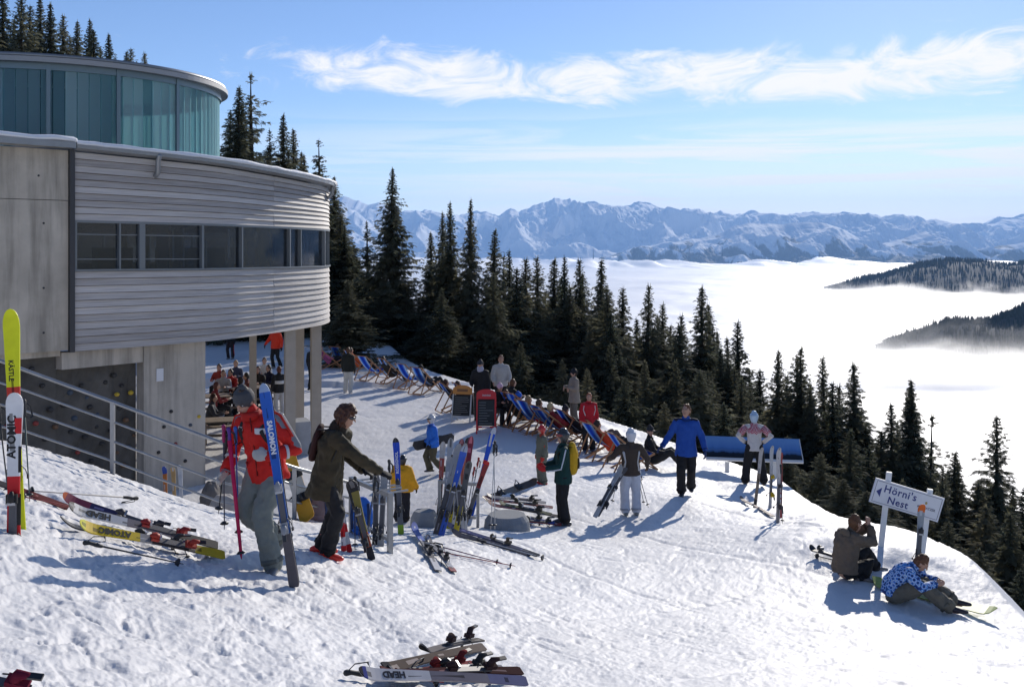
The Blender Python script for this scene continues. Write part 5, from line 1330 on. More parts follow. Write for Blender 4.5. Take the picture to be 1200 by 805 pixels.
# 13 girl with white helmet
g, h = Hpx(739, 604, 505)
def girl(root, J, H):
    w = cloth((.62, .60, .58))
    for S_ in 'RL':
        sd = 1 if S_ == 'R' else -1
        q = MB(); q.loft([J['cst'] + Vector((sd * .155, -.035, .02)), J['wst'] + Vector((sd * .125, -.055, .03)), J['pel'] + Vector((sd * .15, -.04, .0))], [.035, .020, .035], [.075, .075, .085], (1, 0, 0), 8); q.build('white_side_panel', w, root)
        a, b, c = J['sh' + S_], J['el' + S_], J['wr' + S_]
        MB().loft([b + Vector((0, -.01, .03)), c + Vector((0, 0, .03))], [.036, .03], n=8).build('white_sleeve_panel', w, root)
person('girl in brown jacket with white side panels, white helmet and white trousers seen from behind', g, 355, h, pose(look=(-20, 4), elL=(-.36, .06, 1.20), wrL=(-.40, .26, 1.12), elR=(.36, .04, 1.16), wrR=(.40, .20, 1.02), knR=(.12, .02, .5), knL=(-.12, .02, .5), fgL=(-.2, .8, -.5)), (.065, .048, .038), (.60, .62, .68), (.22, .22, .20), (.10, .08, .06), [('shell', (.66, .67, .70))], v=.018, hair=None, bulk=1.12, legbulk=1.25, extra=girl)
GIRL = g
# 14 man in blue jacket
g, h = Hpx(804, 581, 475)
def blue14(root, J, H):
    for S_ in 'RL':
        a, b, c = J['sh' + S_], J['el' + S_], J['wr' + S_]; sd = 1 if S_ == 'R' else -1
        q = MB(); q.loft([a + Vector((-sd * .08, 0, .045)), a + Vector((sd * .0, 0, .03)), a.lerp(b, .6) + Vector((sd * .016, 0, .012))], [.055, .066, .052], n=9); remesh(q.build('dark_shoulder', cloth((.02, .022, .04)), root), .015, 1)
person('man in bright blue ski jacket and black trousers striding with arms spread', g, 188, h, pose(lean=-2, look=(20, -12), elR=(.33, -.02, 1.14), wrR=(.46, .16, .98), fgR=(.6, .5, -.5), elL=(-.30, -.03, 1.14), wrL=(-.36, .08, .91), knR=(.10, .14, .52), anR=(.09, .08, .10), knL=(-.10, .02, .50), anL=(-.10, -.22, .13)), (.02, .08, .36), (.018, .018, .02), (.045, .04, .045), (.02, .04, .12), hair=(.16, .06, .02), v=.016, face=1, bulk=1.1, legbulk=1.12, long=.06, extra=blue14)
# 15 man at the panorama board
g, h = Hpx(884, 573, 489)
def pano(root, J, H):
    q = MB(); q.loft([J['cst'] + Vector((0, -.008, .0)), J['cst'].lerp(J['nck'], .4), J['cst'].lerp(J['nck'], .8)], [.185, .188, .12], [.137, .13, .10], (1, 0, 0), 14)
    m = bpy.data.materials.new('knit_pattern'); m.use_nodes = True; nt = m.node_tree
    ck = nt.nodes.new('ShaderNodeTexChecker'); ck.inputs['Scale'].default_value = 34; ck.inputs[1].default_value = (.42, .06, .10, 1); ck.inputs[2].default_value = (.50, .36, .38, 1)
    tc = nt.nodes.new('ShaderNodeTexCoord'); nt.links.new(tc.outputs['Object'], ck.inputs[0]); nt.links.new(ck.outputs[0], nt.nodes['Principled BSDF'].inputs['Base Color']); nt.nodes['Principled BSDF'].inputs['Roughness'].default_value = .9
    remesh(q.build('patterned_yoke', m, root), .016, 1)
    for S_ in 'RL':
        a, b = J['sh' + S_], J['el' + S_]; band(root, 'patterned_sleeve', a, b, .05, .75, .084, m, 12)
person('man in white and red knitted sweater and pale blue helmet leaning on the panorama board', g, 8, h, pose(lean=6, elR=(.40, -.04, 1.20), wrR=(.22, .10, 1.02), fgR=(-.7, .3, -.3), elL=(-.40, -.04, 1.20), wrL=(-.22, .10, 1.02), fgL=(.7, .3, -.3), knR=(.17, .02, .5), anR=(.22, -.02, .10), knL=(-.17, .02, .5), anL=(-.22, -.02, .10)), (.62, .58, .55), BLK, (.05, .035, .03), BLK, [('shell', (.42, .55, .68))], v=.018, hair=None, legbulk=1.3, extra=pano)
# 16, 17 pair seated on the snow
def ground_seat(**kw):
    a = dict(pel=(0, 0, .16), wst=(0, .02, .30), cst=(0, .10, .49), nck=(0, .18, .65), hd=(0, .25, .79), hpR=(.09, .04, .13), hpL=(-.09, .04, .13), knR=(.13, .42, .38), anR=(.12, .58, .08), knL=(-.13, .40, .36), anL=(-.12, .56, .08),
             shR=(.185, .16, .60), shL=(-.185, .16, .60), elR=(.22, .34, .42), wrR=(.08, .50, .46), elL=(-.22, .34, .42), wrL=(-.08, .50, .46), fgR=(-.5, .8, .1), fgL=(.5, .8, .1))
    a.update(kw); return pose(**a)
g, _ = Hpx(990, 684, 600)
person('person in brown jacket seated on the snow by the sign, drinking with raised hand', g, 70, 1.50, ground_seat(wst=(0, .0, .32), cst=(0, .03, .52), nck=(0, .10, .69), hd=(0, .20, .83), look=(0, 4), shR=(.185, .08, .64), shL=(-.185, .08, .64), elR=(.20, .36, .58), wrR=(.05, .42, .77), fgR=(-.2, -.1, 1), elL=(-.2, .36, .58), wrL=(-.02, .44, .76), fgL=(.2, -.1, 1), knR=(.14, .34, .26), anR=(.14, .22, .07), toR=(.7, .6, 0), knL=(-.13, .50, .36), anL=(-.12, .66, .08)),
       (.16, .12, .085), (.022, .02, .022), (.16, .14, .13), None, hair=(.14, .06, .025), v=.014, bulk=1.3, legbulk=1.15, dh=.02, extra=lambda r, J, H: remesh(MB().loft([J['nck'] + Vector((0, -.10, -.04)), J['nck'] + Vector((0, -.10, .04))], [.13, .11], [.06, .05], (1, 0, 0), 10).build('hood', cloth((.17, .13, .09)), r), .015, 1))
P16 = g
def splash_material():
    m = bpy.data.materials.new('blue_print_fabric'); m.use_nodes = True; nt = m.node_tree; L = nt.links.new
    tc = nt.nodes.new('ShaderNodeTexCoord'); vo = nt.nodes.new('ShaderNodeTexVoronoi'); vo.inputs['Scale'].default_value = 17; L(tc.outputs['Object'], vo.inputs['Vector'])
    cr = nt.nodes.new('ShaderNodeValToRGB'); cr.color_ramp.interpolation = 'CONSTANT'; e = cr.color_ramp.elements
    e[0].color = (.015, .03, .10, 1); e[1].position = .26; e[1].color = (.06, .22, .68, 1)
    for p, c in ((.42, (.55, .66, .80, 1)), (.55, (.10, .32, .75, 1)), (.68, (.02, .05, .22, 1))):
        q = e.new(p); q.color = c
    L(vo.outputs['Distance'], cr.inputs[0]); L(cr.outputs[0], nt.nodes['Principled BSDF'].inputs['Base Color']); nt.nodes['Principled BSDF'].inputs['Roughness'].default_value = .7
    return m
g, _ = Hpx(1046, 708, 635)
p17 = person('person in blue and white splash print jacket bent over on a snowboard, legs stretched out', g, 118, 1.45, ground_seat(cst=(0, .15, .44), nck=(0, .27, .55), hd=(-.02, .40, .62), look=(0, 40), shR=(.19, .25, .50), shL=(-.19, .25, .50), elR=(.25, .44, .34), wrR=(.10, .60, .38), elL=(-.25, .44, .34), wrL=(-.08, .60, .38), knR=(.15, .44, .34), anR=(.15, .78, .10), knL=(-.12, .46, .30), anL=(-.12, .80, .12)),
       (.05, .2, .6), (.17, .15, .11), (.03, .02, .022), None, hair=(.13, .055, .025), v=.014, bulk=1.2, legbulk=1.35, dh=.02)
for c in p17.children:
    if c.name.startswith('jacket'): c.data.materials[0] = splash_material()
P17 = g
# 18, 19 figures seen under the curved storey
g, h = Hpx(323, 432, 372)
person('person in bright red jacket and black trousers walking away beneath the curved storey', g, 200, 1.75, pose(elR=(.34, 0, 1.16), wrR=(.46, .08, .98), elL=(-.30, 0, 1.14), wrL=(-.34, .08, .90), knR=(.1, .12, .5), anL=(-.1, -.22, .12)), (.75, .05, .02), BLK, (.2, .2, .2), BLK, v=.03, bulk=1.15)
g, h = Hpx(270, 421, 372)
person('person in black with red side stripe on the far snow, head hidden by the building', g, 190, 1.75, pose(knR=(.1, .12, .5)), BLK, (.03, .02, .022), (.2, .2, .2), BLK, v=.03, extra=lambda r, J, H: MB().loft([J['hpL'] + Vector((-.09, 0, 0)), J['knL'] + Vector((-.075, 0, 0)), J['anL'] + Vector((-.08, 0, .1))], [.02] * 3, n=6).build('red_stripe', cloth((.5, .03, .03)), r))
g, h = Hpx(366, 452, 402, 39)
person('person all in black standing in shade between the outer columns', g, 30, 1.72, pose(), BLK, BLK, BLK, BLK, hair=(.03, .02, .015), v=.03)
# 20 picnic guests
GUEST = 'guests at the picnic tables under the curved storey'
guests = [(250, 497, 31.5, 60, (.22, .03, .03), 'guest in dark red jacket and black trousers at the nearest picnic table', (.10, .03, .02), None),
          (262, 488, 34.5, 170, (.40, .38, .38), 'guest in pale jacket between two others at the picnic table', (.06, .03, .02), None),
          (272, 488, 34.8, 200, (.45, .03, .025), 'guest in red jacket with dark hair at the far side of the picnic table', (.03, .02, .015), None),
          (284, 494, 32.6, 300, (.02, .02, .022), 'guest in black jacket seated with back turned at the picnic table', (.03, .018, .015), None),
          (303, 486, 35.6, 180, (.03, .025, .02), 'guest with dark hair behind the man in the beanie', (.04, .02, .012), None),
          (317, 484, 36.0, 215, (.012, .012, .03), 'guest in dark blue jacket beside the thin rear column', (.03, .015, .01), None)]
guests += [(246, 500, 29.0, 80, (.05, .05, .06), 'guest in black leaning on the closest table, half behind the wall', (.05, .02, .012), None), (258, 482, 36.5, 190, (.30, .04, .03), 'guest in red far back beside the wall corner', (.05, .03, .02), None), (277, 482, 37.5, 180, (.05, .06, .10), 'guest in navy between the red and black jackets', (.30, .18, .08), None),
           (292, 490, 33.8, 250, (.16, .05, .04), 'guest in maroon with back to the camera', (.02, .015, .01), None), (310, 480, 38.5, 170, (.5, .48, .45), 'guest in white right behind the thin rear column', (.10, .05, .02), None)]
for (px, py, d, yw, jc, lab, hc, hat) in guests:
    x = (px - 600) / FPX * d
    person(lab, (x, d, zg(x, d)), yw, 1.72, seated(), jc, BLK, BLK, None, hair=hc, v=.028, group=GUEST)
g, h = Hpx(327, 494, 446, 33)
person('person in black and white jacket standing by the rounded front column', g, 330, 1.6, pose(), (.02, .02, .022), (.45, .45, .46), BLK, BLK, hair=(.10, .03, .02), v=.025, extra=lambda r, J, H: band(r, 'white_chest_band', J['wst'], J['cst'], .3, .9, .188, cloth((.6, .6, .6)), 12))
# ------------------------------------------------------------------ skis, poles, boards
M_EDGE = mat('steel_edge', (.35, .35, .36), .35, metal=.8)
M_BIND = mat('binding_plastic', (.025, .025, .028), .4)
M_SILVER = mat('binding_silver', (.42, .42, .43), .35, metal=.6)
SHEEN = [.5, .25]
def paint(rgb): return mat('paint_%02x%02x%02x_%d' % (*[int(255 * c) for c in rgb], int(SHEEN[0] * 100)), rgb, SHEEN[0], spec=SHEEN[1], var=.10, nscale=9)
def ski_mesh(L, w, segs, curl=.07, base=(.02, .02, .022)):
    """board along +Z, top sheet towards +Y; segs = [(from, to, rgb)] along the length, tail to tip"""
    zs = sorted(set([0, .004, .02] + [i / 40 for i in range(2, 36)] + [.90, .925, .95, .97, .985, .995, 1.0] + [t for s in segs for t in s[:2]]))
    rg = random.Random(int(L * 7919 + len(segs) * 31 + sum(s[2][0] for s in segs) * 997))
    alt = []
    for s in segs:
        lum = sum(s[2]) / 3; q = rg.random()
        alt.append(tuple(min(.8, c * 2.2 + .10) for c in s[2]) if lum < .12 else (tuple(c * .35 for c in s[2]) if q < .6 else (.55, .55, .56)))
    mats = [paint(base), M_EDGE] + [paint(s[2]) for s in segs] + [paint(a) for a in alt]
    bars = sorted([(t, t + rg.uniform(.02, .09)) for t in [rg.uniform(.05, .97) for _ in range(7)]])
    vs = []; fs = []; mi = []
    def half(t):
        k = .92 - .24 * math.sin(math.pi * min(1, t / .92)) ** 1.0 + .12 * t
        if t > .92: k *= math.sqrt(max(0, 1 - ((t - .92) / .08) ** 2.4)) * .98 + .02
        if t < .02: k *= .80 + 10 * t
        return w / 2 * k
    th = .014
    for t in zs:
        y = curl * max(0, (t - .86) / .14) ** 2 + .012 * math.sin(math.pi * t)
        hw = half(t); tt = th * (1 - .55 * abs(2 * t - 1))
        o1 = .45 + .25 * math.sin(9 * t + L * 40); o2 = -.15 + .35 * math.sin(7 * t + L * 11)
        for (x, yy) in ((-hw, y), (hw, y), (hw, y + tt * .35), (hw * .94, y + tt + .004), (hw * .94 * o1, y + tt + .004), (hw * .94 * min(o2, o1 - .1), y + tt + .004), (-hw * .94, y + tt + .004), (-hw, y + tt * .35)): vs.append((x, yy, t * L))
    k = 8
    for i in range(len(zs) - 1):
        tm = (zs[i] + zs[i + 1]) / 2
        si = next((j for j, s in enumerate(segs) if s[0] <= tm <= s[1]), 0) + 2
        for j in range(k):
            j2 = (j + 1) % k
            fs.append((i * k + j, (i + 1) * k + j, (i + 1) * k + j2, i * k + j2)); mi.append(0 if j == 0 else (1 if j in (1, 7) else (si + len(segs) if j == 4 and any(a <= tm <= b for a, b in bars) else si)))
    fs.append(tuple(range(k))); mi.append(0); e = (len(zs) - 1) * k; fs.append(tuple(e + j for j in reversed(range(k)))); mi.append(0)
    mb = MB(); mb.v = vs; mb.f = fs; mb.m = mi; mb.s = [False] * len(fs)
    return mb.mesh('ski_board', mats)
def binding_meshes(L, w, rgb=(.03, .03, .03), bpos=.36):
    m = [M_BIND, paint(rgb), M_SILVER]; z0 = bpos * L
    plate = MB().box((0, .034, z0 + .05), (w * .46, .014, .40)).mesh('binding_plate', mat('plate_grey', (.10, .10, .11), .5))
    toe = MB()
    toe.box((0, .066, z0 + .22), (w * .64, .034, .07), mi=1); toe.loft([(0, .085, z0 + .20), (0, .098, z0 + .235), (0, .080, z0 + .27)], [.026, .028, .015], [.014, .020, .012], (1, 0, 0), 8, mi=1)
    toe.bar((-.03, .085, z0 + .185), (.03, .085, z0 + .185), .02, .02, mi=2)
    heel = MB()
    heel.box((0, .064, z0 - .13), (w * .58, .03, .10), mi=1); heel.loft([(0, .075, z0 - .12), (0, .115, z0 - .125), (0, .125, z0 - .17)], [.026, .026, .018], [.03, .022, .012], (1, 0, 0), 8, mi=1)
    heel.bar((0, .12, z0 - .15), (0, .135, z0 - .235), .03, .012, (0, 1, 0), mi=0)
    br = MB()
    for sx in (-1, 1): br.loft([(sx * w * .34, .05, z0 - .05), (sx * w * .56, .03, z0 - .09), (sx * w * .58, -.045, z0 - .16)], [.004] * 3, n=5); br.box((sx * w * .58, -.04, z0 - .155), (.012, .03, .03))
    return plate, toe.mesh('toe_piece', m), heel.mesh('heel_piece', m), br.mesh('ski_brake', m[0])
def ski(label, tail, tip, face, segs, w=.095, L=None, bind=(.03, .03, .03), text=None, group=None, base=(.02, .02, .022), bury=0.0, curl=.07, logo=None, bpos=.36):
    tail = Vector(tail); tip = Vector(tip); d = tip - tail
    L = L or d.length
    M = frame(tail - unit(d) * bury, d, Vector(face).cross(d) * -1)
    # local: Z along the ski, Y = face side
    z = unit(d); y = perp(z, face); x = y.cross(z)
    M = Matrix.Identity(4)
    for i in range(3): M[i][0] = x[i]; M[i][1] = y[i]; M[i][2] = z[i]; M[i][3] = (tail - z * bury)[i]
    o = thing('ski', label, 'ski', M=M, group=group)
    put('ski_board', ski_mesh(L + bury, w, segs, curl, base), o)
    if bind is not None:
        p, t, h, b = binding_meshes(L + bury, w, bind, bpos)
        for n_, me in (('binding_plate', p), ('toe_piece', t), ('heel_piece', h), ('ski_brake', b)): put(n_, me, o)
    for tx in (text or ()):
        s, t, size, rgb, flip = tx[:5]; off = tx[5] if len(tx) > 5 else 0.0
        me = text_mesh('lettering', s, size, paint(rgb), .0008, tx[6] if len(tx) > 6 else .003)
        # run the words along the ski, following its bend
        LL = L + bury; zz = t * LL
        surf = lambda u: .012 * math.sin(math.pi * u) + .014 * (1 - .55 * abs(2 * u - 1)) + .0055 + curl * max(0, (u - .86) / .14) ** 2
        yb = surf(t)
        for vv in me.vertices: vv.co.z += surf(min(1, max(0, (zz + flip * vv.co.x) / LL))) - yb
        Q = Matrix.Identity(4)
        a = Vector((0, 0, flip)); n = Vector((0, 1, 0)); c = n.cross(a)
        for i in range(3): Q[i][0] = a[i]; Q[i][1] = c[i]; Q[i][2] = n[i]
        Q[0][3] = off; Q[1][3] = yb; Q[2][3] = zz
        put('lettering', me, o, Q)
    for lg in (logo or ()):
        t, size, rgb, off = lg
        zz = t * (L + bury); yb = .012 * math.sin(math.pi * t) + .014 * (1 - .55 * abs(2 * t - 1)) + .0055
        MB().box((off, yb, zz), (size[0], .002, size[1])).build('printed_patch', paint(rgb), o)
    return o
def pole(label, tip, top, rgb=(.6, .6, .62), grip=(.03, .03, .03), group=None, r=.008, strap=True):
    tip = Vector(tip); top = Vector(top); d = unit(top - tip); L = (top - tip).length
    M = frame(tip, d, (1, 0, 0.3))
    o = thing('ski_pole', label, 'ski pole', M=M, group=group)
    MB().loft([(0, 0, 0), (0, 0, .06), (0, 0, L - .1)], [.003, r * .7, r], n=7, cap='flat').build('shaft', paint(rgb), o)
    MB().loft([(0, 0, L - .14), (0, 0, L - .10), (0, .006, L - .04), (0, 0, L)], [.014, .017, .015, .022], n=8).build('grip', mat('grip_%02x%02x%02x' % tuple(int(255 * c) for c in grip), grip, .6), o)
    MB().loft([(0, 0, .055), (0, 0, .075)], [.042, .020], n=10, cap='flat').build('basket', M_BIND, o)
    if strap:
        MB().loft([(0, .012, L - .01), (.03, .05, L - .05), (.035, .07, L - .14), (.0, .055, L - .17), (-.02, .03, L - .10), (0, .012, L - .015)], [.010] * 6, [.003] * 6, (1, 0, 0), 6).build('strap', M_BIND, o)
    return o
def snowboard(label, a, b, face, rgb, L=None, w=.27, bind=True, group=None, rgb2=None):
    a = Vector(a); b = Vector(b); z = unit(b - a); y = perp(z, face); x = y.cross(z); L = L or (b - a).length
    M = Matrix.Identity(4)
    for i in range(3): M[i][0] = x[i]; M[i][1] = y[i]; M[i][2] = z[i]; M[i][3] = a[i]
    o = thing('snowboard', label, 'snowboard', M=M, group=group)
    vs = []; fs = []; mi = []; n = 26
    for i in range(n):
        t = i / (n - 1); e = abs(2 * t - 1); hw = w / 2 * (.88 + .12 * e) * (math.sqrt(max(0, 1 - max(0, (e - .80) / .20) ** 2.2)) * .97 + .03)
        yy = .07 * max(0, (e - .75) / .25) ** 2
        for (px, py) in ((-hw, yy), (hw, yy), (hw, yy + .012), (-hw, yy + .012)): vs.append((px, py, t * L))
    for i in range(n - 1):
        for j in range(4):
            j2 = (j + 1) % 4; fs.append((i * 4 + j, (i + 1) * 4 + j, (i + 1) * 4 + j2, i * 4 + j2)); mi.append(0 if j != 2 else (1 if .3 < i / n < .62 else 0))
    fs += [(0, 1, 2, 3), tuple((n - 1) * 4 + j for j in (3, 2, 1, 0))]; mi += [0, 0]
    mb = MB(); mb.v = vs; mb.f = fs; mb.m = mi; mb.s = [False] * len(fs); mb.build('board', [paint(rgb), paint(rgb2 or rgb)], o)
    if bind:
        for t in (.34, .66):
            q = MB(); z0 = t * L
            q.box((0, .022, z0), (.24, .018, .11)); q.loft([(.10, .03, z0 - .05), (.13, .12, z0), (.10, .03, z0 + .05)], [.012] * 3, n=6)
            q.loft([(-.02, .03, z0 - .055), (-.02, .10, z0), (-.02, .03, z0 + .055)], [.022] * 3, [.006] * 3, (1, 0, 0), 6); q.loft([(-.09, .03, z0 - .05), (-.09, .07, z0), (-.09, .03, z0 + .05)], [.018] * 3, [.006] * 3, (1, 0, 0), 6)
            q.build('snowboard_binding', M_BIND, o)
    return o
def up_from(px, py, tpx, tpy, dd=0.0):
    """foot on the snow at (px, py), and a point above it seen at (tpx, tpy), dd metres farther off"""
    g = G(px, py); return g, at(tpx, tpy, g.y + dd)
def lie(px, py, h=.02):
    g = G(px, py); return Vector((g.x, g.y, g.z + h))
CAM = Vector((0, -1, .12))
YEL, RED_, BLU, WHT, DRK, GRY, PUR, OLV = (.78, .80, .02), (.60, .02, .025), (.02, .09, .50), (.72, .72, .72), (.03, .03, .035), (.30, .31, .33), (.10, .04, .22), (.16, .15, .05)

# --- skis planted upright in the bank
a, b = up_from(22, 616, 13, 362, .12)
ski('tall neon yellow ski planted upright in the bank, behind the red and white one', a, b, CAM + Vector((.25, 0, 0)), [(0, .40, YEL), (.40, .62, (.05, .05, .05)), (.62, .665, (.62, .05, .03)), (.665, 1, YEL)], .125, text=[('KÄSTLE', .735, .050, (.02, .02, .02), -1, .012, .001)], logo=[(.62, (.05, .05), RED_, .01)], bury=.12, curl=.03)
a, b = up_from(28, 622, 27, 456, .0)
ski('red ski with white rounded tip and black lettering planted upright in the bank', a + Vector((0, -.16, 0)), b + Vector((.015, -.16, 0)), CAM + Vector((.2, 0, 0)), [(0, .50, RED_), (.50, 1, WHT)], .125, text=[('ATOMIC', .735, .085, (.02, .02, .02), 1, .014, .003)], logo=[(.60, (.022, .20), (.02, .02, .02), -.045), (.80, (.05, .12), RED_, -.030), (.30, (.03, .24), (.03, .03, .03), -.04)], bury=.15, curl=.02, bpos=.20)
gk = 'poles stuck in the bank beside the upright skis'
a, b = up_from(10, 585, -2, 475, .1); pole('black pole with red basket end leaning left of the yellow ski', a, b, (.05, .05, .05), group=gk)
a, b = up_from(35, 590, 28, 470, .2); pole('dark green and silver pole close behind the red and white ski', a, b, (.10, .14, .12), group=gk)
# --- pile lying on the bank
ski('dark purple ski with red edge print lying farthest up the bank pile', lie(220, 636, .05), lie(72, 596, .09), (.05, -.55, .8), [(0, .42, (.08, .05, .16)), (.42, .78, (.06, .05, .12)), (.78, .97, (.28, .06, .09)), (.97, 1, (.6, .12, .03))], .10, bind=(.05, .05, .06))
ski('white tipped grey ski with black lettering lying in the middle of the bank pile', lie(255, 646, .06), lie(76, 611, .10), (.05, -.6, .75), [(0, .3, DRK), (.3, .62, (.20, .18, .20)), (.62, .96, (.58, .58, .58)), (.96, 1, DRK)], .102, bind=(.35, .03, .03), text=[('HEAD', .80, .085, (.03, .03, .03), 1, 0, .004)])
ski('yellow ski with black lettering lying lowest in the bank pile', lie(263, 657, .06), lie(88, 626, .07), (.05, -.7, .7), [(0, .22, (.55, .42, .03)), (.22, .52, (.05, .04, .04)), (.52, .60, (.30, .30, .30)), (.60, .95, (.72, .50, .02)), (.95, 1, (.65, .62, .04))], .102, bind=(.45, .05, .03), text=[('ATOMIC', .76, .075, (.03, .03, .03), 1, 0, .004)])
ski('black ski lying flat under the yellow one', lie(250, 652, .02), lie(66, 618, .03), (.05, -.2, 1), [(0, 1, DRK)], .094, bind=(.05, .05, .05))
ski('brown and red ski running off to the edge behind the planted skis', lie(80, 599, .06), lie(-40, 566, .06), (0, -.3, 1), [(0, .6, (.20, .04, .03)), (.6, 1, (.10, .08, .07))], .09, bind=None)
gk = 'poles lying in the bank pile'
pole('silver pole lying along the top of the bank pile', lie(30, 585, .06), lie(160, 604, .16), (.4, .38, .36), group=gk)
pole('red and grey pole lying just under the silver one', lie(20, 590, .04), lie(140, 622, .12), (.32, .08, .07), group=gk)
pole('black pole with big strap under the yellow ski', lie(215, 662, .02), lie(100, 640, .06), (.08, .08, .08), group=gk)
# --- what the man in red carries: blue skis and poles
cr = Matrix.Rotation(-R(202), 3, 'Z')
s_tip = at(309, 449, RED_ORG.y - .40); s_tail = at(345, 688, RED_ORG.y - .62)
fc = Vector((.10, -1, .05))
ski('long blue ski with white lettering held upright by the man in red', s_tail, s_tip, fc, [(0, .26, (.10, .09, .10)), (.26, .50, (.03, .10, .32)), (.50, .955, (.02, .11, .48)), (.955, 1, (.25, .35, .55))], .102, bind=(.30, .31, .33), text=[('SALOMON', .73, .062, (.75, .75, .78), -1, 0, .003)], logo=[(.92, (.05, .05), (.55, .6, .7), .0)], curl=.04)
off = -unit(fc) * .030
ski('second blue ski of the carried pair, base to base with the lettered one', s_tail + off, s_tip + off, -fc, [(0, .26, (.10, .09, .10)), (.26, 1, (.02, .11, .48))], .102, bind=(.30, .31, .33), curl=.04)
gk = 'bundle in the right hand of the man in red'
pole('thick pink and red pole pointing down from the hand of the man in red', at(283, 655, RED_ORG.y - .12), at(268, 503, RED_ORG.y - .10), (.62, .02, .10), (.10, .03, .25), r=.022, group=gk)
pole('purple and pink pole held in the bundle beside the red jacket', at(263, 620, RED_ORG.y + .1), at(262, 500, RED_ORG.y), (.10, .10, .12), (.35, .02, .12), group=gk)
pole('blue gripped pole in the bundle, nearest the red jacket', at(280, 630, RED_ORG.y + .05), at(276, 502, RED_ORG.y - .02), (.05, .12, .40), (.05, .15, .55), group=gk)
pole('dark pole with black strap hanging outermost in the bundle', at(256, 602, RED_ORG.y + .15), at(266, 512, RED_ORG.y + .05), (.03, .03, .03), group=gk)
# --- ski racks
M_RACK = mat('rack_steel', (.30, .31, .32), .4, metal=.7, var=.1)
def rack(label, pa, pb, hgt, group):
    A_ = G(*pa); B_ = G(*pb); o = thing('ski_rack', label, 'ski rack', A_, 0, group); d = B_ - A_; u = Vector((0, 0, 1))
    MB().bar(Vector((0, 0, -.1)), u * hgt, .06, .05, d).build('upright', M_RACK, o); MB().bar(d + u * -.1, d + u * hgt, .06, .05, d).build('upright', M_RACK, o)
    MB().bar(u * (hgt - .03) + unit(d) * .03, d + u * (hgt - .03) - unit(d) * .03, .05, .05).build('top_rail', M_RACK, o); MB().bar(u * .16 + unit(d) * .03, d + u * .16 - unit(d) * .03, .05, .04).build('bottom_rail', M_RACK, o)
    n = 6
    for i in range(n):
        p = d * ((i + .7) / (n + .4)) + u * (hgt - .03); w = perp(d, (0, 0, 1)).cross(unit(d)); MB().bar(p + w * .03, p + w * .30, .02, .02).build('peg', M_RACK, o)
    return o
rack('grey steel ski rack beside the woman in red boots', (412, 625), (457, 648), .72, None)
rack('grey steel ski rack behind the bundle of standing skis', (515, 615), (560, 618), .75, None)
# skis in and against the rack by the woman
gk = 'skis around the rack by the woman'
a, b = up_from(436, 657, 413, 562, .25); ski('olive and gold ski leaning towards the woman, black tail', a, b, CAM + Vector((-.2, 0, 0)), [(0, .16, DRK), (.16, .34, (.45, .10, .04)), (.34, .85, (.26, .22, .06)), (.85, 1, DRK)], .10, bind=(.05, .05, .05), group=gk)
a, b = up_from(432, 650, 410, 566, .42); ski('dark ski just behind the olive and gold one', a, b, CAM, [(0, 1, (.06, .055, .05))], .10, bind=(.06, .05, .05), group=gk)
a, b = up_from(446, 642, 451, 552, .2); ski('plain silver grey ski standing in the rack by the yellow jacket', a, b, CAM, [(0, 1, (.33, .34, .35))], .094, bind=(.08, .08, .09), group=gk)
a, b = up_from(440, 640, 441, 556, .3); ski('silver grey ski with dark tail in the rack under the black glove', a, b, CAM, [(0, .2, DRK), (.2, 1, (.28, .28, .29))], .094, bind=(.08, .08, .09), group=gk)
a, b = up_from(470, 626, 464, 513, .3); ski('royal blue ski standing before the child in yellow, grey green tail', a, b, CAM, [(0, .10, (.25, .40, .03)), (.10, .52, (.14, .15, .16)), (.52, .95, (.02, .07, .48)), (.95, 1, DRK)], .094, bind=(.05, .05, .05), group=gk, text=[('ROSSIGNOL', .74, .055, (.7, .7, .75), 1, 0, .002)])
a, b = up_from(403, 648, 400, 580, .2); ski('short red and white ski standing behind the woman\'s legs', a, b, CAM, [(0, .1, RED_), (.1, .25, WHT), (.25, .5, RED_), (.5, 1, (.5, .5, .52))], .07, bind=None, group=gk)
a, b = up_from(410, 648, 396, 570, .3); ski('white ski with red bands leaning behind the woman\'s knee', a, b, CAM, [(0, .12, RED_), (.12, .3, WHT), (.3, .42, RED_), (.42, 1, (.5, .5, .52))], .07, bind=None, group=gk)
gp = 'poles around the rack by the woman'
a, b = up_from(416, 648, 416, 560, .2); pole('thin black pole standing straight by the rack', a, b, (.05, .05, .05), group=gp)
a, b = up_from(459, 640, 456, 540, .2); pole('dark pole with tall black grip under the woman\'s glove', a, b, (.25, .25, .26), group=gp)
a, b = up_from(428, 645, 440, 560, .3); pole('dark pole slanting across the rack', a, b, (.12, .12, .13), group=gp)
a, b = up_from(383, 630, 378, 588, .2)
# bag hung on the rack
def bag(label, px, py, rgb, s=1.0):
    g = G(px, py); o = thing('backpack', label, 'backpack', g); q = MB()
    q.loft([(0, 0, .10 * s), (0, 0, .30 * s), (0, .01, .52 * s), (0, .03, .62 * s)], [.19 * s, .21 * s, .19 * s, .12 * s], [.11 * s, .13 * s, .11 * s, .06 * s], (1, 0, 0), 12)
    remesh(q.build('pack_body', cloth(rgb), o), .018, 1, .02)
    for sx in (-1, 1): MB().loft([(sx * .09, -.05, .58 * s), (sx * .11, -.15, .42 * s), (sx * .11, -.12, .16 * s)], [.02] * 3, [.007] * 3, (1, 0, 0), 6).build('strap', cloth((.03, .05, .12)), o)
    MB().loft([(0, -.11, .2 * s), (0, -.11, .38 * s)], [.13 * s, .12 * s], [.05, .04], (1, 0, 0), 8).build('pocket', cloth(tuple(c * .7 for c in rgb)), o)
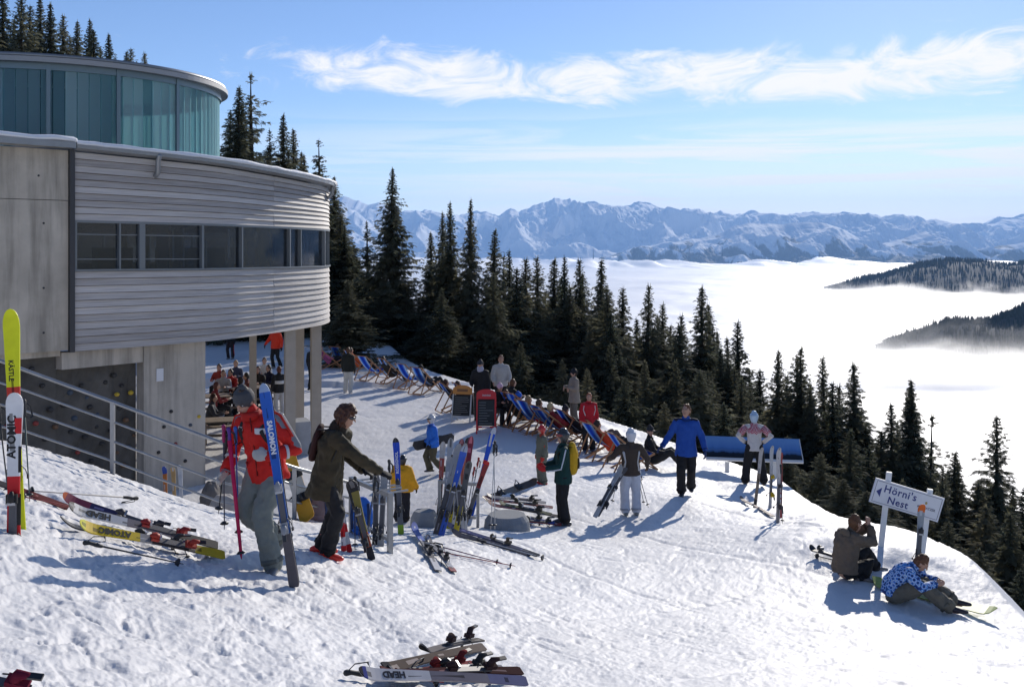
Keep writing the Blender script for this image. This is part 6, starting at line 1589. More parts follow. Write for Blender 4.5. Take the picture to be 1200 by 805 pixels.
bag('bright blue backpack standing in the ski rack by the woman', 424, 628, (.04, .17, .62), .72)
# --- things behind the railing foot
a, b = up_from(362, 612, 350, 574, .2); snowboard('yellow and white snowboard leaning behind the railing foot', a, a + (b - a) * 1.6, CAM, (.62, .32, .03), 1.05, .22, True, None, (.6, .58, .5))
bag('grey and pink rucksack behind the railing foot', 375, 610, (.24, .19, .22), .9)
# by the wall
gw = at(212, 581, 15.2); gw.z = zg(gw.x, gw.y)
gk = 'short skis leaning at the concrete wall'
def wall_ski(px, top, d, lab, segs):
    x = (px - 600) / FPX * d; g = Vector((x, d, zg(x, d))); ski(lab, g, at(px - 3, top, d + .35), CAM, segs, .10, bind=None, group=gk)
wall_ski(214, 545, 20.5, 'white ski with black print against the concrete wall', [(0, .35, DRK), (.35, 1, (.6, .6, .6))])
wall_ski(206, 548, 20.8, 'orange and white ski next to the white one at the concrete wall', [(0, .4, (.5, .2, .05)), (.4, 1, (.55, .35, .15))])
wall_ski(196, 547, 21.0, 'slim orange ski against the concrete wall, blue tip', [(0, .85, (.55, .18, .04)), (.85, 1, (.05, .1, .4))])
def rock(label, px, py, d, r, rgb, seed, group):
    x = (px - 600) / FPX * d; g = Vector((x, d, zg(x, d))); rng = random.Random(seed)
    o = MB().ball((0, 0, 0), 1, 12).build('boulder', mat('limestone_%d' % int(rgb[0] * 100), rgb, .9, var=.3, nscale=3, bump=.5, bscale=9))
    me = o.data
    for v_ in me.vertices:
        f_ = 1 + .22 * float(vnoise(np.array([v_.co.x * 1.7 + seed]), np.array([v_.co.y * 1.7 + v_.co.z * 2.1]), seed)[0]); v_.co = Vector((v_.co.x * r[0] * f_, v_.co.y * r[1] * f_, v_.co.z * r[2] * f_))
    me.polygons.foreach_set('use_smooth', [False] * len(me.polygons))
    o.location = g + Vector((0, 0, r[2] * .55)); o.rotation_euler = (0, 0, rng.uniform(0, 6))
    tag(o, label, 'boulder', group)
RB = 'boulders at the end of the concrete wall'
for (px, py, d, r, c, lab) in ((262, 560, 20.5, (.30, .3, .34), .42, 'pale upright boulder past the end of the concrete wall'), (266, 578, 19.6, (.42, .34, .26), .45, 'broad pale boulder beside the railing'), (252, 582, 19.0, (.26, .2, .22), .20, 'small brown boulder at the foot of the pale ones'), (247, 566, 21.0, (.22, .25, .42), .16, 'dark reddish boulder next to the wall corner'), (272, 545, 22.5, (.35, .3, .4), .36, 'grey boulder partly hidden by the man in red'), (262, 588, 18.4, (.4, .25, .15), .3, 'flat brown boulder lowest by the railing')):
    rock(lab, px, py, d, r, (c, c * .92, c * .84), int(px * 3 + py), RB)
# --- central bundle of skis
gk = 'skis standing in the central bundle'
bundle = [(517, 628, 545, 522, .30, [(0, .30, (.03, .09, .42)), (.30, .55, (.18, .2, .26)), (.55, .72, (.03, .10, .48)), (.72, .93, (.05, .12, .50)), (.93, 1, (.35, .4, .5))], 'grey and blue ski standing foremost in the central bundle'),
          (511, 626, 538, 520, .40, [(0, .5, (.10, .09, .09)), (.5, 1, (.33, .34, .36))], 'silver ski beside the grey and blue one in the central bundle'),
          (514, 612, 519, 518, .5, [(0, .4, DRK), (.4, .8, (.42, .10, .08)), (.8, 1, (.5, .48, .46))], 'red and pale ski on the outer side of the central bundle'),
          (526, 620, 536, 526, .6, [(0, .6, (.55, .42, .02)), (.6, 1, (.25, .2, .1))], 'narrow yellow ski inside the central bundle'),
          (531, 622, 545, 520, .5, [(0, .55, (.5, .5, .5)), (.55, .85, (.5, .16, .10)), (.85, 1, (.3, .3, .3))], 'white ski with orange middle inside the central bundle'),
          (540, 618, 552, 512, .6, [(0, .5, (.08, .08, .08)), (.5, 1, (.22, .03, .05))], 'dark red ski rising to the back of the central bundle'),
          (536, 616, 548, 514, .75, [(0, 1, (.06, .06, .065))], 'black ski rising at the back of the central bundle'),
          (545, 624, 538, 528, .4, [(0, .6, (.55, .55, .55)), (.6, 1, (.45, .12, .08))], 'white ski crossing to the other side in the central bundle'),
          (541, 624, 534, 524, .3, [(0, 1, (.50, .50, .50))], 'slim white ski crossing in front of the central bundle'),
          (522, 616, 528, 514, .55, [(0, .5, (.10, .10, .11)), (.5, 1, (.40, .41, .43))], 'grey ski with dark tail wedged inside the central bundle'),
          (529, 614, 541, 516, .8, [(0, .5, (.3, .28, .25)), (.5, .9, (.45, .36, .25)), (.9, 1, (.2, .05, .05))], 'sand coloured ski at the far side of the central bundle'),
          (534, 625, 550, 540, .25, [(0, .4, (.5, .4, .03)), (.4, 1, (.12, .12, .12))], 'short black and yellow ski low in the central bundle'),
          (519, 622, 527, 535, .35, [(0, .6, (.06, .06, .08)), (.6, 1, (.3, .32, .36))], 'dark ski with silver front in the central bundle')]
for (px, py, tx, ty, dd, sg, lab) in bundle:
    a, b = up_from(px, py, tx, ty, dd); ski(lab, a, b, CAM + Vector((.15, 0, 0)), sg, .10, bind=(.06, .055, .05), group=gk, bury=.05)
a, b = up_from(549, 616, 579, 500, .25); ski('long bright blue ski leaning out of the central bundle, white tip print', a, b, CAM + Vector((.3, 0, 0)), [(0, .10, (.3, .4, .6)), (.10, .62, (.015, .09, .55)), (.62, .66, (.55, .03, .03)), (.66, .93, (.015, .09, .55)), (.93, 1, (.45, .5, .6))], .094, bind=None, logo=[(.945, (.05, .06), (.6, .62, .66), .0)])
a, b = up_from(543, 618, 571, 540, .18); ski('dark red tipped ski leaning against the long bright blue one', a, b, CAM + Vector((.3, 0, 0)), [(0, .6, (.25, .22, .2)), (.6, .95, (.28, .04, .04)), (.95, 1, (.6, .04, .04))], .095, bind=(.05, .05, .05))
gp = 'pale poles standing at the concrete cone'
a = at(575, 620, 15.1); b = at(580, 518, 15.3); pole('white pole leaning at the concrete cone, the one with the taller black grip', a, b, (.62, .6, .56), group=gp)
a = at(580, 620, 15.1); b = at(579, 522, 15.35); pole('white pole beside its twin at the concrete cone', a, b, (.62, .6, .56), group=gp)
gp = 'poles standing in the central bundle'
for (px, py, tx, ty, lab) in ((541, 612, 549, 538, 'thin black pole between the bundle and the blue ski'), (545, 612, 556, 548, 'black pole with red tipped grip next to the leaning blue ski'), (548, 610, 561, 537, 'second red tipped pole next to the leaning blue ski'), (531, 622, 534, 530, 'white pole inside the central bundle'), (525, 620, 530, 534, 'yellow shafted pole inside the central bundle')):
    a, b = up_from(px, py, tx, ty, .3); pole(lab, a, b, (.06, .06, .06) if 'black' in lab or 'second' in lab else ((.6, .58, .55) if 'white' in lab else (.6, .45, .03)), (.45, .05, .04) if 'red' in lab else (.03, .03, .03), group=gp)
# concrete weights
def cone_weight(label, px, py, r0, r1, hgt, n=16, tilt=0):
    g = G(px, py); o = MB().loft([(0, 0, -.08), (0, 0, hgt * .6), (0, 0, hgt)], [r0, (r0 + r1) / 2 + .02, r1], n=n, cap='flat', smooth=False).build('concrete_weight', mat('grey_cast_concrete', (.27, .28, .29), .85, var=.12, bump=.2))
    o.location = g + Vector((0, 0, .0)); o.rotation_euler = (R(tilt), 0, .3); tag(o, label, 'concrete weight')
cone_weight('smooth grey concrete cone holding the central bundle of skis', 594, 620, .40, .30, .24, 24)
cone_weight('angular grey concrete block left of the central bundle', 497, 617, .24, .17, .26, 6, 0)
# lying pile beyond the cone
gk = 'skis lying in the pile beyond the concrete cone'
for i, (pa, pb, hh, sg, lab) in enumerate((((654, 612), (572, 600), .10, [(0, .5, (.12, .10, .08)), (.5, 1, (.28, .10, .09))], 'brown ski lying at the back of the pile'), ((648, 606), (568, 598), .16, [(0, 1, (.26, .07, .06))], 'red ski on top of the pile'), ((650, 617), (580, 606), .06, [(0, .6, (.02, .06, .34)), (.6, 1, (.3, .3, .32))], 'blue ski lying across the front of the pile'),
                          ((658, 617), (590, 613), .03, [(0, .6, (.3, .06, .05)), (.6, 1, (.3, .28, .26))], 'red and grey ski tail poking out by the green jacketed skier'), ((622, 619), (575, 612), .05, [(0, 1, DRK)], 'short black ski at the front of the pile'), ((640, 603), (570, 597), .20, [(0, 1, (.35, .33, .32))], 'grey ski on the very top of the pile'), ((646, 611), (585, 601), .13, [(0, 1, (.14, .14, .06))], 'olive ski in the middle of the pile'))):
    ski(lab, lie(*pa, hh), lie(*pb, hh + .02), (0, -.25, 1), sg, .10, bind=(.06, .06, .05), group=gk)
# loose skis in front
gk = 'loose skis lying in front of the central bundle'
ski('blue ski with white tail lying towards the camera', lie(514, 670, .02), lie(484, 626, .10), (.25, -.2, 1), [(0, .22, (.5, .5, .52)), (.22, .6, (.06, .06, .07)), (.6, 1, (.03, .08, .36))], .10, bind=(.05, .05, .05), group=gk)
ski('slim grey and red ski beside the blue one on the snow', lie(532, 672, .02), lie(500, 640, .06), (.25, -.2, 1), [(0, .1, (.3, .05, .05)), (.1, .4, (.4, .4, .44)), (.4, 1, (.08, .08, .10))], .09, bind=(.05, .05, .05), group=gk)
ski('long navy ski lying with its black tail furthest out', lie(631, 655, .05), lie(524, 622, .06), (.1, -.35, 1), [(0, .16, DRK), (.16, .55, (.06, .06, .12)), (.55, 1, (.05, .06, .18))], .10, bind=(.10, .08, .06), group=gk)
ski('dark ski lying under the long navy one', lie(622, 652, .02), lie(530, 628, .02), (.1, -.35, 1), [(0, 1, (.06, .06, .08))], .10, bind=None, group=gk)
gp = 'poles lying in front of the central bundle'
pole('red shafted pole lying longest across the snow', lie(604, 668, .04), lie(506, 648, .05), (.30, .05, .06), group=gp)
pole('blue and red pole lying beside the red shafted one', lie(588, 664, .04), lie(504, 644, .07), (.16, .06, .16), group=gp)
pole('white pole lying along the long navy ski', lie(640, 658, .04), lie(560, 636, .04), (.6, .6, .6), group=gp)
# snowboard on the snow beyond, board under the child's arm
snowboard('brown snowboard lying on the snow behind the pale poles', lie(566, 590, .04), lie(604, 576, .06), (0, -.25, 1), (.10, .07, .05), 1.2, .26, True, None, (.30, .24, .18))
g4, h4 = CHILD4
c_ = Vector((g4.x, g4.y, g4.z + .52 * h4)); sdir = Vector((.96, .10, .20)).normalized()
snowboard('dark snowboard carried level by the child in the blue jacket', c_ - sdir * .50 + Vector((0, .20, 0)), c_ + sdir * .52 + Vector((0, .20, 0)), (0, 1, .3), (.035, .035, .04), None, .25, True)
# --- bottom pile
SHEEN[:] = [.9, .05]     # matte, hardly any gloss, so the sun leaves less glare
gk = 'skis and poles in the near pile'
ski('white ski with black lettering lying lowest in the near pile', lie(617, 806, .05), lie(416, 808, .07), (0, -.62, .78), [(0, .25, (.16, .16, .26)), (.25, .6, (.20, .18, .20)), (.6, .95, (.55, .53, .53)), (.95, .975, (.05, .06, .22)), (.975, 1, DRK)], .092, bind=None, text=[('HEAD', .80, .065, (.05, .05, .06), 1, 0, .003)], group=gk, curl=.05)
ski('black ski with red edge lying behind the white one', lie(611, 797, .06), lie(440, 803, .06), (0, -.5, .86), [(0, .5, (.05, .02, .02)), (.5, 1, (.10, .04, .04))], .09, bind=(.05, .03, .03), group=gk)
ski('brown grey ski with black rounded tip slanting up through the near pile', lie(567, 764, .04), lie(442, 801, .09), (.1, -.72, .7), [(0, .2, (.16, .13, .11)), (.2, .90, (.12, .095, .08)), (.90, 1, DRK)], .092, bind=None, group=gk, curl=.05)
ski('white edged ski topmost of the near pile, bindings up', lie(564, 759, .05), lie(468, 790, .11), (.1, -.12, 1), [(0, .4, (.12, .11, .10)), (.4, 1, (.20, .18, .17))], .09, bind=(.06, .04, .04), group=gk, L=1.15)
ski('dark red ski under the slanting ones', lie(556, 782, .03), lie(460, 806, .05), (.1, -.4, .9), [(0, 1, (.20, .05, .05))], .088, bind=(.2, .03, .03), group=gk)
ski('black ski with grey tail squeezed into the near pile', lie(590, 788, .03), lie(450, 801, .04), (.05, -.3, .95), [(0, .3, (.25, .24, .25)), (.3, 1, (.05, .045, .05))], .088, bind=(.05, .05, .05), group=gk)
pole('red and white pole with black basket in the near pile', lie(569, 784, .05), lie(480, 800, .09), (.55, .42, .40), group=gk)
pole('red pole handle sticking out on the outer side of the near pile', lie(520, 808, .05), lie(406, 798, .05), (.40, .05, .05), group=gk)
# corner
gk = 'skis in the bottom corner'
ski('black ski with dark red binding at the very corner', lie(4, 822, .02), lie(-110, 812, .04), (.1, -.5, .85), [(0, 1, (.05, .02, .02))], .09, bind=(.16, .02, .04), group=gk, bpos=.16)
ski('red edged ski beside the corner ski', lie(0, 832, .02), lie(-110, 820, .04), (.1, -.5, .85), [(0, 1, (.25, .03, .05))], .09, bind=None, group=gk)
# --- skis planted by the panorama board
SHEEN[:] = [.5, .25]
gk = 'skis planted in the snow by the panorama board'
for (px, py, tx, ty, dd, sg, lab, bd) in ((884, 598, 892, 524, .2, [(0, .2, DRK), (.2, .6, (.20, .16, .12)), (.6, 1, (.45, .42, .40))], 'brown grey ski planted first by the man at the panorama board', None), (902, 600, 904, 522, .2, [(0, .7, (.40, .40, .41)), (.7, 1, (.50, .50, .50))], 'pale ski planted in the middle by the panorama board', (.5, .35, .02)),
                                      (911, 612, 912, 524, .1, [(0, .5, (.35, .33, .32)), (.5, 1, (.55, .52, .50))], 'pale ski planted nearest by the panorama board', (.06, .05, .05)), (914, 608, 914, 530, .3, [(0, 1, (.35, .08, .07))], 'red ski planted behind the nearest pale one', None)):
    a, b = up_from(px, py, tx, ty, dd); ski(lab, a, b, CAM + Vector((.5, 0, 0)), sg, .095, bind=bd, group=gk, bury=.08, curl=.04)
a, b = up_from(917, 614, 915, 545, .1); pole('thin dark pole planted beside the skis at the panorama board', a, b, (.10, .09, .09), strap=False)
ski('ski lying flat between the planted skis and the panorama board', lie(906, 608, .03), lie(868, 588, .03), (0, 0, 1), [(0, 1, (.16, .10, .08))], .09, bind=None)
# --- girl's skis and poles
gk = 'skis and poles of the girl in white trousers'
d_ = GIRL.y
ski('white and black ski slanting from the girl\'s side to the snow', at(697, 606, d_ - .75), at(729, 547, d_ - .2), CAM + Vector((-.6, 0, 0)), [(0, .5, (.55, .55, .56)), (.5, 1, (.4, .4, .4))], .10, bind=(.05, .05, .05), group=gk)
ski('dark ski of the slanting pair at the girl\'s side', at(700, 604, d_ - .70), at(732, 548, d_ - .15), CAM + Vector((-.6, 0, 0)) * -1, [(0, 1, (.08, .08, .09))], .10, bind=(.05, .05, .05), group=gk)
pole('dark pole hanging from the girl\'s hand, outer one', at(760, 595, d_ - .1), at(748, 553, d_ + .1), (.08, .08, .09), group=gk)
pole('dark pole hanging from the girl\'s hand, inner one', at(755, 592, d_ - .1), at(747, 554, d_ + .12), (.08, .08, .09), group=gk)
pole('silver pole planted behind the girl\'s slanting skis', at(717, 590, d_ + .1), at(727, 545, d_ + .1), (.3, .3, .3), group=gk)
# --- by the sign
P = G(1078, 672)
ski('silver ski with orange tip propped upright against the sign', G(1074, 672), at(1080, 590, G(1074, 672).y + .12), CAM + Vector((-.1, 0, 0)), [(0, .35, (.10, .09, .09)), (.35, .88, (.36, .38, .39)), (.88, 1, (.75, .16, .03))], .096, bind=(.05, .05, .05))
snowboard('pale green snowboard lying under the person in the splash print jacket', lie(1022, 690, .02), lie(1096, 712, .03), (.1, -.2, 1), (.28, .36, .08), 1.5, .26, False, None, (.35, .38, .12))
ski('black ski lying behind the person in the brown jacket', lie(990, 668, .04), lie(950, 650, .05), (0, 0, 1), [(0, 1, DRK)], .10, bind=(.05, .05, .05))
pole('black pole lying beside the ski behind the person in brown', lie(954, 655, .04), lie(995, 672, .06), (.04, .04, .04))

# ------------------------------------------------------------------ sign with arrow
def trail_sign():
    d = G(1060, 660).y + .25
    c = [at(1024, 559, d), at(1104, 583, d), at(1101, 612, d), at(1021, 588, d)]
    ctr = (c[0] + c[1] + c[2] + c[3]) / 4; ux = unit((c[1] - c[0]) + (c[2] - c[3])); uz = unit((c[0] - c[3]) + (c[1] - c[2])); uz = (uz - ux * ux.dot(uz)).normalized(); n = ux.cross(uz)
    W = ((c[1] - c[0]).length + (c[2] - c[3]).length) / 2; Hh = ((c[0] - c[3]).length + (c[1] - c[2]).length) / 2
    M = Matrix.Identity(4)
    for i in range(3): M[i][0] = ux[i]; M[i][1] = uz[i]; M[i][2] = n[i]; M[i][3] = ctr[i]
    if n.y > 0: raise ValueError
    o = thing('trail_sign', 'white board sign with arrow reading Hörni\'s Nest on two white posts', 'sign', M=M)
    mw = mat('sign_white', (.80, .80, .82), .45, var=.04, nscale=5); mp = mat('post_white', (.80, .81, .80), .5, var=.06); navy = mat('sign_navy', (.03, .05, .22), .5)
    MB().box((0, 0, 0), (W, Hh, .03)).build('board', mw, o)
    fr = mat('sign_frame', (.22, .22, .26), .5); t = .006; i_ = .026
    for (x, y, w, h) in ((0, Hh / 2 - i_, W - 2 * i_ - t, t), (0, -Hh / 2 + i_, W - 2 * i_ - t, t)): MB().box((x, y, .0165), (w, h, .003)).build('border_line', fr, o)
    for x in (-W / 2 + i_, W / 2 - i_): MB().box((x, 0, .0165), (t, Hh - 2 * i_ + t, .003)).build('border_line', fr, o)
    ax = -W / 2 + .085
    MB().prism([(ax - .035, 0), (ax + .03, -.065), (ax + .03, .065)], .0152, .0175).build('arrow', navy, o)
    put('lettering', text_mesh('lettering', "Hörni's", .145, navy, .001, .002, 1.1), o, Matrix.Translation((-.115, .062, .017)))
    put('lettering', text_mesh('lettering', 'Nest', .140, navy, .001, .002, 1.1), o, Matrix.Translation((-.115, -.078, .017)))
    put('lettering', text_mesh('lettering', 'MECKATZER', .046, fr, .001, .0012), o, Matrix.Translation((W * .29, -.035, .017)))
    MB().ball((W * .27, .035, .016), (.018, .022, .003), 8).build('emblem', mat('emblem_gold', (.45, .34, .10), .5), o)
    Mi = M.inverted()
    for (tp, ft) in (((1042, 553), (1031, 648)), ((1090, 573), (1079, 680))):
        a = Mi @ (at(*tp, d + .055)); g = G(ft[0], ft[1]); b = Mi @ Vector((at(ft[0], ft[1], d + .055).x, d + .055, zg(at(ft[0], ft[1], d + .055).x, d + .055) - .15))
        MB().bar(b, a, .065, .05, (0, 0, 1)).build('post', mp, o)
trail_sign()

# ------------------------------------------------------------------ panorama board
def panorama_print():
    m = bpy.data.materials.new('panorama_print'); m.use_nodes = True; nt = m.node_tree; N = nt.nodes.new; L = nt.links.new; b = nt.nodes['Principled BSDF']
    tc = N('ShaderNodeTexCoord'); sp = N('ShaderNodeSeparateXYZ'); L(tc.outputs['Object'], sp.inputs[0])
    n = N('ShaderNodeTexNoise'); n.noise_dimensions = '1D'; n.inputs['Scale'].default_value = 4.5; n.inputs['Detail'].default_value = 6; L(sp.outputs['X'], n.inputs['W'])
    ad = N('ShaderNodeMath'); ad.operation = 'MULTIPLY_ADD'; ad.inputs[1].default_value = -.16; L(n.outputs[0], ad.inputs[0]); L(sp.outputs['Y'], ad.inputs[2])
    cr = N('ShaderNodeValToRGB'); e = cr.color_ramp.elements; e[0].position = .0; e[0].color = (.006, .008, .012, 1); e[1].position = .48; e[1].color = (.10, .24, .55, 1)
    for p, c in ((.20, (.010, .016, .03, 1)), (.22, (.04, .10, .24, 1)), (.34, (.10, .20, .42, 1)), (.36, (.06, .16, .42, 1)), (.8, (.16, .32, .62, 1))):
        q = e.new(p); q.color = c
    mr = N('ShaderNodeMapRange'); mr.inputs[1].default_value = -.36; mr.inputs[2].default_value = .24; L(ad.outputs[0], mr.inputs[0]); L(mr.outputs[0], cr.inputs[0])
    L(cr.outputs[0], b.inputs['Base Color']); b.inputs['Roughness'].default_value = .35
    return m
def panorama():
    d = 26.3; c = [at(826, 511, d + .22), at(937, 515, d + .22), at(940, 539, d - .2), at(826, 536, d - .2)]
    ctr = (c[0] + c[1] + c[2] + c[3]) / 4; ux = unit(c[1] - c[0]); uz = unit(c[0] - c[3]); uz = (uz - ux * ux.dot(uz)).normalized(); n = ux.cross(uz); W = (c[1] - c[0]).length; Hh = (c[0] - c[3]).length
    M = Matrix.Identity(4)
    for i in range(3): M[i][0] = ux[i]; M[i][1] = uz[i]; M[i][2] = n[i]; M[i][3] = ctr[i]
    o = thing('panorama_board', 'long tilted panorama board with blue mountain print on white posts', 'information board', M=M)
    mw = mat('board_white_metal', (.66, .67, .68), .4)
    MB().box((0, 0, .0), (W, Hh, .02)).build('printed_panel', panorama_print(), o)
    MB().box((0, -Hh / 2 - .035, .005), (W + .02, .066, .06)).build('ledge', mw, o)
    for x in (-W / 2 - .012, W / 2 + .012): MB().box((x, 0, 0), (.02, Hh, .035)).build('end_trim', mw, o)
    Mi = M.inverted()
    for px in (852, 908):
        p = at(px, 538, d); g = Vector((p.x, p.y, zg(p.x, p.y) - .2)); a = Mi @ Vector((p.x, p.y, p.z - .06)); MB().bar(Mi @ g, a, .09, .09, (1, 0, 0)).build('post', mw, o)
panorama()

# ------------------------------------------------------------------ menu boards
def menu_board(label, px, py, yaw, frame_rgb, head_rgb, arch, hgt, wid, logo):
    g = G(px, py); o = thing('menu_board', label, 'menu board', g, -R(yaw) + math.pi)
    fm = mat('frame_%02x%02x%02x' % tuple(int(255 * c) for c in frame_rgb), frame_rgb, .5); hm = mat('head_%02x%02x%02x' % tuple(int(255 * c) for c in head_rgb), head_rgb, .45); ch = mat('chalk_panel', (.022, .024, .024), .7, var=.3, nscale=9)
    tilt = R(12)
    T = Matrix.Translation((0, -.28, 0)) @ Matrix.Rotation(-tilt, 4, 'X')     # front leaf, face towards -Y
    def lb(name, c, s, m): return MB().box(None, s, M=T @ Matrix.Translation(c)).build(name, m, o)
    z0 = .16
    lb('chalk_panel', (0, 0, z0 + .05 + (hgt - .30 - z0) / 2), (wid - .08, .014, hgt - .30 - z0 - .04), ch)
    for sx in (-1, 1): lb('frame_stile', (sx * (wid / 2 - .02), 0, (hgt - .24) / 2 + .0), (.04, .026, hgt - .24), fm)
    lb('frame_rail', (0, 0, z0 + .035), (wid - .085, .026, .05), fm)
    n = 14; pts = [(-wid / 2, hgt - .24), (wid / 2, hgt - .24)] + [(wid / 2 * math.cos(math.pi * i / n), hgt - .10 + (.14 if arch else .06) * math.sin(math.pi * i / n)) for i in range(n + 1)]
    vs = [T @ Vector((x, -.014, z)) for x, z in pts] + [T @ Vector((x, .014, z)) for x, z in pts]; k = len(pts)
    MB().add(vs, [tuple(range(k)), tuple(reversed(range(k, 2 * k)))] + [(i, i + k, (i + 1) % k + k, (i + 1) % k) for i in range(k)]).build('head_panel', hm, o)
    wm = mat('logo_white', (.7, .7, .7), .5)
    if logo == 'script':
        q = MB()
        for i in range(7): q.loft([T @ Vector((-.11 + .034 * i, -.018, hgt - .155 + .02 * (i % 2))), T @ Vector((-.095 + .034 * i, -.018, hgt - .115 + .012 * ((i + 1) % 2))), T @ Vector((-.078 + .034 * i, -.018, hgt - .155))], [.007] * 3, n=5)
        q.build('logo_script', wm, o)
        lb('foot_label', (0, -.014, z0 + .035), (wid * .4, .004, .025), wm)
    else:
        lb('printed_patch', (0, -.0155, hgt - .12), (wid * .55, .003, .08), mat('patch_brown', (.22, .10, .04), .6))
    rr = random.Random(int(px))
    for r in range(9):
        w = (wid - .16) * rr.uniform(.45, 1); lb('chalk_line', (-(wid - .16 - w) / 2, -.0085, hgt - .34 - r * (hgt - .56) / 9), (w, .002, .011), mat('chalk', (.28, .28, .27), .9))
    T2 = Matrix.Translation((0, .28, 0)) @ Matrix.Rotation(tilt, 4, 'X')
    for sx in (-1, 1): MB().box(None, (.035, .024, hgt - .2), M=T2 @ Matrix.Translation((sx * (wid / 2 - .02), 0, (hgt - .2) / 2))).build('rear_leg', fm, o)
    MB().box(None, (wid - .08, .012, hgt - .42), M=T2 @ Matrix.Translation((0, 0, (hgt - .42) / 2 + .20))).build('rear_panel', ch, o)
menu_board('white framed menu board with orange top and chalk panel', 543, 494, 195, (.55, .55, .54), (.60, .25, .05), True, 1.12, .62, 'patch')
menu_board('bright red menu board with arched top and white script', 570, 506, 182, (.60, .02, .02), (.62, .02, .02), True, 1.22, .56, 'script')

# ------------------------------------------------------------------ deckchairs
M_WOOD = mat('varnished_beech', (.40, .19, .08), .45, var=.18, nscale=7)
def sling_material():
    m = bpy.data.materials.new('striped_canvas'); m.use_nodes = True; nt = m.node_tree; N = nt.nodes.new; L = nt.links.new; b = nt.nodes['Principled BSDF']; out = nt.nodes['Material Output']
    tc = N('ShaderNodeTexCoord'); sp = N('ShaderNodeSeparateXYZ'); L(tc.outputs['Object'], sp.inputs[0])
    ab = N('ShaderNodeMath'); ab.operation = 'ABSOLUTE'; L(sp.outputs['X'], ab.inputs[0]); ml = N('ShaderNodeMath'); ml.operation = 'DIVIDE'; ml.inputs[1].default_value = .235; L(ab.outputs[0], ml.inputs[0])
    cr = N('ShaderNodeValToRGB'); cr.color_ramp.interpolation = 'CONSTANT'; e = cr.color_ramp.elements; e[0].color = (.03, .10, .46, 1); e[1].position = .36; e[1].color = (.08, .26, .66, 1)
    for p, c in ((.56, (.18, .36, .66, 1)), (.72, (.58, .64, .70, 1)), (.86, (.10, .26, .62, 1)), (.94, (.55, .62, .68, 1))):
        q = e.new(p); q.color = c
    L(ml.outputs[0], cr.inputs[0]); L(cr.outputs[0], b.inputs['Base Color']); b.inputs['Roughness'].default_value = .85
    tl = N('ShaderNodeBsdfTranslucent'); L(cr.outputs[0], tl.inputs['Color']); mx = N('ShaderNodeMixShader'); mx.inputs[0].default_value = .62
    L(b.outputs[0], mx.inputs[1]); L(tl.outputs[0], mx.inputs[2]); L(mx.outputs[0], out.inputs['Surface'])
    return m
M_SLING = sling_material()
def deckchair_proto(label, group):
    o = thing('deckchair', label, 'deckchair', group=group)
    A_, B_ = Vector((0, -.64, .97)), Vector((0, .52, .03)); C_, D_ = Vector((0, .46, .43)), Vector((0, -.52, .03))
    for sx in (-1, 1):
        X = Vector((sx * .29, 0, 0)); X2 = Vector((sx * .255, 0, 0)); X3 = Vector((sx * .322, 0, 0))
        MB().bar(A_ + X, B_ + X, .028, .045).build('back_rail', M_WOOD, o); MB().bar(C_ + X2, D_ + X2, .028, .045).build('seat_rail', M_WOOD, o)
        MB().bar(A_.lerp(B_, .26) + X3, Vector((sx * .322, -.70, .03)), .024, .035).build('prop', M_WOOD, o)
    for (p, w, n_) in ((A_, .55, 'top_bar'), (B_, .55, 'foot_bar'), (C_, .48, 'front_bar'), (D_, .48, 'rear_bar'), (Vector((0, -.70, .03)), .62, 'prop_bar')): MB().tube(p - Vector((w / 2, 0, 0)), p + Vector((w / 2, 0, 0)), .016, 7).build(n_, M_WOOD, o)
    n = 16; vs = []; fs = []
    for i in range(n):
        t = i / (n - 1); p0, p1, p2 = Vector((0, -.64, .985)), Vector((0, -.06, .0)), Vector((0, .47, .445)); p = p0 * (1 - t) ** 2 + p1 * 2 * t * (1 - t) + p2 * t * t
        for x in (-.235, -.12, 0, .12, .235): vs.append((x, p.y, p.z - .012 * (1 - (x / .235) ** 2) * math.sin(math.pi * t)))
    for i in range(n - 1):
        for j in range(4): fs.append((i * 5 + j, i * 5 + j + 1, (i + 1) * 5 + j + 1, (i + 1) * 5 + j))
    s = MB().add(vs, fs, 0, True).build('canvas_sling', M_SLING, o); sd = s.modifiers.new('thickness', 'SOLIDIFY'); sd.thickness = .003
    return o
DG = 'blue striped deckchairs along the terrace edge'
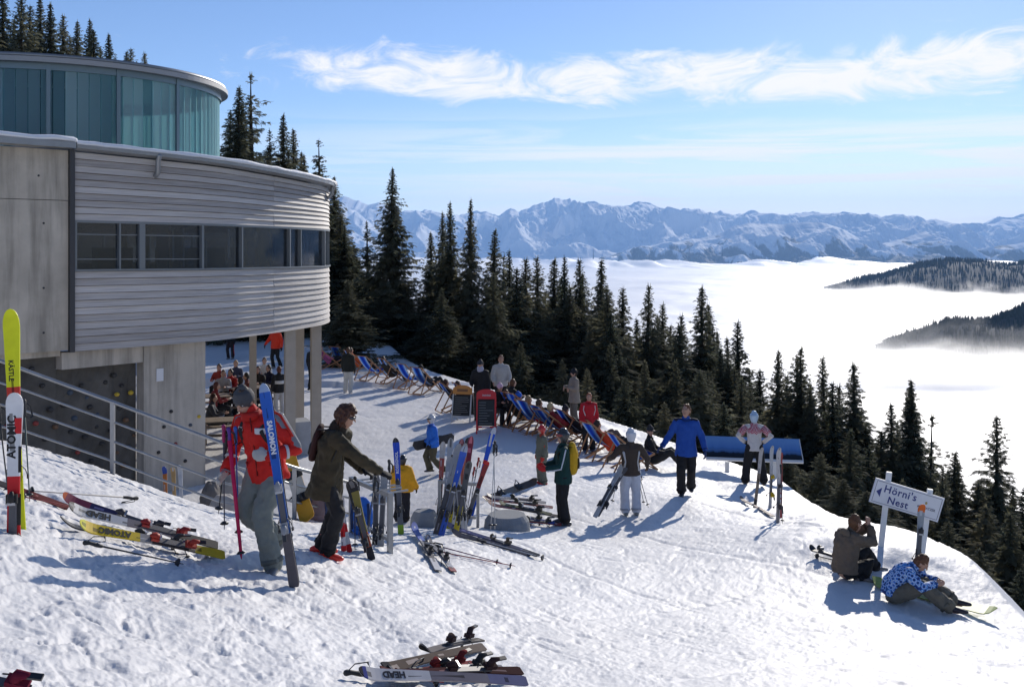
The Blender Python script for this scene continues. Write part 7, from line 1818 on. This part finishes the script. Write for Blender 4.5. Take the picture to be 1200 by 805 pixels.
# (column, row of feet, yaw, occupant colour or None, label)
chairs = [(386, 433, 62, (.5, .12, .25), 'striped deckchair nearest the outer column with a pink dressed sitter'), (404, 431, 40, None, 'striped deckchair behind the skier in cream trousers, farthest of the rear row'), (421, 437, 52, (.62, .13, .04), 'striped deckchair with a sitter in orange red beside the skier in cream trousers'),
          (439, 445, 46, None, 'striped deckchair just right of the skier in cream trousers'), (459, 450, 48, (.04, .035, .03), 'second striped deckchair right of the skier in cream trousers'), (481, 456, 44, None, 'third striped deckchair right of the skier in cream trousers'), (503, 461, 46, (.05, .05, .06), 'last striped deckchair of the rear row before the gap'),
          (536, 482, 66, (.03, .03, .035), 'striped deckchair standing behind the orange topped menu board'), (550, 484, 66, None, 'striped deckchair between the two menu boards, behind them'),
          (607, 498, 62, (.03, .03, .03), 'first striped deckchair beyond the red menu board'), (622, 502, 64, (.02, .12, .5), 'striped deckchair with the sitter in a blue hat'), (634, 507, 64, (.5, .03, .03), 'striped deckchair with a sitter in red and white'), (646, 511, 60, None, 'striped deckchair in the thick of the front row'), (660, 516, 64, (.28, .03, .03), 'striped deckchair with a blond sitter in dark red'), (677, 519, 62, (.02, .02, .025), 'striped deckchair behind the young skier in red'), (704, 530, 66, (.42, .26, .20), 'striped deckchair with a sunbather baring the arms'), (716, 540, 66, (.60, .06, .02), 'striped deckchair with a sitter in bright orange red'),
          (748, 552, 75, None, 'wooden framed deckchair next to the girl with the white helmet, end of the front row')]
proto = None
for i, (px, py, yw, occ, lab) in enumerate(chairs):
    g = G(px, py)
    if proto is None: proto = deckchair_proto(lab, DG); kids = list(proto.children); o = proto
    else: o = copy_tree(proto, None, kids); o['label'] = lab
    jit = random.Random(px); o.location = g + Vector((jit.uniform(-.12, .12), jit.uniform(-.15, .15), 0)); o.rotation_euler = (0, 0, -R(yw + jit.uniform(-13, 13))); o.scale = (1, jit.uniform(.92, 1.08), jit.uniform(.93, 1.06))
sitters = {421: ('sitter in orange red jacket in the rear row', (.04, .02, .015), None), 459: ('sitter in dark jacket second after the skier in cream trousers', (.05, .03, .02), None), 503: ('sitter with dark cap in the last chair of the rear row', (.04, .03, .02), ('beanie', (.02, .02, .025))), 386: ('sitter in pink reclining nearest the outer column', (.08, .03, .02), None), 420: ('sitter in orange red jacket in the rear row', (.04, .02, .015), None), 437: ('dark haired sitter in the rear row, next after the skier in cream trousers', (.03, .02, .015), None), 455: ('sitter in dark jacket second after the skier in cream trousers', (.05, .03, .02), None), 472: ('sitter in dark brown jacket third after the skier in cream trousers', (.30, .18, .08), None),
           489: ('sitter in black jacket fourth after the skier in cream trousers', (.04, .03, .02), None), 507: ('sitter with dark cap in the last chair of the rear row', (.04, .03, .02), ('beanie', (.02, .02, .025))), 536: ('sitter in black behind the orange topped menu board', (.05, .02, .015), None), 607: ('sitter in black in the first chair past the red menu board', (.08, .03, .015), None), 622: ('sitter with big bright blue hat', (.05, .03, .02), ('beanie', (.02, .14, .62))),
           634: ('sitter in red and white jacket with fair hair', (.30, .20, .10), None), 660: ('blond sitter in dark red jacket', (.50, .38, .20), None), 677: ('sitter in black with dark cap behind the young skier in red', (.03, .03, .03), ('cap', (.02, .02, .025))), 704: ('sunbather with bare arms and reddish hair', (.35, .15, .06), None), 716: ('sitter in bright orange red jacket beside the sunbather', (.05, .03, .02), None)}
sitters.update({404: ('sitter in pale jacket behind the skier in cream trousers', (.10, .05, .02), None), 550: ('sitter in dark grey between the two menu boards', (.06, .03, .02), None), 646: ('sitter in light blue in the thick of the front row', (.08, .04, .02), None)})
EXTRA = {404: (.42, .40, .38), 550: (.08, .08, .09), 646: (.12, .25, .5)}
for (px, py, yw, occ, lab) in chairs:
    occ = occ or EXTRA.get(px)
    if occ is None: continue
    l2, hc, hat = sitters[px]; g = G(px, py)
    tr_ = (.16, .12, .10) if px == 704 else BLK
    person(l2, g + Vector((0, 0, .0)), yw, 1.72, recline(hd=(0, -.40, .96)), occ, tr_, (.08, .08, .08), None, [hat] if hat else (), hair=hc, v=.028, group='people reclining in the deckchairs')
# person in black cap by the last chair
g = G(765, 549)
person('person in black with cap seated low past the girl with white helmet, legs stretched out', g, 100, 1.76, recline(pel=(0, 0, .22), hpR=(.09, .04, .22), hpL=(-.09, .04, .22), wst=(0, -.04, .36), cst=(0, -.08, .56), nck=(0, -.08, .73), hd=(0, -.06, .90), look=(60, 0), shR=(.185, -.08, .68), shL=(-.185, -.08, .68), elR=(.25, .05, .45), wrR=(.15, .28, .40), elL=(-.25, .05, .45), wrL=(-.15, .28, .40), knR=(.13, .44, .42), anR=(.12, .78, .09), knL=(-.13, .44, .42), anL=(-.12, .78, .09)), BLK, (.035, .033, .03), (.05, .05, .05), None, [('cap', (.04, .04, .045))], v=.02, bulk=1.1, legbulk=1.3)
# ------------------------------------------------------------------ picnic tables
M_BENCH = mat('weathered_table_wood', (.20, .15, .11), .75, var=.25, nscale=5)
def picnic(label, px, d, yaw):
    x = (px - 600) / FPX * d; o = thing('picnic_table', label, 'table', (x, d, zg(x, d)), -R(yaw), 'picnic tables under the curved storey')
    for i in range(5): MB().box((-.32 + .16 * i, 0, .74), (.150, 1.9, .035)).build('tabletop_plank', M_BENCH, o)
    for sx in (-1, 1):
        for k in (0, 1): MB().box((sx * (.62 + .13 * k), 0, .44), (.12, 1.9, .035)).build('bench_plank', M_BENCH, o)
    for y in (-.7, .7):
        MB().bar((-.76, y, .40), (.76, y, .40), .05, .07).build('cross_beam', M_BENCH, o); MB().bar((-.36, y, .70), (.36, y, .70), .05, .05).build('cross_beam', M_BENCH, o)
        for sx in (-1, 1): MB().bar((sx * .55, y + .03, -.05), (sx * .22, y + .03, .72), .05, .08, (0, 1, 0)).build('leg', M_BENCH, o)
picnic('dark wooden picnic table with guests at its far end, near the wall corner', 262, 32.6, 70)
picnic('dark wooden picnic table closest to the railing, seats empty', 270, 28.0, 75)
picnic('dark wooden picnic table farther back by the thin rear column', 306, 34.6, 80)
# ------------------------------------------------------------------ the air: closed box of thin haze round everything
def build_haze():
    m = bpy.data.materials.new('pale_air'); m.use_nodes = True
    nt = m.node_tree; nt.nodes.clear()
    o = nt.nodes.new('ShaderNodeOutputMaterial'); v = nt.nodes.new('ShaderNodeVolumePrincipled')
    v.inputs['Color'].default_value = (0.36, 0.62, 1.0, 1); v.inputs['Density'].default_value = HAZE
    v.inputs['Anisotropy'].default_value = 0.15
    nt.links.new(v.outputs[0], o.inputs['Volume'])
    mb = MB().box((0, 15000, 100), (70000, 40000, 3000))
    tag(mb.build('haze', m), kind='stuff')
HAZE = 2.3e-5
build_haze()
